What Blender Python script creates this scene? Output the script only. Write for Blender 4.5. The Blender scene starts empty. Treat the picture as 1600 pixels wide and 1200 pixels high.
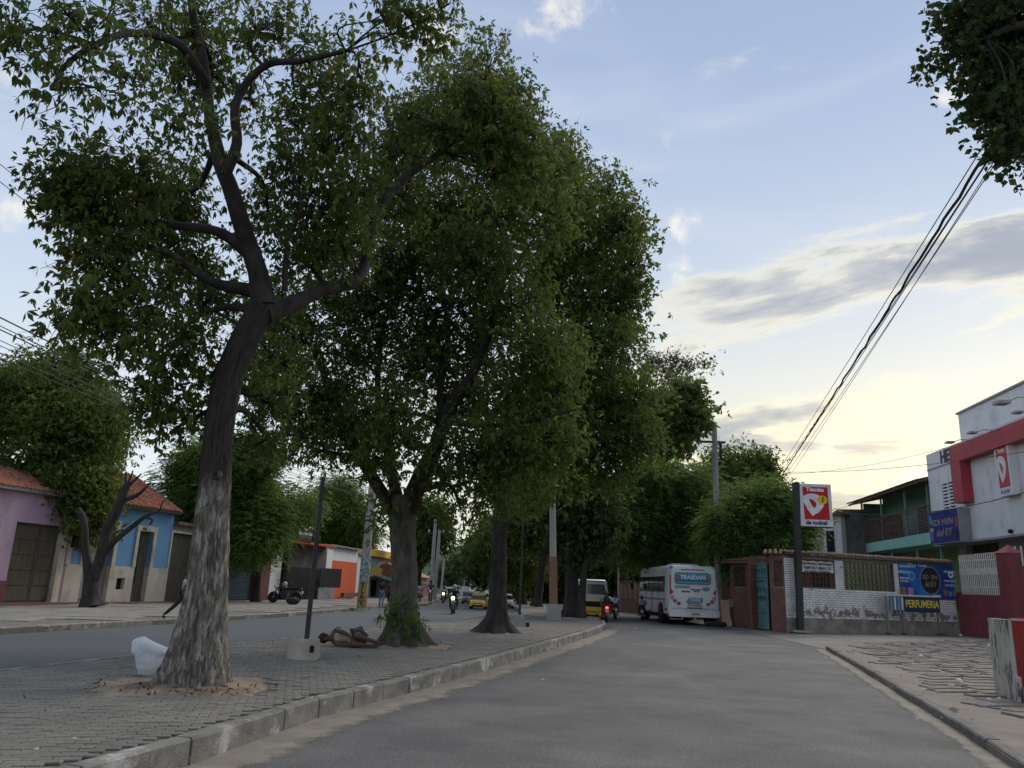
import bpy, math, random
import numpy as np
from mathutils import Vector, Matrix, noise
random.seed(7); rng = np.random.default_rng(7)
SC = bpy.context.scene; COL = SC.collection
rad = math.radians
# ------------------------------------------------------------------ camera
CAM_H, CAM_PITCH, CAM_ROLL, CAM_F = 1.65, rad(14.4), rad(2.1), 1230.0
_F = Vector((0, math.cos(CAM_PITCH), math.sin(CAM_PITCH)))
_R0 = Vector((1, 0, 0)); _U0 = Vector((0, -math.sin(CAM_PITCH), math.cos(CAM_PITCH)))
_R = _R0*math.cos(CAM_ROLL) + _U0*math.sin(CAM_ROLL)
_U = -_R0*math.sin(CAM_ROLL) + _U0*math.cos(CAM_ROLL)
_C = Vector((0, 0, CAM_H))
cd = bpy.data.cameras.new('camera'); cam = bpy.data.objects.new('camera', cd); COL.objects.link(cam)
cd.sensor_fit = 'HORIZONTAL'; cd.sensor_width = 36; cd.lens = 36*CAM_F/1600; cd.clip_start = .05; cd.clip_end = 5000
M = Matrix((( _R.x, _U.x, -_F.x, 0), (_R.y, _U.y, -_F.y, 0), (_R.z, _U.z, -_F.z, CAM_H), (0, 0, 0, 1)))
cam.matrix_world = M
SC.camera = cam
# surveying helpers: sight lines from the camera's standpoint to points on the ground or at a known distance
def ray(x, y): return _F + _R*((x-800)/CAM_F) - _U*((y-600)/CAM_F)
def G(x, y, z=0.0):
    d = ray(x, y); return _C + d*((z-CAM_H)/d.z)
def D(x, y, Y):
    d = ray(x, y); return _C + d*(Y/d.y)
def proj(p):
    v = Vector(p)-_C; w = v.dot(_F)
    if w <= .05: return None
    return (800+CAM_F*v.dot(_R)/w, 600-CAM_F*v.dot(_U)/w)
# ------------------------------------------------------------------ world, sun, exposure
SUN_AZ, SUN_EL = rad(36), rad(44)
wd = bpy.data.worlds.new('World'); SC.world = wd; wd.use_nodes = True
nt = wd.node_tree; N = nt.nodes; L = nt.links; N.clear()
def nd(t, **k):
    n = N.new(t)
    for a, b in k.items(): setattr(n, a, b)
    return n
def mth(op, a, b=None, c=None, clamp=False):
    n = N.new('ShaderNodeMath'); n.operation = op; n.use_clamp = clamp
    for i, v in enumerate((a, b, c)):
        if v is None: continue
        if isinstance(v, (int, float)): n.inputs[i].default_value = v
        else: L.new(v, n.inputs[i])
    return n.outputs[0]
def mixc(f, a, b):
    n = N.new('ShaderNodeMix'); n.data_type = 'RGBA'
    for i, v in ((0, f), (6, a), (7, b)):
        if isinstance(v, (int, float)): n.inputs[i].default_value = v
        elif isinstance(v, tuple): n.inputs[i].default_value = (*v, 1)
        else: L.new(v, n.inputs[i])
    return n.outputs[2]
def smooth(v, a, b):
    n = N.new('ShaderNodeMapRange'); n.interpolation_type = 'SMOOTHSTEP'
    L.new(v, n.inputs[0]); n.inputs[1].default_value = a; n.inputs[2].default_value = b
    return n.outputs[0]
def ramp(v, stops):
    n = N.new('ShaderNodeValToRGB'); e = n.color_ramp.elements
    while len(e) < len(stops): e.new(0)
    for i, (p, c) in enumerate(stops): e[i].position = p; e[i].color = (*c, 1)
    L.new(v, n.inputs[0]); return n.outputs[0]
def vmath(op, a, b=None, out=0):
    n = N.new('ShaderNodeVectorMath'); n.operation = op
    for i, v in enumerate((a, b)):
        if v is None: continue
        if isinstance(v, (tuple, Vector)): n.inputs[i].default_value = tuple(v)
        else: L.new(v, n.inputs[i])
    return n.outputs['Value'] if op in ('DOT_PRODUCT', 'DISTANCE', 'LENGTH') else n.outputs[0]
tc = nd('ShaderNodeTexCoord'); dirv = vmath('NORMALIZE', tc.outputs['Generated'])
sx = nd('ShaderNodeSeparateXYZ'); L.new(dirv, sx.inputs[0]); dz = mth('MAXIMUM', sx.outputs[2], 0.0)
sky = nd('ShaderNodeTexSky', sky_type='NISHITA', sun_disc=False, sun_elevation=rad(9), sun_rotation=SUN_AZ,
         air_density=1.0, dust_density=1.5, ozone_density=2.5)
base = ramp(dz, [(0, (.72, .75, .73)), (.13, (.66, .73, .76)), (.33, (.50, .575, .70)), (.6, (.32, .405, .58)), (1, (.24, .31, .46))])
sund = Vector((math.sin(rad(36)), math.cos(rad(36)), .10)).normalized()
sd = vmath('DOT_PRODUCT', dirv, sund)
low = mth('SUBTRACT', 1, smooth(dz, .05, .52))
base = mixc(mth('MULTIPLY', mth('MULTIPLY', smooth(sd, .45, .97), low), .85), base, (.66, .66, .585))
base = mixc(mth('MULTIPLY', mth('MULTIPLY', smooth(sd, .68, .98), mth('SUBTRACT', 1, smooth(dz, .06, .32))), .9), base, (.86, .79, .53))
# clouds: long flat banks near the horizon, seen side on
az = mth('ARCTAN2', sx.outputs[0], sx.outputs[1])
cv = nd('ShaderNodeCombineXYZ'); L.new(az, cv.inputs[0]); L.new(mth('ADD', mth('POWER', dz, .8), mth('MULTIPLY', az, -.05)), cv.inputs[1])
rot = nd('ShaderNodeMapping'); rot.inputs['Location'].default_value = (2.6, 6.84, 0); rot.inputs['Scale'].default_value = (1.9, 9.5, 1)
L.new(cv.outputs[0], rot.inputs[0])
def noi(vec, scale, detail, rough=.55, dist=0.0):
    n = nd('ShaderNodeTexNoise'); n.inputs['Scale'].default_value = scale; n.inputs['Detail'].default_value = detail
    n.inputs['Roughness'].default_value = rough; n.inputs['Distortion'].default_value = dist; L.new(vec, n.inputs['Vector']); return n.outputs[0]
cn = noi(rot.outputs[0], 1.0, 10, .58, .35)
hz = mth('MULTIPLY', smooth(dz, .02, .12), mth('SUBTRACT', 1, smooth(dz, .34, .47)))
side = smooth(sd, .62, .96)
bias = mth('SUBTRACT', mth('MULTIPLY', mth('MULTIPLY', hz, side), .20), .10)
dens = mth('ADD', cn, bias)
cl = smooth(dens, .525, .75)
cc = ramp(cl, [(0, (.90, .87, .68)), (.22, (.93, .84, .55)), (.45, (.47, .46, .44)), (.75, (.24, .27, .33)), (1, (.19, .22, .29))])
ccold = ramp(cl, [(0, (.74, .76, .80)), (1, (.55, .58, .64))])
ccol = mixc(smooth(sd, .60, .88), ccold, cc)
col = mixc(mth('MULTIPLY', smooth(cl, .0, .50), .72), base, ccol)
veil = smooth(noi(rot.outputs[0], .7, 6, .55, .8), .48, .75)
col = mixc(mth('MULTIPLY', mth('MULTIPLY', veil, .30), mth('SUBTRACT', 1, cl)), col, (.74, .74, .78))
# small lit puffs
pn = noi(dirv, 22, 6, .6, .3)
for (px, py, s, wx) in ((1072, 352, .045, 1), (1058, 420, .035, 1), (1478, 150, .03, .7), (1045, 212, .035, .35), (880, 2, .085, 1), (655, 60, .09, 1), (45, 330, .055, 1), (8, 318, .03, .8), (1300, 700, .05, .7), (1440, 735, .05, .7), (20, 130, .04, .5)):
    d0 = ray(px, py).normalized()
    dm = vmath('DISTANCE', dirv, d0)
    m = mth('SUBTRACT', 1, smooth(dm, .0, s), clamp=True)
    k = mth('MULTIPLY', smooth(mth('ADD', mth('MULTIPLY', m, .30), pn), .64, .96), smooth(m, .02, .4))
    col = mixc(mth('MULTIPLY', k, .8*wx), col, (.93, .86, .74))
bg1 = nd('ShaderNodeBackground'); L.new(sky.outputs[0], bg1.inputs[0]); bg1.inputs[1].default_value = .006
bg2 = nd('ShaderNodeBackground'); L.new(col, bg2.inputs[0]); bg2.inputs[1].default_value = .80
ad = nd('ShaderNodeAddShader'); L.new(bg1.outputs[0], ad.inputs[0]); L.new(bg2.outputs[0], ad.inputs[1])
wo = nd('ShaderNodeOutputWorld'); L.new(ad.outputs[0], wo.inputs[0])
sl = bpy.data.lights.new('sun', 'SUN'); sl.energy = 2.0; sl.angle = rad(40); sl.color = (1, .93, .82)
so = bpy.data.objects.new('sun', sl); COL.objects.link(so)
so.rotation_euler = Vector((math.sin(SUN_AZ)*math.cos(SUN_EL), math.cos(SUN_AZ)*math.cos(SUN_EL), math.sin(SUN_EL))).to_track_quat('Z', 'Y').to_euler()
SC.view_settings.view_transform = 'Standard'; SC.view_settings.look = 'None'; SC.view_settings.exposure = .58; SC.view_settings.gamma = 1
SC.view_settings.use_curve_mapping = False
SC.render.engine = 'CYCLES'; SC.cycles.max_bounces = 6; SC.cycles.diffuse_bounces = 3; SC.cycles.transparent_max_bounces = 8
SC.cycles.use_denoising = True

# ------------------------------------------------------------------ materials
def rg2(n, l, v, a, b, c, d):
    x = n.new('ShaderNodeMapRange'); l.new(v, x.inputs[0])
    for i, q in ((1, a), (2, b), (3, c), (4, d)): x.inputs[i].default_value = q
    return x.outputs[0]
def mat(name, c1, c2=None, rough=.85, scale=3.0, bump=.0, bscale=40.0, metal=0.0, emit=0.0, lo=.35, hi=.65, c3=None, c3scale=.6, c3lo=.55, c3hi=.7, stretch=(1, 1, 1), spec=.3, detail=6, grain=0.0, gscale=110):
    m = bpy.data.materials.new(name); m.use_nodes = True
    t = m.node_tree; n = t.nodes; l = t.links; n.clear()
    out = n.new('ShaderNodeOutputMaterial'); b = n.new('ShaderNodeBsdfPrincipled'); l.new(b.outputs[0], out.inputs[0])
    b.inputs['Roughness'].default_value = rough; b.inputs['Metallic'].default_value = metal
    b.inputs['Specular IOR Level'].default_value = spec
    c2 = c2 or tuple(min(1, x*.78) for x in c1)
    g = n.new('ShaderNodeNewGeometry'); mp = n.new('ShaderNodeMapping'); mp.inputs['Scale'].default_value = stretch
    l.new(g.outputs['Position'], mp.inputs[0])
    def nz(s, det=detail, r=.6):
        x = n.new('ShaderNodeTexNoise'); x.inputs['Scale'].default_value = s; x.inputs['Detail'].default_value = det; x.inputs['Roughness'].default_value = r
        l.new(mp.outputs[0], x.inputs['Vector']); return x.outputs[0]
    def mix(f, a, bb):
        x = n.new('ShaderNodeMix'); x.data_type = 'RGBA'; l.new(f, x.inputs[0])
        for i, v in ((6, a), (7, bb)):
            if isinstance(v, tuple): x.inputs[i].default_value = (*v, 1)
            else: l.new(v, x.inputs[i])
        return x.outputs[2]
    def rg(v, a, bb):
        x = n.new('ShaderNodeMapRange'); l.new(v, x.inputs[0]); x.inputs[1].default_value = a; x.inputs[2].default_value = bb; return x.outputs[0]
    col = mix(rg(nz(scale), lo, hi), c1, c2)
    if c3: col = mix(rg(nz(c3scale, 8, .65), c3lo, c3hi), col, c3)
    if grain:
        hs = n.new('ShaderNodeHueSaturation'); l.new(col, hs.inputs['Color'])
        l.new(rg2(n, l, nz(gscale, 3, .7), .35, .65, 1-grain, 1+grain), hs.inputs['Value']); col = hs.outputs[0]
        vo = n.new('ShaderNodeTexVoronoi'); vo.inputs['Scale'].default_value = 9; l.new(mp.outputs[0], vo.inputs['Vector'])
        col = mix(rg2(n, l, vo.outputs['Distance'], .12, .05, 0, .5), col, (.38, .36, .33))
    l.new(col, b.inputs['Base Color'])
    if bump:
        bp = n.new('ShaderNodeBump'); bp.inputs['Strength'].default_value = bump; bp.inputs['Distance'].default_value = .02
        l.new(nz(bscale, 5, .65), bp.inputs['Height']); l.new(bp.outputs[0], b.inputs['Normal'])
    if emit:
        l.new(col, b.inputs['Emission Color']); b.inputs['Emission Strength'].default_value = emit
    m['tree'] = 0
    return m
def leafmat(name, dark, light, yellow=(.22, .2, .03), ylo=.985, trans=.42):
    m = bpy.data.materials.new(name); m.use_nodes = True
    t = m.node_tree; n = t.nodes; l = t.links; n.clear()
    out = n.new('ShaderNodeOutputMaterial'); at = n.new('ShaderNodeAttribute'); at.attribute_name = 'tint'
    r = n.new('ShaderNodeValToRGB'); e = r.color_ramp.elements
    for _ in range(2): e.new(0)
    for i, (p, c) in enumerate(((0, dark), (.9, light), (ylo, tuple(x*1.15 for x in light)), (1, yellow))): e[i].position = p; e[i].color = (*c, 1)
    l.new(at.outputs['Fac'], r.inputs[0])
    b = n.new('ShaderNodeBsdfPrincipled'); b.inputs['Roughness'].default_value = .7; b.inputs['Specular IOR Level'].default_value = .12
    l.new(r.outputs[0], b.inputs['Base Color'])
    tr = n.new('ShaderNodeBsdfTranslucent'); hs = n.new('ShaderNodeHueSaturation'); hs.inputs['Value'].default_value = 1.4; hs.inputs['Hue'].default_value = .485
    l.new(r.outputs[0], hs.inputs['Color']); l.new(hs.outputs[0], tr.inputs[0])
    mx = n.new('ShaderNodeMixShader'); mx.inputs[0].default_value = trans
    l.new(b.outputs[0], mx.inputs[1]); l.new(tr.outputs[0], mx.inputs[2]); l.new(mx.outputs[0], out.inputs[0])
    return m
def glass(name, c=(.02, .025, .03), rough=.08):
    return mat(name, c, c, rough=rough, spec=.6)
MT = {}
def mm(key, *a, **k):
    if key not in MT: MT[key] = mat(key, *a, **k)
    return MT[key]

# ------------------------------------------------------------------ object helpers
def tag(o, label=None, cat=None, group=None, kind=None):
    if label: o['label'] = label
    if cat: o['category'] = cat
    if group: o['group'] = group
    if kind: o['kind'] = kind
    return o
def thing(name, label, cat, loc=(0, 0, 0), group=None, rz=0):
    o = bpy.data.objects.new(name, None); COL.objects.link(o); o.empty_display_size = .3
    o.location = loc; o.rotation_euler = (0, 0, rz)
    return tag(o, label, cat, group)
def link(name, me, parent=None, loc=None, rot=None):
    o = bpy.data.objects.new(name, me); COL.objects.link(o)
    if parent is not None: o.parent = parent
    if loc is not None: o.location = loc
    if rot is not None: o.rotation_euler = rot
    return o
def copy_tree(o, parent=None, label=None, loc=None, rz=None):
    c = o.copy(); COL.objects.link(c)
    if parent is not None: c.parent = parent
    if label: c['label'] = label
    if loc is not None: c.location = loc
    if rz is not None: c.rotation_euler = (0, 0, rz)
    for ch in list(o.children): copy_tree(ch, c)
    return c
def worldpos(parent):
    p = Vector((0, 0, 0))
    while parent is not None: p += parent.location; parent = parent.parent
    return p
class Frame:
    """a vertical plane: u along it, n out of it towards the street, z up"""
    def __init__(s, p0, p1, flip=False):
        s.o = Vector((p0[0], p0[1], 0)); d = Vector((p1[0]-p0[0], p1[1]-p0[1], 0)); s.len = d.length; s.u = d.normalized()
        s.n = Vector((s.u.y, -s.u.x, 0))
        if s.n.dot(-s.o) < 0: s.n = -s.n
        if flip: s.n = -s.n
    def pt(s, u, n, z): return s.o + s.u*u + s.n*n + Vector((0, 0, z))
    def px(s, x, y, n=0):
        d = ray(x, y); o = s.o + s.n*n; t = (o-_C).dot(s.n)/d.dot(s.n); h = _C + d*t
        return (h-s.o).dot(s.u), h.z
    def off(s, n):
        f = Frame.__new__(Frame); f.o = s.o+s.n*n; f.u = s.u; f.n = s.n; f.len = s.len; return f
    def rz(s): return math.atan2(s.u.y, s.u.x)
WF = Frame.__new__(Frame); WF.o = Vector((0, 0, 0)); WF.u = Vector((1, 0, 0)); WF.n = Vector((0, 1, 0)); WF.len = 1
class MB:
    def __init__(s): s.v = []; s.f = []; s.sm = []
    def add(s, vs, fs, smooth=False):
        k = len(s.v); s.v.extend([tuple(x) for x in vs]); s.f.extend([tuple(i+k for i in f) for f in fs]); s.sm.extend([smooth]*len(fs)); return s
    def hexa(s, p):   # 8 points: bottom 4 (ccw), top 4
        return s.add(p, [(0, 3, 2, 1), (4, 5, 6, 7), (0, 1, 5, 4), (1, 2, 6, 5), (2, 3, 7, 6), (3, 0, 4, 7)])
    def box(s, x0, x1, y0, y1, z0, z1, fr=WF):
        P = [fr.pt(a, b, c) for c in (z0, z1) for (a, b) in ((x0, y0), (x1, y0), (x1, y1), (x0, y1))]
        return s.hexa(P)
    def boxm(s, size, mtx):
        x, y, z = [q/2 for q in size]
        P = [mtx @ Vector(q) for q in ((-x, -y, -z), (x, -y, -z), (x, y, -z), (-x, y, -z), (-x, -y, z), (x, -y, z), (x, y, z), (-x, y, z))]
        return s.hexa(P)
    def tube(s, pts, r, n=8, cap=True, smooth=True, squash=None):
        pts = [Vector(p) for p in pts]
        if not isinstance(r, (list, tuple)): r = [r]*len(pts)
        rings = []; up = None
        for i, p in enumerate(pts):
            d = (pts[min(i+1, len(pts)-1)] - pts[max(i-1, 0)])
            d = d.normalized() if d.length > 1e-9 else Vector((0, 0, 1))
            if up is None:
                up = Vector((1, 0, 0)) if abs(d.x) < .8 else Vector((0, 1, 0))
            a = (up - d*up.dot(d)).normalized(); b = d.cross(a); up = a
            rings.append([p + (a*math.cos(2*math.pi*k/n) + b*math.sin(2*math.pi*k/n))*r[i] for k in range(n)])
        vs = [q for rr in rings for q in rr]; fs = []
        for i in range(len(rings)-1):
            for k in range(n):
                k2 = (k+1) % n; fs.append((i*n+k, i*n+k2, (i+1)*n+k2, (i+1)*n+k))
        s.add(vs, fs, smooth)
        if cap:
            s.add([q for q in rings[0]], [tuple(reversed(range(n)))]); s.add([q for q in rings[-1]], [tuple(range(n))])
        return s
    def loft(s, rings, smooth=True, cap=True):
        n = len(rings[0]); vs = [q for r in rings for q in r]; fs = []
        for i in range(len(rings)-1):
            for k in range(n):
                k2 = (k+1) % n; fs.append((i*n+k, i*n+k2, (i+1)*n+k2, (i+1)*n+k))
        s.add(vs, fs, smooth)
        if cap: s.add(rings[0], [tuple(reversed(range(n)))]); s.add(rings[-1], [tuple(range(n))])
        return s
    def lathe(s, prof, c=(0, 0, 0), n=12, axis='z', smooth=True):
        rings = []
        for (r, h) in prof:
            ring = []
            for k in range(n):
                a = 2*math.pi*k/n; x, y = r*math.cos(a), r*math.sin(a)
                ring.append(Vector(c)+(Vector((x, y, h)) if axis == 'z' else Vector((h, x, y)) if axis == 'x' else Vector((y, h, x))))
            rings.append(ring)
        return s.loft(rings, smooth)
    def poly(s, pts, h):   # prism from a flat outline of 3D points along vector h
        n = len(pts); h = Vector(h); a = [Vector(p) for p in pts]; b = [p+h for p in a]
        return s.add(a+b, [tuple(reversed(range(n))), tuple(range(n, 2*n))] + [(i, (i+1) % n, n+(i+1) % n, n+i) for i in range(n)])
    def mesh(s, name, m, off=Vector((0, 0, 0))):
        me = bpy.data.meshes.new(name)
        me.from_pydata([(a-off.x, b-off.y, c-off.z) for a, b, c in s.v], [], s.f)
        me.polygons.foreach_set('use_smooth', s.sm)
        if m is not None: me.materials.append(m)
        me.update(); return me
    def build(s, name, m, parent=None, label=None):
        off = worldpos(parent)
        o = link(name, s.mesh(name, m, off), parent)
        if label: o['label'] = label
        return o
def fixnormals(o):
    import bmesh
    bm = bmesh.new(); bm.from_mesh(o.data); bmesh.ops.recalc_face_normals(bm, faces=bm.faces); bm.to_mesh(o.data); bm.free(); return o
def wall_holes(mb, fr, u0, u1, z0, z1, n0, n1, holes):
    us = sorted({u0, u1, *[min(max(h[k], u0), u1) for h in holes for k in (0, 1)]}); zs = sorted({z0, z1, *[min(max(h[k], z0), z1) for h in holes for k in (2, 3)]})
    solid = {}
    for i in range(len(us)-1):
        for j in range(len(zs)-1):
            cu, cz_ = (us[i]+us[i+1])/2, (zs[j]+zs[j+1])/2
            solid[i, j] = not any(h[0] < cu < h[1] and h[2] < cz_ < h[3] for h in holes)
    for (i, j), s_ in solid.items():
        if not s_: continue
        a, b, c, d = us[i], us[i+1], zs[j], zs[j+1]
        P = fr.pt
        mb.add([P(a, n1, c), P(b, n1, c), P(b, n1, d), P(a, n1, d)], [(0, 1, 2, 3)])
        mb.add([P(a, n0, c), P(b, n0, c), P(b, n0, d), P(a, n0, d)], [(3, 2, 1, 0)])
        if not solid.get((i-1, j)): mb.add([P(a, n0, c), P(a, n1, c), P(a, n1, d), P(a, n0, d)], [(0, 1, 2, 3)])
        if not solid.get((i+1, j)): mb.add([P(b, n1, c), P(b, n0, c), P(b, n0, d), P(b, n1, d)], [(0, 1, 2, 3)])
        if not solid.get((i, j-1)): mb.add([P(a, n0, c), P(b, n0, c), P(b, n1, c), P(a, n1, c)], [(0, 1, 2, 3)])
        if not solid.get((i, j+1)): mb.add([P(a, n1, d), P(b, n1, d), P(b, n0, d), P(a, n0, d)], [(0, 1, 2, 3)])
    return mb
def text(body, fr, u, z, n, size, m, parent, extrude=.006, width=None, name='lettering', shear=0, align='CENTER', sp=1.0, bold=0):
    cu = bpy.data.curves.new(name, 'FONT'); cu.body = body; cu.size = size; cu.extrude = extrude; cu.align_x = align; cu.align_y = 'CENTER'
    cu.shear = shear; cu.materials.append(m); cu.space_character = sp; cu.offset = bold; cu.resolution_u = 3
    o = link(name, cu, parent)
    right = fr.u if fr.n.cross(fr.u).z > 0 else -fr.u
    right = fr.u if fr.u.cross(Vector((0, 0, 1))).dot(fr.n) > 0 else -fr.u
    X = right; Z = fr.n; Y = Vector((0, 0, 1))
    p = fr.pt(u, n, z) - worldpos(parent)
    bpy.context.view_layer.update(); w = o.dimensions.x; s = width/w if width and w > 0 else 1.0
    me = bpy.data.meshes.new_from_object(o.evaluated_get(bpy.context.evaluated_depsgraph_get())); bpy.data.objects.remove(o)
    if not me.materials: me.materials.append(m)
    o = link(name, me, parent)
    o.matrix_local = Matrix(((X.x*s, Y.x, Z.x, p.x), (X.y*s, Y.y, Z.y, p.y), (X.z*s, Y.z, Z.z, p.z), (0, 0, 0, 1)))
    return o
def catmull(pts, k):
    pts = [Vector(p) for p in pts]; P = [pts[0]*2-pts[1]]+pts+[pts[-1]*2-pts[-2]]; out = []
    for i in range(1, len(P)-2):
        for j in range(k):
            t = j/k; a, b, c, d = P[i-1], P[i], P[i+1], P[i+2]
            out.append(.5*((2*b)+(c-a)*t+(2*a-5*b+4*c-d)*t*t+(3*b-a-3*c+d)*t**3))
    out.append(pts[-1]); return out
def lerp1(vals, k):
    out = []
    for i in range(len(vals)-1):
        for j in range(k): out.append(vals[i]+(vals[i+1]-vals[i])*j/k)
    return out+[vals[-1]]
def skin(name, joints, edges, m, parent, sub=2):
    """one continuous surface grown round a skeleton: joints {key: (pos, r)}; the first joint is the root"""
    keys = list(joints); idx = {k: i for i, k in enumerate(keys)}
    me = bpy.data.meshes.new(name); me.from_pydata([tuple(joints[k][0]) for k in keys], [(idx[a], idx[b]) for a, b in edges], [])
    me.materials.append(m)
    me.skin_vertices.new() if hasattr(me.skin_vertices, 'new') and not me.skin_vertices else None
    o = link(name, me, parent)
    md = o.modifiers.new('skin', 'SKIN'); md.use_smooth_shade = True; md.branch_smoothing = .6
    if not me.skin_vertices:
        import bmesh
        bm = bmesh.new(); bm.from_mesh(me); bm.verts.layers.skin.verify(); bm.to_mesh(me); bm.free()
    sv = me.skin_vertices[0].data
    for i, k in enumerate(keys):
        r = joints[k][1]; sv[i].radius = (r, r) if not isinstance(r, tuple) else r; sv[i].use_root = (i == 0)
    s = o.modifiers.new('sub', 'SUBSURF'); s.levels = sub; s.render_levels = sub
    return o
# ================================================================== GROUND, ROADS, PAVEMENTS
def sheet(name, pts, z, m, parent=None, kind='structure', thick=0):
    """flat polygon triangulated as a fan of ears"""
    from mathutils.geometry import tessellate_polygon
    P = [Vector((p[0], p[1], z)) for p in pts]
    tri = tessellate_polygon([P])
    vs = [tuple(p) for p in P]; fs = []
    for t_ in tri:
        a, b, c = t_
        if (P[b]-P[a]).cross(P[c]-P[a]).z < 0: a, b, c = a, c, b
        fs.append((a, b, c))
    n = len(vs)
    if thick:
        vs += [(p.x, p.y, z-thick) for p in P]
        for i in range(n): fs.append((i, i+n, (i+1) % n+n, (i+1) % n))
    me = bpy.data.meshes.new(name); me.from_pydata(vs, [], fs); me.materials.append(m); me.update()
    o = link(name, me, parent)
    if kind: o['kind'] = kind
    return o
def inpoly(x, y, P):
    c = False; j = len(P)-1
    for i in range(len(P)):
        if (P[i][1] > y) != (P[j][1] > y) and x < (P[j][0]-P[i][0])*(y-P[i][1])/(P[j][1]-P[i][1])+P[i][0]: c = not c
        j = i
    return c
def extend(pts, back=None, fwd=None):
    pts = [Vector((p[0], p[1])) for p in pts]
    if back: pts = [pts[0]-(pts[1]-pts[0]).normalized()*back]+pts
    if fwd: pts = pts+[pts[-1]+(pts[-1]-pts[-2]).normalized()*fwd]
    return pts
def resample(pts, step, wob=0):
    out = []
    for a, b in zip(pts[:-1], pts[1:]):
        n = max(1, int((b-a).length/step)); nn = Vector((-(b-a).y, (b-a).x)).normalized()
        for i in range(n): out.append(a+(b-a)*i/n + nn*(wob*(noise.noise(Vector((a.x+(b-a).x*i/n, a.y+(b-a).y*i/n, 3.3))*1.7)+.5*noise.noise(Vector((a.x+(b-a).x*i/n, a.y+(b-a).y*i/n, 9))*7))))
    out.append(pts[-1]); return out
def offs(pts, d):
    out = []
    for i, p in enumerate(pts):
        t_ = (pts[min(i+1, len(pts)-1)]-pts[max(i-1, 0)]).normalized(); out.append(p+Vector((t_.y, -t_.x))*d)
    return out

MZ = .22
M_asph = mat('asphalt', (.122, .119, .114), (.083, .082, .080), rough=.9, scale=.75, bump=.7, bscale=90, c3=(.158, .153, .143), c3scale=.33, c3lo=.5, c3hi=.70, detail=10, grain=.34, gscale=34)
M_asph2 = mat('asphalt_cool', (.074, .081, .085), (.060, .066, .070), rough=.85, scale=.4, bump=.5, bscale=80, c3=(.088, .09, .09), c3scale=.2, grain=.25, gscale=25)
M_dust = mat('dust', (.26, .228, .185), (.165, .146, .12), rough=.95, scale=2.5, bump=.5, bscale=60, detail=10)
M_earth = mat('earth', (.22, .19, .158), (.155, .135, .112), rough=.95, scale=1.2, bump=.8, bscale=25, detail=10)
M_paver = mat('paver', (.225, .205, .17), (.165, .15, .125), rough=.9, scale=2.1, bump=.6, bscale=70, c3=(.135, .123, .103), c3scale=.5, c3lo=.5, c3hi=.75, detail=10, grain=.22, gscale=60)
M_joint = mat('joint', (.15, .138, .115), (.10, .092, .078), rough=.95, scale=5)
M_kerb = mat('kerb_concrete', (.25, .232, .205), (.14, .13, .115), rough=.9, scale=3.2, bump=.8, bscale=50, c3=(.44, .42, .39), c3scale=1.9, c3lo=.56, c3hi=.66, stretch=(1, 1, 1.2), detail=12)
M_walk = mat('walk_concrete', (.215, .20, .176), (.155, .145, .128), rough=.9, scale=.8, bump=.5, bscale=50, c3=(.12, .113, .10), c3scale=.9, c3lo=.55, c3hi=.7, detail=10)
M_stone = mat('broken_stone', (.215, .19, .163), (.155, .137, .12), rough=.92, scale=1.6, bump=.9, bscale=35, c3=(.25, .19, .16), c3scale=.9, c3lo=.55, c3hi=.7, detail=10)
M_soil = mat('tree_soil', (.36, .28, .19), (.15, .115, .085), rough=.95, scale=2.2, bump=1, bscale=28, c3=(.38, .30, .20), c3scale=1.4, detail=10)

g = sheet('ground', [(-1500, -200), (1500, -200), (1500, 2500), (-1500, 2500)], -.06, mat('far_ground', (.13, .13, .10), (.09, .10, .07), scale=.05))
# lines surveyed on the ground
KR = extend([G(x, y, MZ) for x, y in [(130, 1200), (300, 1155), (500, 1092), (640, 1060), (760, 1030), (850, 1005), (905, 990)]], back=16)
nose = [Vector(G(x, y, MZ)[:2]) for x, y in [(935, 981), (947, 975), (945, 970), (925, 966)]]
ML = extend([G(x, y, .1) for x, y in [(0, 1060), (300, 1022), (700, 975), (770, 963)]], back=20)
LK = extend([G(x, y, .1) for x, y in [(0, 985), (200, 974), (450, 960), (590, 948)]], back=30)
LKf = [G(672, 938, .1), G(690, 928, .1)]
RK = extend([G(x, y, .1) for x, y in [(1590, 1190), (1500, 1132), (1400, 1073), (1350, 1043), (1290, 1010)]], back=14)
med_poly = offs(KR, -.05) + nose + list(reversed(ML))
LKall = LK + [Vector((-5.8, 62)), Vector((-7.5, 110)), Vector((-9, 200))]
RKfar = [Vector(G(x, y, .05)[:2]) for x, y in [(1225, 998), (1165, 984), (1120, 976)]] + [Vector((11.8, 50)), Vector((10, 75)), Vector((5, 120)), Vector((-1, 200))]
mid = [Vector((-4.2, -6)), Vector((-4.3, 10)), Vector((0.6, 30)), Vector((2.2, 42)), Vector((2.0, 60)), Vector((0, 100)), Vector((-4, 200))]
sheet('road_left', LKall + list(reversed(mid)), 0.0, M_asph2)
sheet('road_right', mid + list(reversed(RK + RKfar)), 0.0, M_asph)

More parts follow.
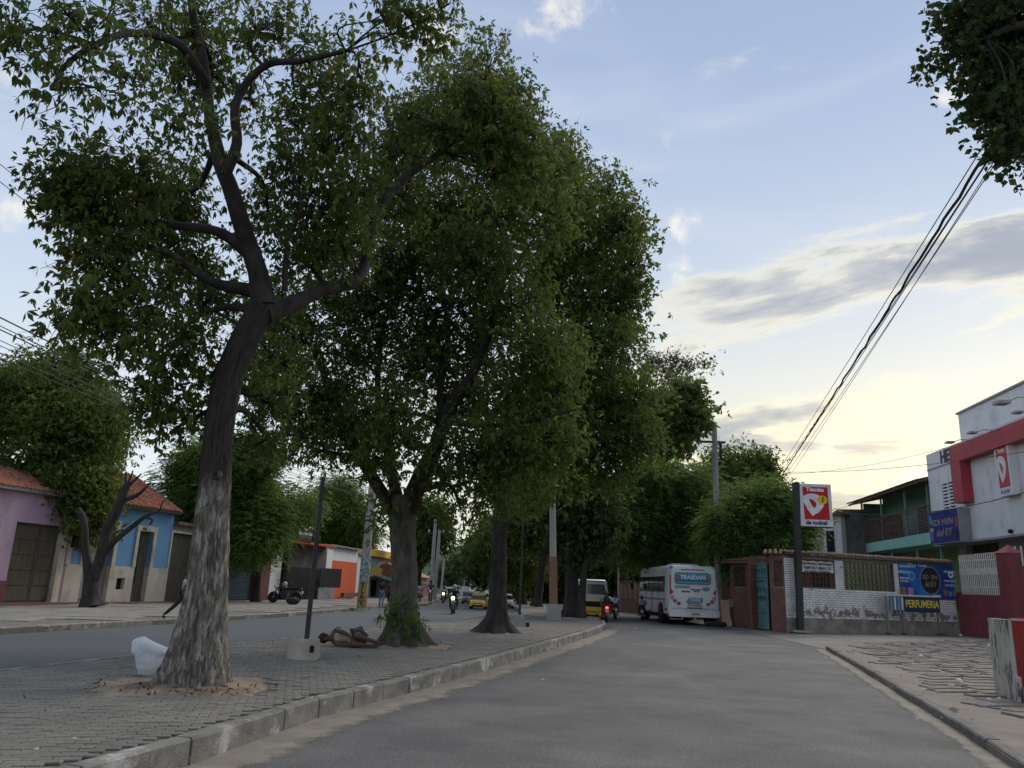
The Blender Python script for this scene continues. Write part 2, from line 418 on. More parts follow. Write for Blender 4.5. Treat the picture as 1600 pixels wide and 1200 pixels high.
# median pavement: bedding, individually laid pavers, kerb stones
def paving(parent, poly, ang, sz, gap, z, th, m, ylim, variants=5, tilt=.004, zj=.003, rough=0, n_ind=300, stagger=True, name='paver', hole=None):
    ca, sa = math.cos(ang), math.sin(ang); U = Vector((ca, sa)); V = Vector((-sa, ca))
    us = [p[0]*ca+p[1]*sa for p in poly]; vs = [-p[0]*sa+p[1]*ca for p in poly]
    items = []
    nv = int((max(vs)-min(vs))/sz[1])+1; nu = int((max(us)-min(us))/sz[0])+2
    for j in range(nv):
        v = min(vs)+j*sz[1]+sz[1]/2; ro = (j % 2)*sz[0]/2 if stagger is True else random.random()*sz[0]
        for i in range(nu):
            u = min(us)+i*sz[0]-ro+sz[0]/2; x = U.x*u+V.x*v; y = U.y*u+V.y*v
            if y < ylim[0] or y > ylim[1]: continue
            hx, hy = sz[0]/2, sz[1]/2
            if not all(inpoly(x+U.x*a*hx+V.x*b*hy, y+U.y*a*hx+V.y*b*hy, poly) for a in (-1, 1) for b in (-1, 1)): continue
            if hole and hole(x, y): continue
            items.append((x, y))
    def vis(p):
        q = proj((p[0], p[1], z)); 
        return q is not None and -20 < q[0] < 1620 and q[1] < 1220
    items.sort(key=lambda p: (not vis(p), p[0]**2+p[1]**2))
    def slab(mb, mtx, seed):
        r = random.Random(seed); a, b = sz[0]/2-gap/2, sz[1]/2-gap/2; c = []
        if rough:
            for (x, y) in ((-a, -b), (a, -b), (a, b), (-a, b)):
                c.append((x*(1-r.random()*rough*.35), y*(1-r.random()*rough*.6)))
                
            ring = []
            for k in range(4):
                p, q = c[k], c[(k+1) % 4]; ring.append(p); t_ = r.uniform(.3, .7)
                w = r.uniform(0, rough*.35)*b; L_ = math.hypot(q[0]-p[0], q[1]-p[1]); nx, ny = -(q[1]-p[1])/L_, (q[0]-p[0])/L_
                ring.append((p[0]+(q[0]-p[0])*t_+nx*w, p[1]+(q[1]-p[1])*t_+ny*w))
        else: ring = [(-a, -b), (a, -b), (a, b), (-a, b)]
        ch = min(.006 if not rough else .015, gap*.8); n = len(ring)
        lo = [mtx @ Vector((x, y, -th)) for x, y in ring]; md = [mtx @ Vector((x, y, -ch)) for x, y in ring]; hi = [mtx @ Vector((x*(1-ch/a), y*(1-ch/b), 0)) for x, y in ring]
        mb.add(lo+md+hi, [tuple(range(2*n, 3*n))]+[(i, (i+1) % n, n+(i+1) % n, n+i) for i in range(n)]+[(n+i, n+(i+1) % n, 2*n+(i+1) % n, 2*n+i) for i in range(n)])
    meshes = []
    for k in range(variants):
        mb = MB(); slab(mb, Matrix.Identity(4), k+1); meshes.append(mb.mesh(name, m))
    rest = MB()
    for k, (x, y) in enumerate(items):
        zz = z+random.uniform(-zj, zj); ro = ang+random.uniform(-.01, .01)*(1+rough*4)+(math.pi if random.random() < .5 else 0)
        tx, ty = random.uniform(-tilt, tilt), random.uniform(-tilt, tilt)
        if k < n_ind: link(name, meshes[k % variants], parent, (x, y, zz), (tx, ty, ro))
        else: slab(rest, Matrix.Translation((x, y, zz)) @ Matrix.Rotation(ro, 4, 'Z') @ Matrix.Rotation(tx, 4, 'X'), k % 97+10)
    if rest.v: tag(rest.build(name+'s_joined', m, parent), kind='stuff')
T1P, T2P, T3P = G(300, 1072, MZ), G(630, 1008, MZ), G(775, 988, MZ)
def pit(x, y):
    dx, dy = x-T1P.x, y-T1P.y; a = dx*.97+dy*.25; b = -dx*.25+dy*.97
    if abs(a) < 1.0+.12*noise.noise(Vector((x*3, y*3, 0))) and abs(b) < .95: return True
    dx, dy = x-T2P.x-.2, y-T2P.y; return abs(dx) < .9 and abs(dy) < .8
inner = offs(KR, -.17) + [p+Vector((-.2, -.15)) for p in nose[:2]] + [nose[2]+Vector((-.25, -.2)), nose[3]] + list(reversed(ML))
med = sheet('median_pavement', med_poly, MZ-.022, M_joint, thick=.2)
paving(med, inner, rad(14), (.21, .105), .009, MZ, .02, M_paver, (4.5, 31), hole=pit, tilt=.018, zj=.005)
kerb = sheet('kerb', offs(KR, -.03)+list(reversed(offs(KR, -.16))), MZ-.03, M_joint, thick=.2)
def kerbstones(parent, line, side, h, w, L_, z0, m, y0, y1, name='kerb_stone', jit=.006):
    pts = resample(line, L_)
    for a, b in zip(pts[:-1], pts[1:]):
        if a.y < y0 or a.y > y1: continue
        d = (b-a).normalized(); nrm = Vector((d.y, -d.x))*side; g_ = .012
        mb = MB(); j = random.uniform(-jit, jit); ch = .02
        A = a+d*g_; B = b-d*g_
        def R3(p): return [Vector((*(p+nrm*(w+j)), z0)), Vector((*(p-nrm*j), z0)), Vector((*(p-nrm*j), h-ch)), Vector((*(p+nrm*(ch-j)), h+j*.4)), Vector((*(p+nrm*(w+j)), h+j*.4))]
        A3 = [R3(A+(B-A)*t_) for t_ in (0, .25, .5, .75, 1)]
        for rr in A3[1:4]:
            for q in (2, 3): rr[q] += Vector((random.uniform(-1, 1), random.uniform(-1, 1), random.uniform(-1.2, .4)))*.006
        mb.loft(A3, smooth=False)
        fixnormals(mb.build(name, m, parent))
kerbstones(kerb, KR+nose[:2], -1, MZ+.012, .16, .78, -.02, M_kerb, 3, 40)
kerbstones(kerb, nose[1:]+[Vector((2.2, 38.5))], -1, MZ+.012, .16, .78, -.02, M_kerb, 3, 42)
mk = sheet('kerb', offs(ML, .03)+list(reversed(offs(ML, .12))), .13, M_kerb, thick=.2)
kerbstones(mk, ML, 1, MZ+.008, .14, 1.0, -.02, M_kerb, 8, 45)
# dust lying in the gutter along the kerb, over the asphalt
def dust(line, w0, w1, side, y0, y1, z=.004, wob=.12):
    pts = [p for p in resample(line, .10) if y0 < p.y < y1]; tn = offs(pts, side)
    vs = []; ed = []; NJ = 8
    for i, p in enumerate(pts):
        d = (tn[i]-p).normalized(); t_ = i/len(pts); w = (w0+(w1-w0)*t_)*1.5+wob*noise.noise(Vector((p.x, p.y, 1))*1.2)+wob*.5*noise.noise(Vector((p.x, p.y, 7))*2.6)
        for j in range(NJ): q = p+d*w*j/(NJ-1); vs.append((q.x, q.y, z)); ed.append(j/(NJ-1))
    fs = []
    for i in range(len(pts)-1):
        for j in range(NJ-1): a_ = i*NJ+j; fs.append((a_, a_+1, a_+NJ+1, a_+NJ) if side > 0 else (a_, a_+NJ, a_+NJ+1, a_+1))
    me = bpy.data.meshes.new('gutter_dust'); me.from_pydata(vs, [], fs); at = me.attributes.new('edge', 'FLOAT', 'POINT'); at.data.foreach_set('value', ed); me.materials.append(M_dust); me.update()
    o = link('gutter_dust', me); o['kind'] = 'structure'; return o
def thin_out(m):
    """dust thins out away from the kerb: grains stop covering the asphalt"""
    t = m.node_tree; n = t.nodes; l = t.links; out = [x for x in n if x.type == 'OUTPUT_MATERIAL'][0]; b = [x for x in n if x.type == 'BSDF_PRINCIPLED'][0]
    at = n.new('ShaderNodeAttribute'); at.attribute_name = 'edge'; g_ = n.new('ShaderNodeNewGeometry'); tot = None
    for sc_, k in ((1.6, .55), (9, .35), (60, .5)):
        z = n.new('ShaderNodeTexNoise'); z.inputs['Scale'].default_value = sc_; z.inputs['Detail'].default_value = 4; l.new(g_.outputs['Position'], z.inputs['Vector'])
        q = n.new('ShaderNodeMath'); q.operation = 'MULTIPLY'; q.inputs[1].default_value = k; l.new(z.outputs[0], q.inputs[0])
        if tot is None: tot = q.outputs[0]
        else: a_ = n.new('ShaderNodeMath'); a_.operation = 'ADD'; l.new(tot, a_.inputs[0]); l.new(q.outputs[0], a_.inputs[1]); tot = a_.outputs[0]
    sb = n.new('ShaderNodeMath'); sb.operation = 'SUBTRACT'; l.new(tot, sb.inputs[0]); l.new(at.outputs['Fac'], sb.inputs[1])
    mr = n.new('ShaderNodeMapRange'); l.new(sb.outputs[0], mr.inputs[0]); mr.inputs[1].default_value = -.10; mr.inputs[2].default_value = .16
    tr = n.new('ShaderNodeBsdfTransparent'); mx = n.new('ShaderNodeMixShader'); l.new(mr.outputs[0], mx.inputs[0]); l.new(tr.outputs[0], mx.inputs[1]); l.new(b.outputs[0], mx.inputs[2]); l.new(mx.outputs[0], out.inputs[0])
thin_out(M_dust)
dust(KR+nose[:2], .52, .62, 1, 2, 35)
dust(RK, .20, .34, -1, 4, 30, wob=.10)
# oil stains, a repair patch and cracks in the asphalt near the camera
M_patch = mat('asphalt_patch', (.10, .10, .10), (.085, .085, .085), scale=3, bump=.6, bscale=80)
def crack(p0, p1, w, k):
    a, b = Vector(p0), Vector(p1); n_ = 26; left = []; right = []
    d = (b-a).normalized(); s = Vector((-d.y, d.x))
    for i in range(n_+1):
        p = a+(b-a)*i/n_+s*.16*noise.noise(Vector((i*.35, k, 0))); ww = w*(.4+.8*abs(noise.noise(Vector((i*.7, k, 3)))))*math.sin(math.pi*(i+.3)/(n_+.6))
        left.append(p+s*ww); right.append(p-s*ww)
    sheet('road_crack', left+list(reversed(right)), .005, M_joint)
for k, (a, b) in enumerate((((1.0, 14.5), (5.6, 15.4)), ((3.0, 19.5), (8.2, 21.0)), ((4.4, 22), (5.3, 28)))): crack(a, b, .006, k)
# pits of bare soil round the two nearest trunks
def soil(cx, cy, rx, ry, ang, k, h=.05):
    n_, rr = 40, 7; vs = [(cx, cy, MZ+h)]; fs = []
    for j in range(1, rr+1):
        for i in range(n_):
            t_ = 2*math.pi*i/n_; sq = 1/max(abs(math.cos(t_)), abs(math.sin(t_)))**.55
            q = j/rr*sq*(1+.24*noise.noise(Vector((math.cos(t_)*2, math.sin(t_)*2, k)))+.10*noise.noise(Vector((math.cos(t_)*7, math.sin(t_)*7, k)))); x, y = rx*q*math.cos(t_), ry*q*math.sin(t_)
            X, Y = cx+x*math.cos(ang)-y*math.sin(ang), cy+x*math.sin(ang)+y*math.cos(ang)
            vs.append((X, Y, MZ+h*(1-(j/rr)**2)+.004-.03*(j == rr)+.018*noise.noise(Vector((X, Y, k))*5)*(j < rr)))
    for i in range(n_): fs.append((0, 1+i, 1+(i+1) % n_))
    for j in range(rr-1):
        for i in range(n_): a, b = 1+j*n_+i, 1+j*n_+(i+1) % n_; fs.append((a, a+n_, b+n_, b))
    me = bpy.data.meshes.new('tree_pit_soil'); me.from_pydata(vs, [], fs); me.materials.append(M_soil); me.polygons.foreach_set('use_smooth', [True]*len(fs))
    o = link('tree_pit_soil', me); o['kind'] = 'structure'; return o
soil(T1P.x-.15, T1P.y, 1.12, .95, rad(14), 1); soil(T2P.x+.25, T2P.y, .9, .75, rad(10), 2, .03); soil(T3P.x, T3P.y, .6, .6, 0, 3, .03)
# second stretch of the median beyond the crossing, as a raised bed of earth
m2 = [(2.6, 41), (4.2, 40), (4.9, 42), (4.7, 55), (3.2, 80), (0, 130), (-2.5, 130), (-.2, 80), (1.1, 55), (1.0, 44)]
b2 = sheet('median_bed', m2, .2, M_earth, thick=.25)
k2 = tag(sheet('kerb', [(2.6, 41), (4.2, 40), (4.9, 42), (4.75, 50), (4.6, 50), (4.75, 42.1), (4.1, 40.2), (2.65, 41.2)], .23, M_kerb, thick=.25), kind='structure')
# left pavement of cast slabs
FL = [Vector((-24.5, 8)), Vector((-22.6, 25)), Vector((-20.2, 38)), Vector((-19.3, 44)), Vector((-14.4, 66)), Vector((-11.8, 82)), Vector((-11, 110)), Vector((-13, 200))]
lw = LKall + list(reversed(FL))
sw = sheet('pavement_left', lw, .13, M_joint, thick=.2)
paving(sw, offs(LKall, -.22)+list(reversed(FL)), rad(13), (1.9, 1.6), .03, .155, .05, M_walk, (15, 80), tilt=.006, zj=.008, stagger=False, name='slab')
lk = sheet('kerb', offs(LKall, -.03)+list(reversed(offs(LKall, -.18))), .14, M_kerb, thick=.2)
kerbstones(lk, LK, -1, .175, .18, 1.1, -.02, M_kerb, 17, 60)
# right side: smooth apron in front of the walls, broken stone pavement, bare earth near the camera
rp = RK + [Vector(G(1335, 1003, .1)[:2]), Vector(G(1420, 1001, .1)[:2]), Vector(G(1500, 998, .1)[:2]), Vector(G(1600, 1002, .1)[:2]), Vector((26, 24)), Vector((24, -5)), Vector((5.4, -5))]
sr = sheet('pavement_right', rp, .084, M_earth, thick=.2)
paving(sr, offs(RK, .15)+rp[len(RK):], rad(8), (.92, .56), .035, .105, .045, M_stone, (12.2, 40), tilt=.016, zj=.010, rough=.9, stagger=False, name='paving_stone', variants=14)
ap = [RK[-1]]+RKfar+[Vector((14, 200)), Vector((30, 120)), Vector((40, 60)), Vector((40, 30))]+[Vector(G(1600, 1002, .1)[:2]), Vector(G(1500, 998, .1)[:2]), Vector(G(1420, 1001, .1)[:2]), Vector(G(1335, 1003, .1)[:2])]
apo = sheet('apron', ap, .09, M_walk, thick=.2)
for v_ in list(apo.data.vertices)[:len(ap)]:
    if v_.index < 1+len(RKfar): v_.co.z = .008
rk = sheet('kerb', offs(RK, .03)+list(reversed(offs(RK, .15))), .08, M_kerb, thick=.2)
M_kerbd = mat('worn_kerb', (.185, .175, .16), (.12, .113, .103), rough=.92, scale=2.4, bump=.9, bscale=45, detail=10)
kerbstones(rk, RK, 1, .125, .15, 1.25, -.02, M_kerbd, 3, 40, jit=.02)
# far hills closing the street, distance haze mixed into their pale colours
def hill(x, y, w, h, k, c1, c2):
    n_ = 48; vs = []; fs = []
    for j in range(10):
        for i in range(n_+1):
            u = i/n_*2-1; v = j/9; hh = h*(1-u*u)**1.2*math.sin(v*math.pi/2)*(1+.25*noise.noise(Vector((u*5, v*3, k))))
            vs.append((x+u*w, y+v*w*.5, -2+hh))
    for j in range(9):
        for i in range(n_): a = j*(n_+1)+i; fs.append((a, a+1, a+n_+2, a+n_+1))
    me = bpy.data.meshes.new('hill'); me.from_pydata(vs, [], fs); me.polygons.foreach_set('use_smooth', [True]*len(fs)); me.materials.append(mat('hillside', c1, c2, scale=.06, bump=0)); o = link('hill', me); o['kind'] = 'structure'
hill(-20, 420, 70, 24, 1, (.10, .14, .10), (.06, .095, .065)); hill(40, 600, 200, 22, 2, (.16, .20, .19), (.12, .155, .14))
# ================================================================== TREES
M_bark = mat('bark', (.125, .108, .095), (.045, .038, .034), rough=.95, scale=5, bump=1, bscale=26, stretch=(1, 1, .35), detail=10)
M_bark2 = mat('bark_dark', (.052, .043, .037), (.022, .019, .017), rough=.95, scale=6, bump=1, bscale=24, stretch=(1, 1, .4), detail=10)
def limebark():
    m = mat('limed_bark', (.21, .182, .15), (.10, .085, .07), rough=.95, scale=18, bump=1, bscale=40, stretch=(1, 1, .33), detail=12, lo=.42, hi=.58, c3=(.38, .345, .30), c3scale=12, c3lo=.50, c3hi=.60)
    [x for x in m.node_tree.nodes if x.type == 'BUMP'][0].inputs['Distance'].default_value = .04
    # the lime wash only reaches up to about man height and a half: fade it out above
    t = m.node_tree; n = t.nodes; l = t.links
    b = [x for x in n if x.type == 'BSDF_PRINCIPLED'][0]; src = b.inputs['Base Color'].links[0].from_socket
    g_ = n.new('ShaderNodeNewGeometry'); s = n.new('ShaderNodeSeparateXYZ'); l.new(g_.outputs['Position'], s.inputs[0])
    nz = n.new('ShaderNodeTexNoise'); nz.inputs['Scale'].default_value = 3
    ad = n.new('ShaderNodeMath'); ad.operation = 'ADD'; l.new(s.outputs[2], ad.inputs[0]); l.new(nz.outputs[0], ad.inputs[1])
    mr = n.new('ShaderNodeMapRange'); l.new(ad.outputs[0], mr.inputs[0]); mr.inputs[1].default_value = 3.1; mr.inputs[2].default_value = 3.5
    mx = n.new('ShaderNodeMix'); mx.data_type = 'RGBA'; l.new(mr.outputs[0], mx.inputs[0]); l.new(src, mx.inputs[6]); mx.inputs[7].default_value = (.05, .043, .038, 1)
    l.new(mx.outputs[2], b.inputs['Base Color']); return m
M_lime = limebark()
def bark_tube(path, r, seg, sides, ridge=.08, flare=None, k=0, freq=7, lobes=6):
    """trunk with vertical ridges pushed out of the surface; flare = (height, factor) widens the root"""
    P = catmull(path, seg); R = lerp1(r, seg); mb = MB(); rings = []; up = Vector((1, 0, 0)); z0 = P[0].z
    for i, p in enumerate(P):
        d = (P[min(i+1, len(P)-1)]-P[max(i-1, 0)]).normalized(); a = (up-d*up.dot(d)).normalized(); b = d.cross(a); up = a; ring = []
        for j in range(sides):
            t_ = 2*math.pi*j/sides; cx, sx_ = math.cos(t_), math.sin(t_); rr = R[i]
            h = p.z-z0
            if flare and h < flare[0]*1.6:
                q = max(0, 1-h/flare[0]); q2 = max(0, 1-h/(flare[0]*1.6))
                lob = .55+.45*math.cos(t_*lobes+k+1.7*noise.noise(Vector((cx*1.3, sx_*1.3, k)))*2)
                rr *= 1+(flare[1]-1)*(q**2.2)*(.35+.9*lob)+.18*q2*lob
            q = Vector((cx*freq*.5, sx_*freq*.5, h*1.1+k*9))
            w = noise.noise(q); w2 = 1-abs(noise.noise(Vector((cx*freq*1.3, sx_*freq*1.3, h*1.5+k*5))))*2; w3 = noise.noise(Vector((cx*freq*3, sx_*freq*3, h*5)))
            v_ = abs(noise.noise(Vector((cx*freq*.95, sx_*freq*.95, h*.75+k*3)))); v2 = abs(noise.noise(Vector((cx*freq*2.1+5, sx_*freq*2.1, h*1.9+k*3))))
            rr *= 1+ridge*(w*.6+w2*.55+w3*.35-1.0*max(0, 1-v_/.13)-.55*max(0, 1-v2/.12))
            ring.append(p+(a*cx+b*sx_)*rr)
        rings.append(ring)
    return mb.loft(rings)
def leafmesh(name, C0, L_, W, m, droop=.35, per=5, seed=1, kind='rosette', tint=None, spread=.9, out=None):
    """many small leaf blades with their own fold; C0 = (N,3) points where the leaves hang"""
    r = np.random.default_rng(seed); n0 = len(C0)
    if kind == 'rosette':
        base = r.normal(size=(n0, 3)); base[:, 2] -= droop*1.5
        if out is not None: base += out*.8
        base /= np.linalg.norm(base, axis=1, keepdims=True)
        C_ = np.repeat(C0, per, 0); B = np.repeat(base, per, 0)
        A = B*.55+r.normal(size=B.shape)*.6*spread; A[:, 2] -= droop
        A /= np.linalg.norm(A, axis=1, keepdims=True); C_ = C_+A*L_*.12
    else:   # feather: per leaflets in two rows along a drooping frond
        base = r.normal(size=(n0, 3)); base[:, 2] = base[:, 2]*.3-droop*.6
        if out is not None: base += out*1.0
        base /= np.linalg.norm(base, axis=1, keepdims=True)
        sd = np.cross(base, [0, 0, 1.]); sd /= np.linalg.norm(sd, axis=1, keepdims=True)+1e-6
        idx = np.arange(per); tt = (idx//2+1)/(per/2); sg = np.where(idx % 2 == 0, 1., -1.)
        fl = L_*4.5*(.7+.6*r.random(n0))
        C_ = (C0[:, None, :]+base[:, None, :]*(tt[None, :, None]*fl[:, None, None]))
        C_[:, :, 2] -= (tt[None, :]**2)*fl[:, None]*.35
        A = base[:, None, :]*.75+sd[:, None, :]*sg[None, :, None]*.8; A = A+r.normal(size=A.shape)*.12; A[:, :, 2] -= droop*.6
        A = A.reshape(-1, 3); C_ = C_.reshape(-1, 3); A /= np.linalg.norm(A, axis=1, keepdims=True)
    n = len(C_); Nn = r.normal(size=(n, 3)); Nn[:, 2] += .9; S = np.cross(A, Nn); S /= np.linalg.norm(S, axis=1, keepdims=True)+1e-6
    Nn = np.cross(S, A); sc = ((.7+.6*r.random(n))*np.repeat(.7+.6*r.random(n0), per))[:, None]
    v = np.empty((n, 4, 3)); v[:, 0] = C_; v[:, 1] = C_+A*L_*.5*sc+S*W*.5*sc-Nn*W*.10; v[:, 2] = C_+A*L_*sc+np.array([0, 0, -.12*L_]); v[:, 3] = C_+A*L_*.5*sc-S*W*.5*sc-Nn*W*.10
    i0 = np.arange(n)*4; f = np.stack([i0, i0+1, i0+2, i0, i0+2, i0+3], 1).reshape(-1)
    me = bpy.data.meshes.new(name); me.vertices.add(n*4); me.vertices.foreach_set('co', v.reshape(-1)); me.loops.add(n*6); me.loops.foreach_set('vertex_index', f.astype(np.int32))
    me.polygons.add(n*2); me.polygons.foreach_set('loop_start', np.arange(n*2, dtype=np.int32)*3)
    me.update(calc_edges=True)
    at = me.attributes.new('tint', 'FLOAT', 'FACE'); t_ = r.random(n)**1.2
    if tint is not None: t_ = np.clip(t_*.6+.45*np.repeat(tint, per), 0, 1)
    big = r.random(n) < .006; t_[big] = 1.0; t_[~big] *= .97
    at.data.foreach_set('value', np.repeat(t_, 2).astype(np.float32)); me.materials.append(m); return me
def fbm(P, s, seed=0):
    r = np.random.default_rng(seed); o = np.zeros(len(P))
    for k in range(7):
        w = r.normal(size=3)*s*(1+.35*k); o += np.sin(P@w+r.random()*6.3)*(1/(1+.25*k))
    return o/3
def make_tree(name, label, base, trunk, limbs, lobes, leaf, leafm, barkm, group=None, dens=60, per=5, ros=6, kind='rosette', flare=None, seed=1, tseg=8, tsides=28, ridge=.08, cat='tree', twigr=.012, droop=.35, gap=-.35, lower=None, freq=7, spread_r=.26, bare=0):
    """trunk (path, radii); limbs = list of (path, radii); lobes = (centre, radius xyz, weight)"""
    root = thing(name, label, cat, base, group); off = Vector(base); r = np.random.default_rng(seed)
    fixnormals(bark_tube(trunk[0], trunk[1], tseg, tsides, ridge, flare, seed, freq).build('trunk', barkm, root))
    nodes = []
    for p in catmull(trunk[0], 4)[len(trunk[0])*2:]: nodes.append((p, trunk[1][-1]))
    for path, rr in limbs:
        P = catmull(path, 5); R = lerp1(rr, 5)
        bark_tube(path, rr, 5, 12, ridge*.7, None, seed+len(nodes), freq).build('limb', lower or barkm, root)
        nodes += list(zip(P, R))[3:]
    tw = MB(); pts = []; outs = []
    NP = np.array([tuple(p) for p, _ in nodes]); NR = [q for _, q in nodes]
    for (c, rxyz, w) in lobes:
        c = Vector(c); dd = np.linalg.norm(NP-np.array(c), axis=1); j = int(np.argmin(dd)); s = Vector(NP[j]); e = c+Vector((0, 0, -.15*rxyz[2]))
        ms = (s+e)/2+Vector(r.normal(size=3))*(e-s).length*.10+Vector((0, 0, .06*(e-s).length)); r0 = min(NR[j]*.6, .05+.018*(e-s).length)
        br = catmull([s, ms, e], 4); tw.tube(br, lerp1([r0, r0*.7, r0*.4], 4), 5, cap=False)
        sub = [np.array(p) for p in br[3:]]
        n_ = max(3, int(dens*w)); q = r.normal(size=(n_*3, 3)); q /= np.linalg.norm(q, axis=1, keepdims=True)
        rad_ = r.random(n_*3)**.42; P = np.array(c)+q*rad_[:, None]*np.array(rxyz)
        keep = fbm(P, 2.6/max(.8, min(rxyz)), seed) > gap; P = P[keep][:n_]; q = q[keep][:n_]
        SB = np.array(sub)
        for p in P[:(60 if not bare else 90)]:
            a = SB[int(np.argmin(np.linalg.norm(SB-p, axis=1)))]; A = Vector(a); E_ = Vector(p); md = (A+E_)/2+Vector(r.normal(size=3))*.12*(E_-A).length
            tw.tube([A, md, E_], [twigr*1.6, twigr, twigr*.5], 3, cap=False)
            if bare and r.random() < bare:
                x = E_
                for _ in range(2):
                    y = x+Vector((r.normal()*.16, r.normal()*.16, -.10+r.normal()*.12)); tw.tube([x, (x+y)/2+Vector(r.normal(size=3))*.05, y], [twigr*.7, twigr*.55, twigr*.4], 3, cap=False); x = y
        if len(P) and w > 0:
            pts.append(P); outs.append(q)
    tag(tw.build('branches', lower or barkm, root), kind='stuff')
    P = np.concatenate(pts); Q = np.concatenate(outs)
    RP = np.repeat(P, ros, 0)+np.random.default_rng(seed+5).normal(size=(len(P)*ros, 3))*spread_r
    tint = np.clip(fbm(RP, 1.1, seed+3)*.5+.5, 0, 1)
    me = leafmesh('crown', RP-np.array(off), leaf[0], leaf[1], leafm, droop, per, seed, kind, tint, out=np.repeat(Q, ros, 0))
    o = link('crown', me, root); o['kind'] = 'stuff'
    return root
def lobe(px, py, Y, r, w=1.0, ry=None, dz_=None):
    c = D(px, py, Y); s = (c-_C).length/CAM_F; a = r*s; return (c, (a, (dz_ or a*.9), (ry or r)*s), w)
def path(*q): return [D(x, y, Y) for x, y, Y in q]
LM1 = leafmat('leaf_broad', (.045, .076, .018), (.118, .155, .040), yellow=(.30, .17, .03))
LM2 = leafmat('leaf_dense', (.036, .068, .018), (.125, .165, .040))
LM3 = leafmat('leaf_neem', (.045, .092, .022), (.115, .185, .045))
LM4 = leafmat('leaf_far', (.04, .07, .03), (.09, .13, .05))
LM5 = leafmat('leaf_almond', (.05, .08, .025), (.13, .17, .045), yellow=(.35, .12, .03), ylo=.97)
LM6 = leafmat('leaf_blackish', (.025, .045, .016), (.07, .10, .03), trans=.3)

# ---- the near tree with the limed trunk
y1 = T1P.y
t1 = [Vector((T1P.x, T1P.y, MZ-.05))]+path((308, 1020, y1), (322, 930, y1), (330, 830, y1), (337, 740, y1), (344, 660, y1), (358, 590, y1), (385, 525, y1), (412, 478, y1))
r1 = [.37, .325, .27, .232, .205, .195, .195, .20, .19]
L1 = [(path((412, 480, y1), (404, 430, y1), (384, 370, y1-.1), (362, 300, y1-.3), (345, 255, y1-.4), (328, 180, y1-.6), (318, 100, y1-.8), (300, 10, y1-1), (290, -80, y1-1.2)), [.20, .15, .135, .125, .115, .085, .075, .06, .04]),
      (path((350, 275, y1-.4), (370, 225, y1-.4), (367, 170, y1-.5), (385, 130, y1-.5), (420, 100, y1-.6), (470, 95, y1-.8), (540, 80, y1-1)), [.095, .08, .07, .06, .055, .045, .03]),
      (path((415, 490, y1), (450, 478, y1+.2), (500, 455, y1+.5), (560, 435, y1+.9), (576, 380, y1+1.2), (592, 325, y1+1.4), (640, 272, y1+1.6), (690, 238, y1+1.8)), [.17, .12, .10, .085, .08, .08, .07, .055]),
      (path((395, 400, y1), (340, 362, y1-.2), (270, 352, y1-.4), (200, 340, y1-.5), (140, 332, y1-.7)), [.12, .075, .06, .045, .025]),
      (path((400, 455, y1), (330, 440, y1), (260, 395, y1-.3), (190, 380, y1-.6), (175, 420, y1-.8), (115, 465, y1-1.1)), [.11, .07, .05, .04, .03, .02]),
      (path((405, 485, y1), (355, 480, y1+.3), (300, 500, y1+.5), (255, 560, y1+.6)), [.09, .05, .04, .02]),
      (path((322, 130, y1-.8), (278, 68, y1-1.4), (205, 52, y1-2), (150, 70, y1-2.4), (105, 100, y1-2.6), (80, 140, y1-2.8)), [.09, .065, .05, .04, .03, .02]),
      (path((150, 72, y1-2.4), (120, 60, y1-2.6), (60, 45, y1-2.9), (15, 60, y1-3.1)), [.03, .025, .02, .015]),
      (path((445, 455, y1), (448, 380, y1-.3), (470, 320, y1-.6), (450, 250, y1-.9)), [.05, .025, .02, .012])]
